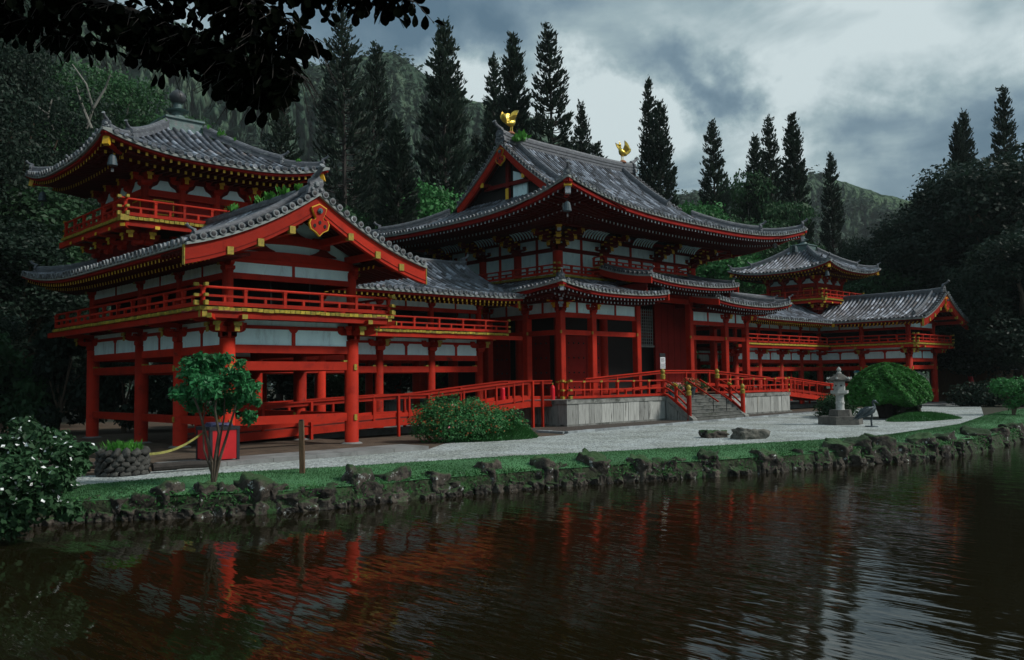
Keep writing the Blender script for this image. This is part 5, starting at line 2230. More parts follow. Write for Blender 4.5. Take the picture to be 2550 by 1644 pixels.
# ================================================================== ground, lawn, pond
WZ = -.75
shore_px = [(-260, 1330), (-60, 1318), (120, 1306), (347, 1294), (520, 1287), (694, 1278), (860, 1264), (1014, 1246), (1275, 1222), (1536, 1202), (1809, 1186), (1960, 1174), (2097, 1160), (2305, 1146), (2430, 1128), (2550, 1098), (2640, 1075)]
SH = [ground(px, py, WZ) for px, py in shore_px]
outline = [p[:2] for p in SH] + [np.array(q) for q in ((8, 9.5), (30, 6), (75, 2), (95, -15), (60, -35), (0, -32), (-25, -14), (-36, -3.5), (-40.5, 2.2), (-44.2, 5.2), (-46.5, 8.5))]
outline = np.array(outline)
cen = np.array([-5.0, 2.0])
V, F = [], []
n = len(outline)
for k, p in enumerate(outline):
    inn_ = cen - p
    inn_ = inn_ / np.linalg.norm(inn_)
    q = p - inn_ * .35
    far_ = cen + (p - cen) / np.linalg.norm(p - cen) * 2600
    mid_ = cen + (p - cen) * 1.5 + (p - cen) / np.linalg.norm(p - cen) * 60
    if k < len(SH):
        V += [(p[0] + inn_[0] * .3, p[1] + inn_[1] * .3, -1.4), (p[0], p[1], -.95), (p[0] - inn_[0] * 1.6, p[1] - inn_[1] * 1.6, -.80), (p[0] - inn_[0] * 7.5, p[1] - inn_[1] * 7.5, -.03), (mid_[0], mid_[1], -.02), (far_[0], far_[1], -.02)]
    else:
        V += [(p[0] + inn_[0] * .3, p[1] + inn_[1] * .3, -1.4), (p[0], p[1], -.62), (q[0], q[1], -.12), (q[0] - inn_[0] * 1.2, q[1] - inn_[1] * 1.2, -.02), (mid_[0], mid_[1], -.02), (far_[0], far_[1], -.02)]
for k in range(n):
    a, b = 6 * k, 6 * ((k + 1) % n)
    for j in range(5):
        F.append((a + j, b + j, b + j + 1, a + j + 1))
mb = MB()
mb.add(V, F, 'forest_floor')
mb.build('ground', None, kind='structure')

mb = MB()
mb.add([(-90, -60, WZ), (130, -60, WZ), (130, 40, WZ), (-90, 40, WZ)], [(0, 1, 2, 3)], 'water')
mb.build('pond_water', None, kind='structure')
mb = MB()
mb.add([(-90, -60, -1.5), (130, -60, -1.5), (130, 40, -1.5), (-90, 40, -1.5)], [(0, 1, 2, 3)], 'pond_bed')
mb.build('pond_bed', None, kind='structure')

# lawn strip between the gravel and the rock edging
grav_px = [(-260, 1262), (-60, 1246), (130, 1226), (226, 1208), (390, 1193), (584, 1177), (720, 1170), (850, 1163), (1122, 1146), (1275, 1136), (1500, 1126), (1809, 1109), (2075, 1094), (2230, 1082), (2396, 1056), (2450, 1036), (2500, 1024), (2640, 1008)]
GE = [ground(px, py, 0.0) for px, py in grav_px]


def resample(pts, n):
    pts = np.array(pts)[:, :2]
    L = np.concatenate([[0], np.cumsum(np.linalg.norm(np.diff(pts, axis=0), axis=1))])
    t = np.linspace(0, L[-1], n)
    return np.stack([np.interp(t, L, pts[:, 0]), np.interp(t, L, pts[:, 1])], 1)


NL = 120
g_ = resample(GE, NL)
s_ = resample([p for p in SH], NL)
LW = []
for k in range(NL):
    for j in range(9):
        u = j / 8 * .965
        p = g_[k] * (1 - u) + s_[k] * u
        z = .014 - .05 * u - .22 * u ** 3 + .05 * mnoise.noise((p[0] * .5, p[1] * .5, 0)) * u
        LW.append((p[0], p[1], z))
LW = np.array(LW)
c_ = (LW.min(0) + LW.max(0)) / 2
o = place('lawn', grid_mesh('lawn', LW - c_, NL, 9, 'lawn'), None, c_)
tag(o, kind='structure')
BK = []
for k in range(NL):
    for j in range(7):
        u = .955 + .065 * j / 6
        p = g_[k] * (1 - u) + s_[k] * u
        w_ = j / 6
        z = (.014 - .05 * .955 - .22 * .955 ** 3 - .03) * (1 - w_) + -.86 * w_ + .10 * math.sin(math.pi * w_) + .10 * mnoise.noise((p[0] * 1.7, p[1] * 1.7, 4)) * math.sin(math.pi * w_)
        BK.append((p[0], p[1], z))
BK = np.array(BK)
c_ = (BK.min(0) + BK.max(0)) / 2
tag(place('bank', grid_mesh('bank', BK - c_, NL, 7, 'mossy_bank'), None, c_), kind='structure')
# gravel
gb_ = resample([(-37.4, 24.3), (-36.5, 25.0), (-34.0, 24.5), (-25.0, 24.5), (-22.6, 26.4), (-16.4, 26.0), (-15.45, 26.62), (12.6, 27.86), (26, 28.3), tuple(ground(2440, 1004)[:2])], NL)
gf_ = resample(GE[2:-2], NL)
GV = []
for k in range(NL):
    for j in range(5):
        p = gf_[k] * (1 - j / 4) + gb_[k] * (j / 4)
        GV.append((p[0], p[1], .004))
GV = np.array(GV)
c_ = (GV.min(0) + GV.max(0)) / 2
tag(place('gravel', grid_mesh('gravel', GV - c_, NL, 5, 'gravel'), None, c_), kind='structure')
# swept earth under the left gallery, and behind
mb = MB()
mb.add([(-60, 24.3, -.006), (-60, 60, -.006), (60, 60, -.006), (60, 24.3, -.006)], [(0, 3, 2, 1)], 'soil')
mb.build('earth', None, kind='structure')
# mulch bed between kerb and terrace
mb = MB()
mb.add([(-15.4, 28.6, .008), (-15.4, 26.75, .008), (12.6, 27.95, .008), (12.6, 30.6, .008), (-15.4, 30.6, .008)], [(0, 1, 2, 3, 4)], 'mulch')
mb.build('mulch_bed', None, kind='structure')
# kerb stones
KB = thing('kerb', 'thin grey stone kerb between the gravel and the planting bed before the terrace', 'kerb', (-1.5, 27.2, 0))
KM = MB()
KM.box(-.31, .31, -.11, .11, -.05, .10, 'kerb')
KM = KM.mesh('kerb_stone', (0, 0, 0))[0]
for (a, b) in (((-15.5, 28.4), (-15.5, 26.7)), ((-15.5, 26.62), (12.7, 27.86)), ((12.7, 27.86), (25.5, 28.3))):
    a, b = A3(*a, 0), A3(*b, 0)
    L = float(np.linalg.norm(b - a))
    k_ = int(L / .64)
    d = (b - a) / L
    for k in range(k_):
        p = a + d * L * (k + .5) / k_
        place('kerb_stone', KM, KB, (p[0], p[1], random.uniform(-.012, .012)), (0, 0, math.atan2(d[1], d[0]) + random.uniform(-.01, .01)), (L / k_ / .64, 1, 1))
# concrete apron under the near gallery
AP = thing('paving_slab', 'long concrete apron edging the near gallery', 'paving', (-29.5, 25.2, 0))
for k in range(6):
    x0 = -34.0 + k * 1.5
    mb = MB()
    mb.box(x0 + .008, x0 + 1.492, 24.42, 26.0, -.05, .13 + .001 * k, 'slab')
    mb.build('slab', AP)
mb = MB()
mb.box(-34.0, -25.0, 26.01, 41.5, -.05, .115, 'soil')
mb.build('earth_floor', AP)
mb = MB()
mb.box(24.6, 32.6, 25.6, 41.8, -.05, .13, 'slab')
mb.box(-24.9, -11.5, 34.6, 41.8, -.05, .11, 'slab')
mb.box(11.5, 24.5, 34.6, 41.8, -.05, .11, 'slab')
mb.build('gallery_floor', None, kind='structure')

# ---- rocks
ROCKS = []


def rock_mesh(seed, n=4):
    import bmesh
    bm = bmesh.new()
    bmesh.ops.create_icosphere(bm, subdivisions=n, radius=1.0)
    off = Vector((seed * 13.7, seed * 5.1, seed * 2.3))
    for v in bm.verts:
        p = v.co.copy()
        q = Vector((max(-.72, min(.72, p.x)), max(-.72, min(.72, p.y)), max(-.7, min(.66, p.z))))
        d = .30 * mnoise.noise(p * 1.3 + off) + .22 * mnoise.noise(p * 2.9 + off) + .13 * mnoise.noise(p * 6 + off) + .06 * mnoise.noise(p * 13 + off)
        cell = mnoise.voronoi(p * 1.8 + off)[0]
        d += .18 * (cell[1] - cell[0])
        v.co = q * (1.15 + d)
    me = bpy.data.meshes.new('rock')
    bm.to_mesh(me)
    bm.free()
    me.materials.append(MATS['rock'])
    me.polygons.foreach_set('use_smooth', [True] * len(me.polygons))
    return me


RM = [rock_mesh(k + 1) for k in range(9)]
RS = [rock_mesh(k + 1, 2) for k in range(9)]
EW = thing('rock_edging', 'low mossy lava-rock edging along the far bank of the pond', 'rock wall', tuple(A3(*s_[NL // 2], WZ)), None)


def rk(px, pw, top, wz=WZ, back=0.0, yaw=None):
    """rock on the bank at photo column px; pw width in metres, top height"""
    t = np.interp(px, [q[0] for q in shore_px], np.arange(len(shore_px)))
    i = int(min(t, len(SH) - 2))
    p = SH[i] * (1 - (t - i)) + SH[i + 1] * (t - i)
    d = SH[i + 1] - SH[i]
    d = d / np.linalg.norm(d)
    nb = A3(-d[1], d[0], 0)
    p = p + nb * (.14 + back)
    hgt = top - (wz - .12)
    place('rock', random.choice(RM), EW, (p[0], p[1], (top + wz - .12) / 2), (random.uniform(-.3, .3), random.uniform(-.3, .3), random.uniform(0, 6.3)), (pw * .5 * .9, pw * .42, hgt * .54))


px = -200.0
while px < 2600:
    dep = np.dot(ground(px, np.interp(px, [q[0] for q in shore_px], [q[1] for q in shore_px]), WZ) - CAMP, CF)
    w = random.uniform(.34, .85)
    rk(px, w * .8, random.uniform(-.56, -.42), back=random.uniform(-.06, .06))
    rk(px + random.uniform(-8, 8), w * random.uniform(.8, 1.25), random.uniform(-.34, -.16) if random.random() < .8 else random.uniform(-.18, -.04), wz=-.62, back=random.uniform(.12, .30))
    if random.random() < .55:
        rk(px + random.uniform(-10, 10), random.uniform(.3, .5), random.uniform(-.62, -.45), back=-.12)
    px += w * FPX / dep * .52
for (px, w, top, bk) in ((905, .85, .24, .3), (930, .8, -.15, .1), (1005, 1.15, .06, .35), (1240, .75, .14, .4), (1225, .6, -.1, .1), (1365, 1.0, .12, .25), (1495, 1.1, .14, .35), (1600, .95, .0, .15), (1775, .8, .06, .2), (1920, 1.2, -.02, .2),
                         (2105, 1.2, .12, .3), (2130, 1.0, -.25, .05), (2160, 1.4, .16, .5), (2190, 1.0, -.2, .1), (2215, 1.5, .16, .5), (2245, 1.0, -.1, .3), (2330, 1.3, .14, .4), (2350, 1.0, -.25, .1), (2385, 1.3, .06, .5), (2460, 1.3, .12, .4), (2500, 1.2, -.05, .3), (2550, 1.2, .05, .4),
                         (640, 1.2, .14, .35), (505, .8, .05, .3), (410, .9, .10, .3), (560, .7, -.0, .25)):
    rk(px, w, top, back=bk)

# two stones on the gravel
for lab, px, py, sc_r, m_ in (('low dark mossy stone on the gravel, left of two', 1776, 1090, (.52, .36, .26), 'rock'), ('pale flat-topped stone on the gravel, right of two', 1868, 1093, (.68, .44, .36), 'rock_pale')):
    p = ground(px, py)
    o = place('garden_stone', RM[2].copy() if m_ != 'rock' else RM[4], None, (p[0], p[1], .10), (0, .06, -YAW + .4), sc_r)
    if m_ != 'rock':
        o.data.materials.clear()
        o.data.materials.append(MATS['rock_pale'])
    tag(o, lab, 'stone')


# ================================================================== foliage kit
def leaf_quads(C, N_, size, aspect=.55, rng=RNG, jitter=.9, up=.25):
    """rhombic leaves at centres C (n,3), facing roughly N_ (n,3)"""
    n = len(C)
    nn = N_ + rng.normal(0, jitter, (n, 3)) + np.array([0, 0, up])
    nn /= np.linalg.norm(nn, axis=1)[:, None] + 1e-9
    t = rng.normal(0, 1, (n, 3))
    t -= nn * (t * nn).sum(1)[:, None]
    t /= np.linalg.norm(t, axis=1)[:, None] + 1e-9
    b = np.cross(nn, t)
    s = (size * rng.uniform(.6, 1.3, n))[:, None]
    droop = nn * s * .18
    return np.stack([C - t * s, C - b * s * aspect + droop, C + t * s, C + b * s * aspect + droop], 1)


def blob_leaves(blobs, n, size, rng=RNG, shell=.35, aspect=.55, up=.25, jitter=.9):
    """leaves through the outer shell of ellipsoid blobs [(centre, radii)]"""
    vol = np.array([r[0] * r[1] + r[0] * r[2] for c, r in blobs])
    pick = rng.choice(len(blobs), n, p=vol / vol.sum())
    d = rng.normal(0, 1, (n, 3))
    d /= np.linalg.norm(d, axis=1)[:, None]
    rad = 1 - shell * rng.random(n) ** 1.5 + rng.normal(0, .06, n)
    Cb = np.array([b[0] for b in blobs])[pick]
    Rb = np.array([b[1] for b in blobs])[pick]
    # lumps on each blob
    lump = 1 + .14 * np.sin(d[:, 0] * 7 + pick) * np.cos(d[:, 1] * 6 + pick * 2) + .10 * np.sin(d[:, 2] * 11 + pick * 3)
    C = Cb + d * Rb * (rad * lump)[:, None]
    return leaf_quads(C, d, size, aspect, rng, jitter, up)


def broad_proto(seed, H_=12.0, R_=5.0, n=9000, size=.22, mname='leaf_mid', nb=26, flat=.7, low=.25, trunk='bark', tr=.28):
    """broad-leaved tree: (crown mesh, trunk mesh) with base at the origin"""
    rng = np.random.default_rng(seed)
    blobs = []
    mb = MB()
    top = H_ * (low + .22)
    lean = rng.normal(0, .3, 2)
    base_pts = [A3(0, 0, -.2), A3(lean[0] * .4, lean[1] * .4, top * .5), A3(lean[0], lean[1], top)]
    mb.tube(base_pts, [tr * 1.25, tr, tr * .75], trunk, 9)
    for k in range(nb):
        a = rng.uniform(0, 6.283)
        u = rng.random()
        zz = H_ * (low + (1 - low) * (.12 + .80 * u))
        prof_ = math.sin(math.pi * min(.98, .22 + .74 * u)) ** .6
        rr = R_ * prof_ * math.sqrt(rng.random()) * .82
        c = A3(lean[0] + rr * math.cos(a), lean[1] + rr * math.sin(a), zz)
        br_ = R_ * rng.uniform(.22, .38)
        blobs.append((c, A3(br_, br_, br_ * flat * rng.uniform(.75, 1.1))))
        if k % 2 == 0:
            s0 = base_pts[-1] * rng.uniform(.75, 1.0)
            md = (s0 + c) / 2 + A3(rng.normal(0, .3), rng.normal(0, .3), rng.uniform(-.2, .7))
            mb.tube([s0, md, c], [tr * .5, tr * .3, tr * .10], trunk, 6, caps=False)
    Q = blob_leaves(blobs, n, size, rng)
    return quads_mesh('crown', Q, [mname]), mb.mesh('trunk', (0, 0, 0))[0]


def pine_proto(seed, H_=30.0, R_=3.1, whorls=44, dens=1.05, bare=.06):
    rng = np.random.default_rng(seed)
    mb = MB()
    bend = rng.normal(0, .25, 2)
    ctr = lambda u: A3(bend[0] * math.sin(u * 3), bend[1] * math.sin(u * 2.5), H_ * u)
    mb.tube([ctr(u) for u in np.linspace(-.01, .99, 12)], list(np.linspace(.40, .03, 12)), 'bark_dark', 8)
    C, T_, W_ = [], [], []
    for w in range(whorls):
        u = bare + (1 - bare) * (w / whorls) ** .92
        z0 = u
        base = ctr(u)
        Lw = R_ * ((1 - u) ** .56) * .95 * (.88 + .16 * abs(math.sin(w * .37 + seed))) + .12
        if u > .93:
            Lw *= .8
        nb = int(rng.integers(7, 10))
        a0 = rng.uniform(0, 6.28)
        for k in range(nb):
            a = a0 + k * 6.283 / nb + rng.normal(0, .18)
            L_ = Lw * rng.uniform(.80, 1.08)
            if rng.random() < .10 or (abs(math.sin(a * 1.0 + seed)) > .93 and rng.random() < .6 and u < .7):
                continue
            dz = rng.normal(0, .34)
            hd = A3(math.cos(a), math.sin(a), 0)
            pts = [base + hd * L_ * v + A3(0, 0, dz + L_ * (-.08 * v + .46 * v ** 2.2)) for v in np.linspace(0, 1, 5)]
            mb.tube(pts, [.05, .04, .035, .03, .015], 'bark_dark', 4, caps=False)
            m_ = max(3, int(L_ * 7.6 * dens))
            for v in np.linspace(.44 if u < .8 else .15, 1.04, m_):
                i = min(3, int(v * 4))
                p = pts[i] + (pts[i + 1] - pts[i]) * (v * 4 - i)
                t = pts[i + 1] - pts[i]
                t = t / np.linalg.norm(t) + A3(0, 0, .35)
                for q in range(3):
                    C.append(p)
                    T_.append(t)
                    W_.append(rng.uniform(.75, 1.15))
    C, T_, W_ = np.array(C), np.array(T_), np.array(W_)
    n = len(C)
    T_ = T_ / np.linalg.norm(T_, axis=1)[:, None] + rng.normal(0, .22, (n, 3))
    T_ /= np.linalg.norm(T_, axis=1)[:, None]
    B_ = np.cross(T_, rng.normal(0, 1, (n, 3)))
    B_ /= np.linalg.norm(B_, axis=1)[:, None]
    L_ = (.36 * W_)[:, None]
    wd = (.092 * W_)[:, None]
    C = C + rng.normal(0, .12, (n, 3))
    Q = np.stack([C - T_ * L_ * .5, C - B_ * wd + T_ * L_ * .1, C + T_ * L_ * .75, C + B_ * wd + T_ * L_ * .1], 1)
    return quads_mesh('needles', Q, ['needles']), mb.mesh('trunk', (0, 0, 0))[0]


def put_tree(name, label, cat, proto, px, pytop, depth, H0, wf=1.0, group=None, part='crown', rot=None, zbase=0.0):
    p = at(px, 947, depth)
    top = at(px, pytop, depth)[2]
    hs = (top - zbase) / H0
    T = thing(name, label, cat, (p[0], p[1], zbase), group)
    r = random.uniform(0, 6.28) if rot is None else rot
    sc = (hs * wf, hs * wf, hs)
    place('trunk', proto[1], T, WLOC[T], (0, 0, r), sc)
    place(part, proto[0], T, WLOC[T], (0, 0, r), sc)
    return T


# ---- column pines
PP = [pine_proto(21, 30, 3.7, 64, 1.0), pine_proto(22, 30, 4.1, 68, 1.1), pine_proto(23, 30, 3.1, 66, .95), pine_proto(24, 30, 4.6, 50, .72, .10), pine_proto(25, 30, 3.6, 72, 1.25, .03), pine_proto(26, 30, 3.9, 56, .85, .05), pine_proto(27, 30, 3.3, 62, 1.05, .04)]
pines = [
    (850, 0, 66, 3, 1.05, 'tall loose column pine rising behind the near gable, tip hidden by hanging leaves'),
    (945, 92, 70, 5, 1.0, 'column pine before the mountain peak, second from the near tower'),
    (990, 280, 62, 4, 1.15, 'short dense column pine in front of taller ones left of the hall'),
    (1110, 35, 74, 1, 1.12, 'broadest dense column pine, first left of the hall gable'),
    (1240, 130, 84, 2, 1.0, 'slim column pine directly behind the left gilded phoenix'),
    (1290, 60, 78, 4, 1.0, 'dark dense column pine just right of the left gilded phoenix'),
    (1367, 45, 76, 5, 1.05, 'tall column pine with clear open branches behind the middle of the main ridge'),
    (1457, 245, 96, 6, .95, 'small pointed column pine behind the main ridge, between the phoenixes'),
    (1496, 343, 96, 4, 1.1, 'smallest column pine peeping over the ridge left of the right phoenix'),
    (1630, 187, 92, 2, .85, 'very slim tall column pine just right of the right phoenix'),
    (1660, 242, 90, 1, .95, 'column pine close beside the slim one right of the right phoenix'),
    (1785, 290, 98, 0, 1.0, 'lone column pine standing over the right slope of the main roof'),
    (1901, 330, 100, 1, .9, 'lowest of three column pines grouped over the right end of the main roof'),
    (1930, 282, 104, 6, 1.0, 'middle one of three column pines over the right end of the main roof'),
    (1992, 267, 100, 4, .95, 'right-hand tallest of three column pines over the right end of the main roof'),
    (2090, 370, 104, 0, .85, 'single column pine before the far green hill'),
    (2410, 290, 106, 4, .9, 'left one of two joined column pines above the right-hand trees'),
    (2432, 268, 108, 1, .9, 'right one of two joined column pines above the right-hand trees'),
    (2534, 203, 100, 6, 1.0, 'column pine at the right edge, rising above the dark trees'),
    (695, 225, 64, 3, 1.0, 'pale column pine half hidden under the hanging leaves behind the near tower'),
    (1190, 330, 86, 2, 1.1, 'low column pine just left of the hall gable peak'),
]
for (px, py, dep, k, wf, lab) in pines:
    T = put_tree('column_pine', lab, 'tree', PP[k], px, py, dep, 30.0, wf * .84 * (.62 + 10.0 / max(12, (947 - py) * dep / FPX)), 'column pines behind the temple', 'needles')

# ---- broad-leaved trees
BD = [broad_proto(41, 14, 5.5, 34000, .135, 'leaf_dark', 44, .75, .12), broad_proto(42, 14, 5.0, 30000, .13, 'leaf_dark', 38, .8, .10, tr=.35)]
BM = [broad_proto(51, 12, 5.5, 28000, .125, 'leaf_mid', 34, .6, .15), broad_proto(52, 12, 6.5, 22000, .13, 'leaf_mid', 30, .36, .35, 'bark_pale', .22)]
HA = [broad_proto(81, 24, 11, 70000, .15, 'leaf_slope', 60, .30, .30, 'bark_pale', .35), broad_proto(82, 26, 9.5, 80000, .15, 'leaf_dark', 70, .6, .10, tr=.5)]
BB = [broad_proto(61, 10, 4.5, 26000, .12, 'leaf_bright', 28, .65, .12)]
GR = 'broad-leaved trees beyond the right gallery'
for (px, py, dep, pr, wf, lab) in (
        (2250, 620, 88, BD[0], .8, 'rounded dark tree between the far tower and the tall right-hand trees'),
        (2330, 470, 88, BD[1], 1.1, 'tall dark tree with open crown left of the right-hand thicket'),
        (2440, 400, 90, BD[0], 1.0, 'tall dark tree below the two joined pines on the right'),
        (2545, 330, 84, BD[1], 1.1, 'highest dark broad-leaved tree at the right edge'),
        (2480, 620, 78, BD[1], 1.2, 'dark lower tree beside the right gallery gable'),
        (2590, 540, 72, BD[0], 1.2, 'dark tree cut off by the right edge of the picture'),
        (2385, 640, 86, BD[0], 1.2, 'dark bushy tree just behind the right gable peak'),
        (2125, 590, 96, BD[0], .6, 'dark round tree right of the far tower finial'),
        (2200, 640, 90, BM[0], 1.2, 'mid green tree low behind the far tower roof'),
        (2050, 660, 96, BM[0], 1.0, 'mid green tree hidden behind the far tower'),
        (1840, 625, 96, BB[0], 1.0, 'bright green tree in the gap between main roof and far tower'),
        (1950, 665, 98, BB[0], .9, 'second bright green tree behind the far tower balcony'),
        (1870, 430, 100, BM[1], .62, 'airy flat-topped tree among the pines over the right of the main roof'),
        (1765, 490, 98, BM[0], .62, 'mid green tree at the foot of the lone pine over the main roof'),
        (1700, 520, 92, BB[0], 1.0, 'low bright green tree peeping over the main roof slope'),
        (1090, 470, 70, BB[0], .8, 'small bright green tree at the foot of the pines left of the hall'),
        (880, 500, 62, BM[0], .8, 'mid green tree low behind the near gable'),
        (215, 135, 80, HA[0], .9, 'wide green hillside tree with bare white limbs behind the near tower'),
        (70, 200, 72, HA[0], .8, 'green tree on the slope left of the white-limbed tree'),
        (-640, -260, 42, HA[1], 1.0, 'unseen tall dark tree added left of the garden to block sky light'),  # out of view, added to keep sky light off the gallery's left side
        (-860, -200, 34, HA[1], 1.0, 'second unseen tall dark tree added left of the garden to block sky light'),  # likewise unseen, added as a sky blocker
        (-140, -140, 66, HA[1], .9, 'very tall dark tree behind those at the left edge'),
        (-10, 20, 60, HA[1], .8, 'tall dark tree at the left edge of the picture'),
        (-360, -60, 50, HA[1], 1.0, 'tall dark tree mostly beyond the left edge'),
        (130, 450, 58, BM[0], 1.3, 'dark tree behind the eaves of the near tower'),
        (20, 560, 50, BD[0], 1.1, 'dark lower tree left of the near gallery'),
        (-110, 740, 42, BD[1], 1.2, 'dark shrubby tree at the left edge beside the gallery')):
    put_tree('broadleaf_tree', lab, 'tree', pr, px, py, dep, {id(BD[0]): 14, id(BD[1]): 14, id(BM[0]): 12, id(BM[1]): 12, id(BB[0]): 10, id(HA[0]): 24, id(HA[1]): 26}[id(pr)], wf * (1.0 if (947 - py) * dep / FPX > 10 else 1.35), 'broad-leaved trees round the temple')

# bare pale limbs of the hillside tree
for (lab, pts_) in (('forked bare white trunk left of the near tower finial', [[(215, 320), (232, 270), (215, 210), (180, 160)], [(232, 270), (262, 220), (275, 185)], [(228, 320), (200, 250), (190, 215)]]), ('smaller forked bare white trunk above the near tower eave', [[(132, 325), (118, 285), (80, 255)], [(118, 285), (130, 245)]])):
    p0 = at(*pts_[0][0], 60)
    T = thing('bare_tree', lab, 'tree', tuple(p0), 'bare white trunks on the left slope')
    for q in pts_:
        mb = MB()
        W3 = [at(a, b, 60 + random.uniform(-.6, .6)) for a, b in q]
        W3 = [W3[0] * (1 - u) + W3[1] * u if False else w for w in W3 for u in (0,)]
        mb.tube(W3, list(np.linspace(.10, .04, len(W3))), 'bark_pale', 6)
        mb.build('limb', T)

ORD = ('first', 'second', 'third', 'fourth', 'fifth', 'sixth', 'seventh', 'eighth', 'ninth', 'tenth', 'eleventh', 'twelfth', 'last')
# ---- dense hedge of shrubs behind the galleries (seen between the columns)
SHR = [broad_proto(71 + k, 4.0, 2.6, 6000, .15, m_, 18, .8, .02, tr=.12) for k, m_ in enumerate(('leaf_dark', 'leaf_mid', 'leaf_shrub'))]
for k, x in enumerate(np.arange(-46, -9, 3.1)):
    T = thing('shrub', 'dense dark shrub, %s from the left in the row behind the near gallery' % ORD[k], 'shrub', (x, 47.2 + random.uniform(-1, 1.5), 0), 'shrubs behind the near gallery')
    h = random.uniform(.8, 1.5)
    pr = SHR[random.choice((0, 0, 1))]
    place('trunk', pr[1], T, WLOC[T], (0, 0, k), (1, 1, h))
    place('crown', pr[0], T, WLOC[T], (0, 0, k), (1, 1, h))
for k, x in enumerate(np.arange(11, 46, 3.1)):
    T = thing('shrub', 'dense green shrub, %s from the left in the row behind the far gallery' % ORD[k], 'shrub', (x, 47.2 + random.uniform(-1, 1.5), 0), 'shrubs behind the far gallery')
    h = random.uniform(.9, 1.5)
    pr = SHR[random.choice((0, 1, 2))]
    place('trunk', pr[1], T, WLOC[T], (0, 0, k), (1, 1, h))
    place('crown', pr[0], T, WLOC[T], (0, 0, k), (1, 1, h))

# ================================================================== garden plants
def leafy(name, label, cat, blobs, n, size, mname, stems=(), extra=(), trunkm='bark', origin=None, group=None, aspect=.5, up=.5, shell=.45, jitter=.9):
    """shrub from ellipsoid blobs, stems = list of point lists with radii, extra = [(n, size, material, part name)]"""
    o = A3(*(origin if origin is not None else blobs[0][0] * [1, 1, 0]))
    T = thing(name, label, cat, tuple(o), group)
    for st in stems:
        mb = MB()
        mb.tube(st[0], st[1], trunkm, 7)
        mb.build('stem', T)
    Q = blob_leaves(blobs, n, size, RNG, shell, aspect, up, jitter)
    place('foliage', quads_mesh('foliage', Q - o, [mname]), T, o)
    for (n2, s2, m2, nm) in extra:
        Q = blob_leaves(blobs, n2, s2, RNG, .06, .9, .8, .5)
        Q = Q[Q[:, 0, 2] > o[2] + .25]
        q = place(nm, quads_mesh(nm, Q - o, [m2]), T, o)
        q['kind'] = 'stuff'
    return T


def EB(p, *r):
    return (A3(*p), A3(*r))


# pruned small tree on the lawn bank
b0 = ground(532, 1203, 0)
dp = float(np.dot(b0 - CAMP, CF))
U = lambda px, py, dd=0.0: at(px, py, dp + dd)
stems = []
for (pl, rr) in (([(530, 1200), (528, 1150), (515, 1090), (495, 1020), (470, 960)], .05), ([(532, 1200), (536, 1140), (545, 1080), (535, 1020), (545, 950)], .05), ([(534, 1200), (548, 1140), (565, 1085), (585, 1020), (600, 960)], .045),
                  ([(533, 1195), (545, 1110), (558, 1040), (560, 960)], .035), ([(528, 1180), (508, 1120), (505, 1050), (520, 970)], .03)):
    pts = [U(a, b, random.uniform(-.25, .25) * k / 3) for k, (a, b) in enumerate(pl)]
    stems.append((pts, list(np.linspace(rr, rr * .4, len(pts)))))
bl = [EB(U(a, b, d_), r * dp / FPX, r * dp / FPX, r * .78 * dp / FPX) for a, b, r, d_ in
      ((478, 925, 36, 0), (530, 908, 34, .2), (588, 935, 34, -.1), (610, 985, 34, .1), (458, 978, 30, .1), (515, 965, 40, -.4), (572, 1000, 34, .4), (485, 1008, 28, .3), (548, 950, 42, 0), (618, 1040, 24, 0), (632, 962, 20, .2), (442, 985, 20, -.2), (498, 893, 20, 0), (562, 893, 20, .1), (640, 1000, 16, 0), (540, 1020, 24, .2), (600, 905, 14, 0), (465, 900, 14, .1))]
leafy('pruned_tree', 'small multi-stemmed glossy tree on the lawn in front of the near gallery', 'tree', bl, 4600, .080, 'leaf_glossy', stems, origin=b0, aspect=.42, shell=.8)

# white-flowered bush, left foreground
b0 = ground(110, 1275, -.2)
dp = float(np.dot(b0 - CAMP, CF))
bl = [EB(U(a, b + 12, d_), r * .78 * dp / FPX, r * .78 * dp / FPX, r * .56 * dp / FPX) for a, b, r, d_ in
      ((20, 1110, 75, 0), (100, 1090, 70, .3), (170, 1120, 60, 0), (60, 1160, 80, -.5), (150, 1180, 55, -.4), (10, 1200, 80, -.6), (90, 1240, 70, -.5), (190, 1150, 40, .2), (140, 1085, 50, .5), (-60, 1150, 110, 0), (60, 1050, 45, .6), (170, 1260, 45, -.3), (30, 1290, 60, -.6), (210, 1105, 30, .2))]
st = [([b0, U(100, 1190), U(130, 1110)], [.05, .04, .015]), ([b0, U(60, 1200), U(30, 1130)], [.05, .04, .015]), ([b0, U(150, 1230), U(190, 1150)], [.04, .03, .012])]
leafy('flowering_bush', 'white-flowered green bush in the left foreground by the pond', 'bush', bl, 9000, .085, 'leaf_mid', st, [(330, .045, 'flower_white', 'flowers')], origin=b0, aspect=.5, shell=.8)

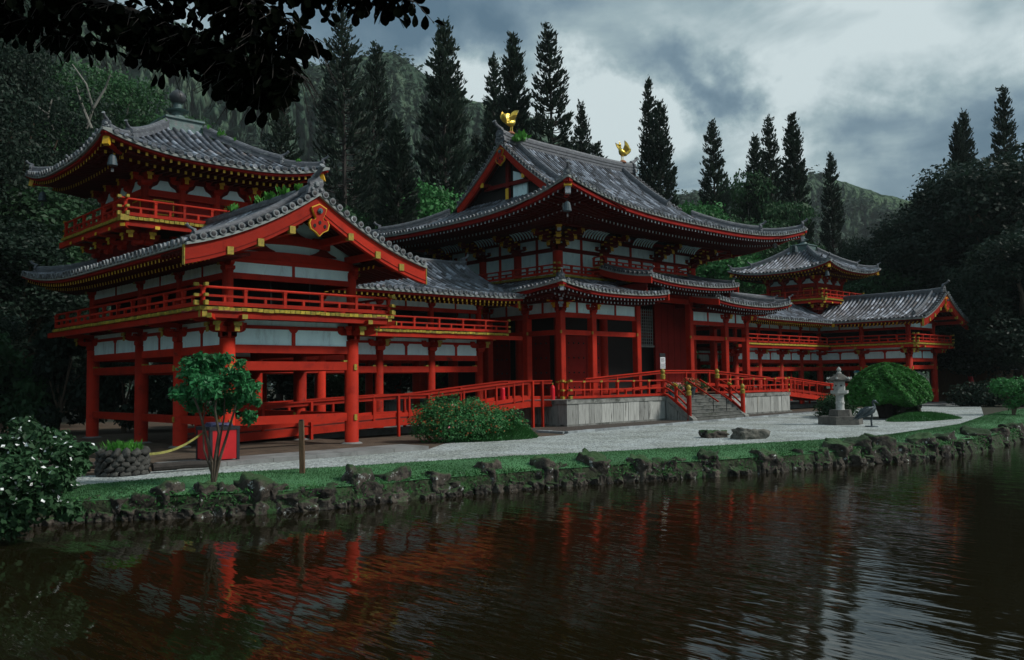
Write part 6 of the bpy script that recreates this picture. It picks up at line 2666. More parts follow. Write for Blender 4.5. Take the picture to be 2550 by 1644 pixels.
# azalea bush before the left ramp with grass mound
b0 = ground(1160, 1100)
b1 = ground(1290, 1090)
bl = [EB((b0[0] + x, b0[1] + y, z), r, r, r * .85) for x, y, z, r in ((-1.0, .9, .75, .95), (-.2, .8, 1.0, .95), (.6, .4, .8, .9), (1.4, .3, .75, .8), (2.1, .1, .65, .75), (.2, -.1, .6, .8), (-.7, .2, .55, .8), (1.2, -.3, .5, .7), (2.6, -.1, .55, .6), (.9, .7, 1.25, .6), (-.6, 1.1, 1.25, .6))]
leafy('azalea_bush', 'dense azalea bush with rusty new growth in front of the left ramp', 'bush', bl, 17000, .062, 'leaf_azalea', [([b0, b0 + [.2, .3, .6]], [.05, .02])], [(900, .045, 'leaf_rust', 'rusty_shoots'), (60, .04, 'flower_pink', 'flowers')], origin=b0, shell=.5)


def grass_mound(label, c, rx, ry, h, n, L=.12, mname='grass_dark', name='grass_mound'):
    T = thing(name, label, 'ground cover', (c[0], c[1], 0))
    mb = MB()
    V, F = [], []
    nr, na = 7, 22
    for i in range(nr + 1):
        u = i / nr
        for k in range(na):
            a = 2 * math.pi * k / na
            w = 1 + .10 * math.sin(3 * a + c[0]) + .06 * math.sin(5 * a)
            V.append((c[0] + rx * u * w * math.cos(a), c[1] + ry * u * w * math.sin(a), h * (1 - u ** 2.4) - .02))
    for i in range(nr):
        for k in range(na):
            F.append((i * na + k, (i + 1) * na + k, (i + 1) * na + (k + 1) % na, i * na + (k + 1) % na))
    mb.add(V, F, 'lawn')
    mb.build('turf', T, smooth=True)
    a = RNG.uniform(0, 6.283, n)
    u = np.sqrt(RNG.random(n))
    w = 1 + .10 * np.sin(3 * a + c[0]) + .06 * np.sin(5 * a)
    x, y = c[0] + rx * u * w * np.cos(a), c[1] + ry * u * w * np.sin(a)
    z = h * (1 - u ** 2.4) - .02
    P = np.stack([x, y, z], 1)
    dr = RNG.normal(0, .45, (n, 3)) + np.stack([np.cos(a) * u, np.sin(a) * u, np.ones(n)], 1)
    dr /= np.linalg.norm(dr, axis=1)[:, None]
    sd = np.cross(dr, RNG.normal(0, 1, (n, 3)))
    sd /= np.linalg.norm(sd, axis=1)[:, None]
    l_ = (L * RNG.uniform(.6, 1.3, n))[:, None]
    Q = np.stack([P - sd * .012, P + sd * .012, P + dr * l_ + sd * .002, P + dr * l_ - sd * .002], 1)
    o3 = A3(c[0], c[1], 0)
    q = place('grass_blades', quads_mesh('grass_blades', Q - o3, [mname]), T, o3)
    q['kind'] = 'stuff'
    return T


cm = ground(1268, 1096)
grass_mound('shaggy green grass mound at the foot of the azalea bush', (cm[0], cm[1] + .75), 2.1, .95, .72, 14000, .17)

# domed topiary on its grass island
tc_ = A3(4.85, 20.95, 0)
T = thing('topiary_tree', 'big clipped dome-shaped green tree beside the stone lantern', 'tree', tuple(tc_))
mb = MB()
for (dx, dy, r) in ((0, 0, .38), (-.35, .25, .22), (.3, -.2, .24)):
    mb.tube([tc_ + [dx * .5, dy * .5, -.1], tc_ + [dx, dy, .5], tc_ + [dx * 2.2, dy * 2.2, 1.25]], [r * 1.2, r, r * .6], 'bark_dark', 9)
mb.build('trunk', T)
n = 26000
a = RNG.uniform(0, 6.283, n)
u = RNG.random(n)
th_ = np.where(u < .86, 1 - (u / .86) ** .9, -(u - .86) / .14 * .12)
hgt = 1.02 + 2.0 * th_
# dome profile: widest near the bottom, rounded shoulder, drooping rim
rad = 2.22 * np.where(u > .86, 1 - .34 * ((u - .86) / .14) ** 2, (1 - np.clip(th_, 0, 1) ** 2.0) ** .60)
lump = 1 + .035 * np.sin(a * 5) + .04 * np.sin(a * 9 + hgt * 3) + .03 * np.sin(a * 17 + hgt * 7)
inn = 1 - .16 * RNG.random(n) ** 2
hgt = hgt + .10 * np.sin(a * 4)
C = np.stack([rad * lump * inn * np.cos(a), rad * lump * inn * np.sin(a), hgt], 1)
N_ = np.stack([np.cos(a) * u, np.sin(a) * u, .25 + (1 - u)], 1)
Q = leaf_quads(C, N_, .085, .5, RNG, .55, .2)
place('crown', quads_mesh('crown', Q, ['leaf_topiary']), T, tc_)
o = place('topiary_rock', RM[6], None, (tc_[0] + .7, tc_[1] - .9, .28), (0, 0, .4), (1.15, .7, .52))
o.name = 'garden_stone'
tag(o, 'grey boulder in the shadow under the clipped dome tree', 'stone')
grass_mound('long low grass island under the clipped dome tree', (4.35, 19.0), 3.0, 1.45, .34, 9000, .12)

# shrubs behind the lantern and at the right
for (lab, c, bl_, mt_, n_, sz) in (
        ('dark leafy shrub between the stone lantern and the clipped dome tree', tuple(ground(2138, 1006)[:2]), [(0, 0, .9, 1.15), (.9, .4, 1.15, 1.1), (-.8, .3, .8, .9), (1.7, .8, .9, 1.0), (.3, .2, 1.6, .8)], 'leaf_mid', 5000, .10),
        ('low dark shrub below the dome tree on its left', (5.6, 24.4), [(0, 0, .6, .9), (1, 0, .6, .9), (-1.2, -.2, .5, .8)], 'leaf_mid', 3000, .10)):
    leafy('shrub', lab, 'shrub', [EB((c[0] + x, c[1] + y, z), r, r, r * .9) for x, y, z, r in bl_], n_, sz, mt_, [([(c[0], c[1], 0), (c[0] + .1, c[1], .8)], [.06, .03])], origin=(c[0], c[1], 0))
b0 = ground(2524, 1033)
dp = float(np.dot(b0 - CAMP, CF))
bl = [EB(U(a, b, d_), r * dp / FPX, r * dp / FPX, r * .7 * dp / FPX) for a, b, r, d_ in ((2500, 965, 34, 0), (2535, 960, 30, .4), (2570, 970, 36, 0), (2490, 955, 22, .3), (2520, 1005, 20, 0), (2550, 990, 26, -.3))]
leafy('small_tree', 'little green tree on the lawn at the right edge', 'tree', bl, 2600, .10, 'leaf_shrub', [([U(2524, 1033), U(2522, 1010), U(2505, 980)], [.10, .07, .03]), ([U(2524, 1033), U(2535, 1000), U(2550, 970)], [.09, .06, .03])], origin=b0)
for (px, py, r, lab) in ((2405, 1000, 1.3, 'dark shrub by the path right of the far gallery'), (2455, 985, 1.5, 'dark shrub at the foot of the leaning trunk on the right'), (2560, 990, 1.6, 'dark shrub behind the little tree at the right edge')):
    c = ground(px, 1012)
    leafy('shrub', lab, 'shrub', [EB((c[0], c[1], r * .6), r, r, r * .7), EB((c[0] + r * .7, c[1] - r * .4, r * .5), r * .7, r * .7, r * .5)], 1800, .13, 'leaf_dark', [([(c[0], c[1], 0), (c[0], c[1], r * .6)], [.08, .04])], origin=(c[0], c[1], 0))

# grass blades on the lawn (too many to count)
n = 110000
k = RNG.integers(0, NL - 1, n)
f = RNG.random(n)
u = RNG.random(n) * .97
G0 = g_[k] * (1 - f)[:, None] + g_[k + 1] * f[:, None]
S0 = s_[k] * (1 - f)[:, None] + s_[k + 1] * f[:, None]
P2 = G0 * (1 - u)[:, None] + S0 * u[:, None]
Z = .014 - .05 * u - .22 * u ** 3 - .01
P = np.concatenate([P2, Z[:, None]], 1)
dr = RNG.normal(0, .5, (n, 3)) + [0, 0, 1]
dr /= np.linalg.norm(dr, axis=1)[:, None]
sd = np.cross(dr, RNG.normal(0, 1, (n, 3)))
sd /= np.linalg.norm(sd, axis=1)[:, None]
l_ = (.042 * RNG.uniform(.5, 1.4, n))[:, None]
Q = np.stack([P - sd * .010, P + sd * .010, P + dr * l_ + sd * .002, P + dr * l_ - sd * .002], 1)
o = place('lawn_grass', quads_mesh('lawn_grass', Q, ['grass']), None, (0, 0, 0))
tag(o, 'short green grass blades of the lawn strip along the pond', 'grass', kind='stuff')
# ferns and weeds on the rock edging
n = 9000
k = RNG.integers(4, NL - 1, n)
cl = RNG.random(120)
f = RNG.random(n)
S0 = s_[k] * (1 - f)[:, None] + s_[k + 1] * f[:, None]
keep = np.sin(k * 1.7) + np.sin(k * .61) > -.2
S0 = S0[keep]
n = len(S0)
P = np.concatenate([S0 + RNG.normal(0, .14, (n, 2)) + [-.02, .12], RNG.uniform(-.62, -.12, n)[:, None]], 1)
Q = leaf_quads(P, np.tile([-.3, -.8, .6], (n, 1)), .055, .35, RNG, .8, .3)
o = place('bank_weeds', quads_mesh('bank_weeds', Q, ['grass_dark']), None, (0, 0, 0))
tag(o, 'small ferns and weeds growing between the rocks of the pond edge', 'weeds', kind='stuff')

# ================================================================== garden objects
# stone lantern
lx, ly = -2.25, 20.3
LN = thing('stone_lantern', 'old grey stone lantern on a stepped dark base', 'lantern', (lx, ly, 0))


def hexp(r, n=6, ph=.26):
    return [(r * math.cos(ph + 2 * math.pi * k / n), r * math.sin(ph + 2 * math.pi * k / n)) for k in range(n)]


def hx(name, r0, z0, r1, z1, mname, n=6):
    mb = MB()
    mb.lathe((lx, ly, 0), [(r0, z0), (r1, z1)], mname, n, .26)
    mb.build(name, LN)


hx('plinth', 1.12, -.05, 1.10, .40, 'lantern_dark')
hx('upper_plinth', .60, .40, .54, .72, 'lantern_dark')
mb = MB()
mb.lathe((lx, ly, 0), [(.24, .70), (.21, .78), (.20, 1.0), (.225, 1.02), (.225, 1.10), (.20, 1.12), (.20, 1.42), (.23, 1.47)], 'lantern_stone', 14)
mb.build('shaft', LN)
hx('platform', .30, 1.47, .44, 1.54, 'lantern_stone')
hx('platform_top', .45, 1.54, .45, 1.68, 'lantern_stone')
hx('firebox', .29, 1.68, .28, 2.12, 'lantern_stone')
mb = MB()
for k in range(6):
    a = .26 + math.pi / 6 + k * math.pi / 3
    d = A3(math.cos(a), math.sin(a), 0)
    q = A3(lx, ly, 1.92) + d * .245
    mb.tube([q, q + d * .008], .05, 'black_iron', 8)
mb.build('firebox_hole', LN)
mb = MB()
V, F = [], []
for (r, z) in ((.30, 2.12), (.56, 2.13), (.60, 2.20), (.42, 2.34), (.22, 2.46), (.12, 2.52)):
    for k in range(12):
        a = .26 + k * math.pi / 6
        rr = r * (1.0 if k % 2 == 0 else .88)
        zz = z + (.06 if (k % 2 == 0 and r > .5) else 0)
        V.append((lx + rr * math.cos(a), ly + rr * math.sin(a), zz))
for i in range(5):
    for k in range(12):
        F.append((i * 12 + k, i * 12 + (k + 1) % 12, (i + 1) * 12 + (k + 1) % 12, (i + 1) * 12 + k))
F.append(tuple(range(60, 72)))
F.append(tuple(reversed(range(12))))
mb.add(V, F, 'lantern_dark')
for k in range(0, 12, 2):
    a = .26 + k * math.pi / 6
    d = A3(math.cos(a), math.sin(a), 0)
    q = A3(lx, ly, 2.26) + d * .56
    mb.tube([q - d * .08, q + d * .04 + [0, 0, .02], q + d * .02 + [0, 0, .09]], [.06, .055, .03], 'lantern_stone', 7)
mb.build('canopy', LN)
mb = MB()
mb.lathe((lx, ly, 2.50), [(.12, 0), (.13, .06), (.07, .10), (.10, .16), (.12, .22), (.06, .31), (.01, .36)], 'lantern_stone', 12)
mb.build('jewel', LN)

# bronze crane beside the lantern (faces right, head bowed)
cxp = ground(2170, 1063)
CN = thing('crane_statue', 'weathered bronze crane statue with bowed head beside the stone lantern', 'statue', tuple(cxp))
ax_ = A3(CR[0], CR[1], 0) * 1.0
ax_ /= np.linalg.norm(ax_)
Pc = lambda a, b, c: cxp + ax_ * a + A3(-ax_[1], ax_[0], 0) * b + A3(0, 0, c)
mb = MB()
mb.lathe(tuple(cxp), [(.30, 0), (.29, .03), (.27, .045)], 'verdigris_bird', 14)
mb.build('base', CN)
for sg in (-1, 1):
    mb = MB()
    mb.tube([Pc(.02, sg * .05, .03), Pc(.0, sg * .05, .30), Pc(.04, sg * .05, .52), Pc(.0, sg * .06, .66)], [.024, .02, .028, .05], 'verdigris_bird', 7)
    mb.build('leg', CN)
mb = MB()
mb.tube([Pc(-.52, 0, .40), Pc(-.36, 0, .52), Pc(-.14, 0, .66), Pc(.06, 0, .78), Pc(.16, 0, .90), Pc(.15, 0, 1.02), Pc(.09, 0, 1.12), Pc(.12, 0, 1.20), Pc(.22, 0, 1.19), Pc(.30, 0, 1.13), Pc(.42, 0, 1.06)],
        [.03, .10, .17, .165, .10, .06, .048, .055, .07, .03, .008], 'verdigris_bird', 12)
mb.build('body', CN, smooth=True)
for sg in (-1, 1):
    mb = MB()
    for k in range(8):
        b_ = Pc(.06 - .06 * k, sg * .16, .92 - .035 * k)
        t_ = Pc(-.42 - .05 * k, sg * (.26 - .01 * k), .78 - .065 * k)
        mb.tube([b_, (b_ + t_) / 2 + [0, 0, .03], t_], [.045, .05, .012], 'verdigris_bird', 6)
    mb.build('wing', CN)
mb = MB()
for k in range(7):
    u = (k - 3) / 3
    mb.tube([Pc(-.40, u * .06, .50), Pc(-.55, u * .14, .46 + .05 * (1 - abs(u))), Pc(-.68, u * .2, .34 + .08 * (1 - abs(u)))], [.04, .04, .008], 'verdigris_bird', 5)
mb.build('tail', CN)

# litter bin
tb = ground(468, 1142, .13)
TB = thing('litter_bin', 'square red litter bin with black corner posts and a bag over its rim', 'bin', (-32.35, 25.35, .13))
bx, by, bw, bh = -32.35, 25.35, .47, .98
for (nm, sx, sy) in (('panel', 0, -1), ('panel', -1, 0), ('panel', 1, 0), ('panel', 0, 1)):
    mb = MB()
    if sy:
        mb.box(bx - bw + .09, bx + bw - .09, by + sy * (bw - .03) - .015, by + sy * (bw - .03) + .015, .17, .13 + bh - .08, 'trash_red')
    else:
        mb.box(bx + sx * (bw - .03) - .015, bx + sx * (bw - .03) + .015, by - bw + .09, by + bw - .09, .17, .13 + bh - .08, 'trash_red')
    mb.build(nm, TB)
for sx in (-1, 1):
    for sy in (-1, 1):
        mb = MB()
        mb.box(bx + sx * (bw - .045) - .045, bx + sx * (bw - .045) + .045, by + sy * (bw - .045) - .045, by + sy * (bw - .045) + .045, .131, .13 + bh, 'trash_black')
        mb.build('corner_post', TB)
mb = MB()
mb.box(bx - bw - .01, bx + bw + .01, by - bw - .01, by + bw + .01, .13 + bh - .078, .13 + bh + .03, 'trash_black')
mb.build('rim', TB)
me = rock_mesh(31, 3)
me.materials.clear()
me.materials.append(MATS['trash_bag'])
place('bag', me, TB, (bx, by, .13 + bh + .04), (0, 0, 0), (.40, .40, .11))

RW = []
for _m in RS:
    _c = _m.copy()
    _c.materials.clear()
    _c.materials.append(MATS['wall_stone'])
    RW.append(_c)
# planter of small stones
pp = ground(318, 1186)
PL = thing('stone_planter', 'round planter of dark stacked stones with bright grassy plants', 'planter', tuple(pp))
pc = A3(pp[0] + .05, pp[1] + .5, 0)
for row in range(5):
    nst_ = 14
    for k in range(nst_):
        a = 2 * math.pi * (k + .5 * (row % 2)) / nst_
        r = .56
        place('stone', RW[(row * 5 + k) % 9], PL, (pc[0] + r * math.cos(a), pc[1] + r * math.sin(a), .08 + row * .13), (random.uniform(0, 1), random.uniform(0, 1), a), (.15 * random.uniform(.8, 1.1), .15 * random.uniform(.8, 1.1), .085))
mb = MB()
mb.cyl(pc[0], pc[1], 0, .62, .54, 'soil', 18)
mb.build('soil', PL)
Q = []
for k in range(260):
    a, r = random.uniform(0, 6.28), .5 * math.sqrt(random.random())
    b = A3(r * math.cos(a), r * math.sin(a), .6)
    t = b + A3(random.uniform(-.2, .2), random.uniform(-.2, .2), random.uniform(.15, .36))
    w = A3(math.sin(a), -math.cos(a), 0) * .03
    md = (b + t) / 2
    Q.append((b, md - w, t, md + w))
place('plants', quads_mesh('plants', np.array(Q), ['weed']), PL, pc)

# wooden post on the lawn
pp = ground(753, 1177)
PO = thing('wooden_post', 'weathered square wooden post standing on the lawn', 'post', tuple(pp))
mb = MB()
mb.bar(pp + [0, 0, -.1], pp + [-.03, 0, 1.38], .125, .125, 'old_wood', up=(.7, .7, 0))
mb.build('shaft', PO)
mb = MB()
mb.bar(pp + [-.03, 0, 1.38], pp + [-.031, 0, 1.42], .10, .10, 'bark_dark', up=(.7, .7, 0))
mb.build('top', PO)

# barrier tape from the planter to the bin
mb = MB()
a, b = A3(pc[0] + .6, pc[1], .5), A3(bx - bw, by, .95)
pts = [a * (1 - u) + b * u + A3(0, 0, -.16 * math.sin(math.pi * u)) for u in np.linspace(0, 1, 12)]
mb.sweep(pts, A3(0, 1, 0), -.006, .006, -.035, .035, 'tape')
mb.build('barrier_tape', None, label='slack yellow barrier tape between the planter and the litter bin', cat='tape')
# log edging by the planter
for k, (a, b) in enumerate((((-37.6, 26.3), (-35.9, 25.6)), ((-36.9, 27.0), (-35.4, 26.2)), ((-34.8, 24.1), (-33.0, 23.95)))):
    mb = MB()
    mb.tube([A3(*a, .16 + .05 * k % .1), A3((a[0] + b[0]) / 2, (a[1] + b[1]) / 2, .18), A3(*b, .14)], [.11, .105, .10], 'bark_dark', 9)
    mb.build('log', None, label=('dark log lying left of the stone planter, nearer one', 'dark log lying left of the stone planter, farther one', 'thin dark log lying before the end of the concrete apron')[k], cat='log', group='logs beside the planter')

# notice on a stand in the doorway
NT = thing('notice_stand', 'white notice sheets on a dark stand in the central doorway', 'sign', (-.62, 32.25, PZ))
mb = MB()
mb.box(-.66, -.58, 32.28, 32.34, PZ, 3.9, 'black_iron')
mb.build('stand', NT)
mb = MB()
mb.box(-.90, -.34, 32.24, 32.28, 3.70, 3.92, 'black_iron')
mb.build('header', NT)
for z0, z1 in ((3.33, 3.68), (2.98, 3.31)):
    mb = MB()
    mb.box(-.86, -.38, 32.235, 32.262, z0, z1, 'paper_white')
    sh_ = mb.build('sheet', NT)
    for k in range(4):
        mb = MB()
        zz = z1 - .07 - k * .07
        x = -.82
        while x < -.45:
            w = random.uniform(.03, .08)
            mb.box(x, min(x + w, -.42), 32.230, 32.234, zz - .018, zz + .018, 'ink')
            x += w + .02
        mb.build('lettering', NT)

# fire extinguishers
for k, (p, lab) in enumerate(((ground(1383, 995, 1.36), 'red fire extinguisher standing by the corner column of the hall'), ((-13.3, 33.05, 1.33), 'small red fire extinguisher at the top of the left ramp'))):
    FE = thing('fire_extinguisher', lab, 'extinguisher', tuple(p))
    if k == 0:
        p = A3(-10.35, 32.3, 1.34)
        FE.location = tuple(p)
        WLOC[FE] = p
    mb = MB()
    mb.lathe(tuple(p), [(.13, 0), (.13, .62), (.10, .72), (.04, .78)], 'extinguisher', 12)
    mb.build('cylinder', FE)
    mb = MB()
    mb.tube([(p[0], p[1], p[2] + .78), (p[0], p[1], p[2] + .90)], .035, 'gold_cap', 8)
    mb.box(p[0] - .12, p[0] + .04, p[1] - .02, p[1] + .02, p[2] + .86, p[2] + .90, 'black_iron')
    mb.build('valve', FE)

# flower pots at the head of the steps
for k, (x, y, r, mt_, fl, lab) in enumerate(((-1.55, 30.9, .26, 'pot_teal', 'flower_pink', 'teal pot of pink flowers at the top of the steps, left'), (.35, 30.95, .34, 'bronze_dark', 'flower_red', 'large dark pot of red and orange flowers in the middle of the top step'), (1.75, 31.0, .26, 'terracotta', 'flower_red', 'terracotta pot of red flowers at the top of the steps, right'), (-.75, 31.05, .24, 'terracotta', 'flower_pink', 'small pot of pink flowers second from the left at the stair head'))):
    FP = thing('flower_pot', lab, 'flower pot', (x, y, PZ), 'flower pots at the stair head')
    mb = MB()
    mb.lathe((x, y, PZ), [(r * .65, 0), (r, r * 1.3), (r * 1.1, r * 1.32), (r * 1.1, r * 1.5), (r * .9, r * 1.5), (r * .85, r * 1.3)], mt_, 14)
    mb.build('pot', FP)
    bl = [EB((x, y, PZ + r * 2.2), r * 1.7, r * 1.5, r * 1.0)]
    place('foliage', quads_mesh('foliage', blob_leaves(bl, 420, .05, RNG, .8) - A3(x, y, PZ), ['leaf_shrub']), FP, (x, y, PZ))
    q = place('flowers', quads_mesh('flowers', blob_leaves(bl, 120, .045, RNG, .1, .9) - A3(x, y, PZ), [fl]), FP, (x, y, PZ))
    q['kind'] = 'stuff'

# dim hut, leaning trunk and closed parasol beyond the right gallery
hc = at(2440, 940, 88)
HT = thing('garden_hut', 'dim low wooden hut under the trees beyond the right gallery', 'hut', (hc[0], hc[1], 0))
mb = MB()
mb.box(hc[0] - 5, hc[0] + 5, hc[1] - 3, hc[1] + 3, 0, 3.0, 'old_wood')
mb.build('wall', HT)
mb = MB()
mb.prism([(-4.2, 2.9), (0, 4.9), (4.2, 2.9), (4.2, 2.75), (0, 4.7), (-4.2, 2.75)], (hc[0], hc[1], 0), (0, 1, 0), (0, 0, 1), (1, 0, 0), 11.6, 'tile_pan')
mb.build('roof', HT)
WN_ = thing_part(HT, 'window', (hc[0] - 3, hc[1] - 3.02, 1.2))
mb = MB()
mb.box(hc[0] - 3.9, hc[0] - 2.1, hc[1] - 3.05, hc[1] - 3.0, .9, 2.3, 'coping')
mb.build('screen', WN_)
for k in range(5):
    mb = MB()
    x = hc[0] - 3.9 + k * .45
    mb.box(x - .03, x + .03, hc[1] - 3.09, hc[1] - 3.051, .86, 2.34, 'old_wood')
    mb.build('bar', WN_)
for k in range(4):
    mb = MB()
    z = .9 + k * .466
    mb.box(hc[0] - 3.95, hc[0] - 2.05, hc[1] - 3.10, hc[1] - 3.091, z - .03, z + .03, 'old_wood')
    mb.build('bar', WN_)
pb = at(2424, 975, 80)
UMB = thing('closed_parasol', 'closed red parasol with pale tip leaning under the trees on the right', 'parasol', (pb[0], pb[1], 0))
q0, q1, q2 = at(2430, 1010, 80), at(2424, 975, 80), at(2410, 912, 80)
mb = MB()
mb.tube([q0 * [1, 1, 0], q1], .03, 'old_wood', 7)
mb.build('pole', UMB)
mb = MB()
mb.tube([q1, q1 * .7 + q2 * .3, q1 * .2 + q2 * .8], [.28, .22, .17], 'umbrella_red', 9)
mb.build('canopy', UMB)
mb = MB()
mb.tube([q1 * .199 + q2 * .801, q2], [.17, .14], 'paper_white', 9)
mb.build('tip', UMB)
ub = at(2152, 930, 72)
UM = thing('open_parasol', 'open blue parasol seen between the columns behind the clipped dome tree', 'parasol', (ub[0], ub[1], 0))
mb = MB()
mb.lathe((ub[0], ub[1], 0), [(.9, 2.65), (.65, 2.85), (.28, 3.0), (.03, 3.05)], 'umbrella_blue', 8)
mb.build('canopy', UM)
mb = MB()
mb.cyl(ub[0], ub[1], 0, 3.07, .035, 'old_wood', 8)
mb.build('pole', UM)

# ================================================================== overhanging branch, top left
OT = at(-520, 947, 6.0) * [1, 1, 0]
OV = thing('overhanging_tree', 'dark broad-leaved branches hanging into the top left of the view', 'tree', (OT[0], OT[1], 0))
mb = MB()
mb.tube([A3(OT[0], OT[1], -.2), at(-500, 500, 6.0), at(-420, 150, 5.9), at(-300, -120, 5.8)], [.24, .2, .17, .13], 'bark_dark', 10)
mb.build('trunk', OV)
limbs = [[(-420, 150, 5.9), (-150, -40, 5.7), (150, -20, 5.5), (330, 30, 5.3), (480, 90, 5.2), (600, 150, 5.1), (700, 230, 5.0)],
         [(-300, -120, 5.8), (100, -130, 5.5), (420, -60, 5.3), (600, -10, 5.2), (720, 60, 5.1), (790, 120, 5.0)],
         [(100, -130, 5.5), (500, -120, 5.4), (800, -60, 5.3), (960, -25, 5.2), (1030, 5, 5.2)],
         [(-150, -40, 5.7), (50, 40, 5.6), (170, 90, 5.5), (300, 110, 5.4)],
         [(480, 90, 5.2), (560, 190, 5.15), (620, 250, 5.1)], [(330, 30, 5.3), (400, 110, 5.25), (420, 160, 5.2)],
         [(600, -10, 5.2), (640, 90, 5.1), (700, 150, 5.05), (760, 200, 5.0)], [(600, 150, 5.1), (650, 200, 5.05), (690, 265, 5.0)]]
pool = []
for li, lm in enumerate(limbs):
    mb = MB()
    P3 = [at(*q) for q in lm]
    mb.tube(P3, list(np.linspace(.045 if li < 3 else .014, .006, len(P3))), 'bark_dark', 6)
    mb.build('branch', OV)
    for i in range(len(P3) - 1):
        m_ = max(4, int(np.linalg.norm(P3[i + 1] - P3[i]) / .0075))
        for u in np.linspace(0, 1, m_, endpoint=False):
            pool.append((P3[i] * (1 - u) + P3[i + 1] * u, lm[i][0] * (1 - u) + lm[i + 1][0] * u, lm[i][1] * (1 - u) + lm[i + 1][1] * u))


def big_leaf():
    """obovate leaf, base at origin, blade along +y, slightly folded"""
    mb = MB()
    st = [(0, .008), (.12, .012), (.3, .15), (.55, .26), (.78, .27), (.93, .16), (1.0, .02)]
    V, F = [], []
    for (y, w) in st:
        z = -.10 * y * y
        V += [(-w, y, z + w * .25), (0, y, z), (w, y, z + w * .25)]
    for k in range(len(st) - 1):
        a = 3 * k
        F += [(a, a + 1, a + 4, a + 3), (a + 1, a + 2, a + 5, a + 4)]
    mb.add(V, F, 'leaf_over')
    me = mb.mesh('leaf', (0, 0, 0))[0]
    me.polygons.foreach_set('use_smooth', [True] * len(me.polygons))
    return me


LFM = big_leaf()
rr = random.Random(5)
n_obj = 0
stuff, twigs = MB(), MB()
base_v = np.array([v.co[:] for v in LFM.vertices])
base_f = [tuple(q.vertices) for q in LFM.polygons]
rr.shuffle(pool)
n_tw = 0
for (p, px, py) in pool:
    if px < -60 or px > 1050 or py < -110:
        continue
    dens_ = .85 if 300 < px < 770 else .55
    if rr.random() > dens_:
        continue
    n_tw += 1
    if n_tw > 1250:
        break
    az = rr.uniform(0, 6.28)
    Ln = rr.uniform(.07, .24)
    dv = A3(math.cos(az) * .7, math.sin(az) * .7, rr.uniform(-.9, .15))
    dv /= np.linalg.norm(dv)
    e1 = p + dv * Ln * .5 + A3(0, 0, .01)
    e2 = p + dv * Ln + A3(0, 0, -.25 * Ln)
    twigs.tube([p, e1, e2], [.0035, .0028, .0015], 'bark_dark', 4, caps=False)
    nl = rr.randint(3, 6)
    for k in range(nl):
        w = .35 + .65 * k / (nl - 1)
        q = p * (1 - w) + e2 * w if w > .5 else p * (1 - w * 2) + e1 * (w * 2)
        q = e1 * (1 - (w - .5) * 2) + e2 * ((w - .5) * 2) if w > .5 else q
        L_ = rr.uniform(.066, .115)
        v_ = q - CAMP
        qx, qy = 1275 + FPX * (v_ @ CR) / (v_ @ CF), 822 - FPX * (v_ @ CU) / (v_ @ CF)
        if qy > np.interp(qx, (0, 300, 370, 440, 500, 560, 620, 700, 760, 800, 860, 1040), (95, 105, 165, 165, 185, 205, 245, 250, 170, 100, 30, 35)) + rr.gauss(0, 16):
            continue
        rot = Matrix.Rotation(az - math.pi / 2 + rr.gauss(0, 1.0) + (.8 if k % 2 else -.8), 4, 'Z') @ Matrix.Rotation(rr.gauss(-.85, .5), 4, 'X') @ Matrix.Rotation(rr.gauss(0, .6), 4, 'Y')
        if n_obj < 300 and 0 < px < 1040 and py > -30 and rr.random() < .4:
            place('leaf', LFM, OV, q, rot.to_euler(), (L_ * rr.uniform(.8, 1.15), L_, L_))
            n_obj += 1
        else:
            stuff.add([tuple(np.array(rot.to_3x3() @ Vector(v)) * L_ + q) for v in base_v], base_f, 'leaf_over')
stuff.build('leaves', OV, kind='stuff')
twigs.build('twigs', OV, kind='stuff')

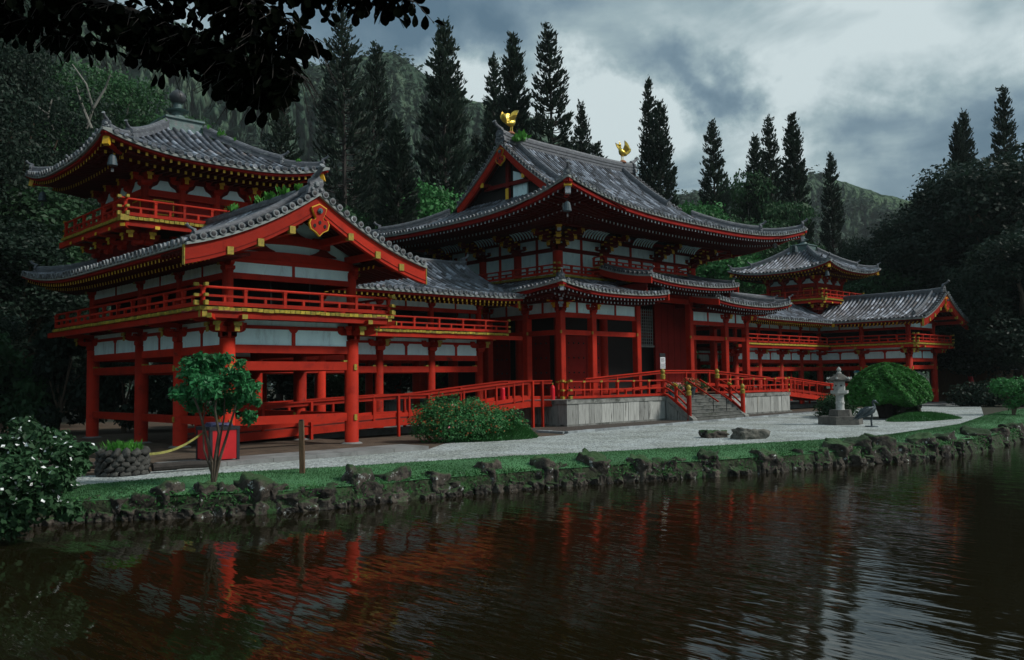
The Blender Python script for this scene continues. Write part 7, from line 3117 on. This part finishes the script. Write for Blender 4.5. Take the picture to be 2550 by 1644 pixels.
# ================================================================== hills
def hill(name, ridge_px, depth0, depth1, mname, seed, flute=.13, nu=420, nv=130, foot=0.30, trees=9000, tsize=4.2, flabel='far green forest covering the mountain behind the pines'):
    """a fluted mountain flank below a ridge line seen at the photo columns ridge_px"""
    xs = np.array([r[0] for r in ridge_px], float)
    ys = np.array([r[1] for r in ridge_px], float)
    V = np.zeros((nu, nv, 3))
    for i, px in enumerate(np.linspace(xs[0], xs[-1], nu)):
        u = (px - xs[0]) / (xs[-1] - xs[0])
        dep = depth0 + (depth1 - depth0) * u
        py = np.interp(px, xs, ys) + 5 * mnoise.noise((px * .02, seed, 0)) + 2.5 * mnoise.noise((px * .08, seed, 3))
        top = at(px, py, dep)
        dirh = (top - CAMP) * [1, 1, 0]
        dirh /= np.linalg.norm(dirh)
        for j in range(nv):
            v = j / (nv - 1)
            z = top[2] * (1 - v) ** 1.15
            p = top * [1, 1, 0] - dirh * (dep * foot * v) + A3(0, 0, z)
            wx = px + 260 * v + 40 * mnoise.noise((px * .01, v * 2, seed + 2))
            fl = mnoise.noise((wx * .008, v * 1.1, seed)) * 1.1 + .5 * mnoise.noise((wx * .022 + v * 2, v * 2.6, seed + 5)) + .30 * mnoise.noise((px * .06, v * 8, seed + 9)) + .14 * mnoise.noise((px * .16, v * 22, seed + 4))
            ridge_n = (1 - abs(fl)) - .6
            amp = dep * flute * math.sin(math.pi * min(1, v * 1.02)) ** .8
            p = p - dirh * ridge_n * amp + A3(0, 0, ridge_n * amp * .28 + dep * .012 * mnoise.noise((px * .15, v * 14, seed)) * min(1, v * 8))
            V[i, j] = p
    Vf = V.reshape(-1, 3)
    c = (Vf.min(0) + Vf.max(0)) / 2
    o = place(name, grid_mesh(name, Vf - c, nu, nv, mname), None, c)
    tag(o, kind='structure')
    # forest canopy over the slope: one mass of small crowns
    rng = np.random.default_rng(int(seed * 10))
    fi, fj = rng.random(trees) * (nu - 2), rng.random(trees) ** .9 * (nv - 2)
    i0, j0 = fi.astype(int), fj.astype(int)
    a_, b_ = (fi - i0)[:, None], (fj - j0)[:, None]
    P = V[i0, j0] * (1 - a_) * (1 - b_) + V[i0 + 1, j0] * a_ * (1 - b_) + V[i0, j0 + 1] * (1 - a_) * b_ + V[i0 + 1, j0 + 1] * a_ * b_
    keep = np.sin(P[:, 0] * .021 + 2 * np.sin(P[:, 2] * .05)) + np.sin(P[:, 1] * .017 + P[:, 2] * .03) > -.9
    P = P[keep]
    m_ = 9
    S = rng.uniform(.6, 1.25, len(P)) * tsize
    C = np.repeat(P, m_, 0) + rng.normal(0, 1, (len(P) * m_, 3)) * np.repeat(S, m_)[:, None] * [.5, .5, .36] + np.repeat(S, m_)[:, None] * [0, 0, .55]
    N_ = C - np.repeat(P, m_, 0)
    N_ /= np.linalg.norm(N_, axis=1)[:, None]
    Q = leaf_quads(C, N_, tsize * .34, .7, rng, .35, .4)
    q = place('hill_forest', quads_mesh('hill_forest', Q - c, ['leaf_hill']), None, c)
    tag(q, flabel, 'forest', kind='stuff')
    return o


hill('mountain', [(-500, -160), (-200, -90), (100, -30), (350, 40), (520, 90), (640, 125), (760, 165), (830, 160), (900, 142), (960, 130), (985, 133), (1020, 158), (1060, 190), (1120, 222), (1170, 250), (1235, 260), (1300, 290), (1400, 345), (1500, 400), (1620, 470), (1720, 492), (1800, 520), (1950, 600), (2100, 700)], 430, 620, 'hill_near', 3.3)
hill('far_hill', [(1500, 560), (1650, 500), (1740, 486), (1850, 470), (1950, 440), (2040, 430), (2090, 450), (2140, 466), (2200, 486), (2262, 500), (2330, 480), (2450, 440), (2600, 430), (2900, 470)], 760, 820, 'hill_far', 8.1, .11, trees=7000, tsize=6.0, flabel='far green forest covering the low hill on the right')
# wooded lower slope on the left, below the mountain

# ================================================================== damp air between the garden and the hills
mb = MB()
mb.box(-1400, 1900, -400, 2200, -2.6, 420, 'red')
o = mb.build('haze', None, kind='stuff')
tag(o, 'thin damp valley haze', 'haze')
hz = bpy.data.materials.new('haze')
hz.use_nodes = True
N_h, L_h = hz.node_tree.nodes, hz.node_tree.links
N_h.clear()
oh = N_h.new('ShaderNodeOutputMaterial')
pv = N_h.new('ShaderNodeVolumePrincipled')
pv.inputs['Color'].default_value = (.80, .90, .92, 1)
pv.inputs['Density'].default_value = .00012
L_h.new(pv.outputs[0], oh.inputs['Volume'])
o.data.materials.clear()
o.data.materials.append(hz)
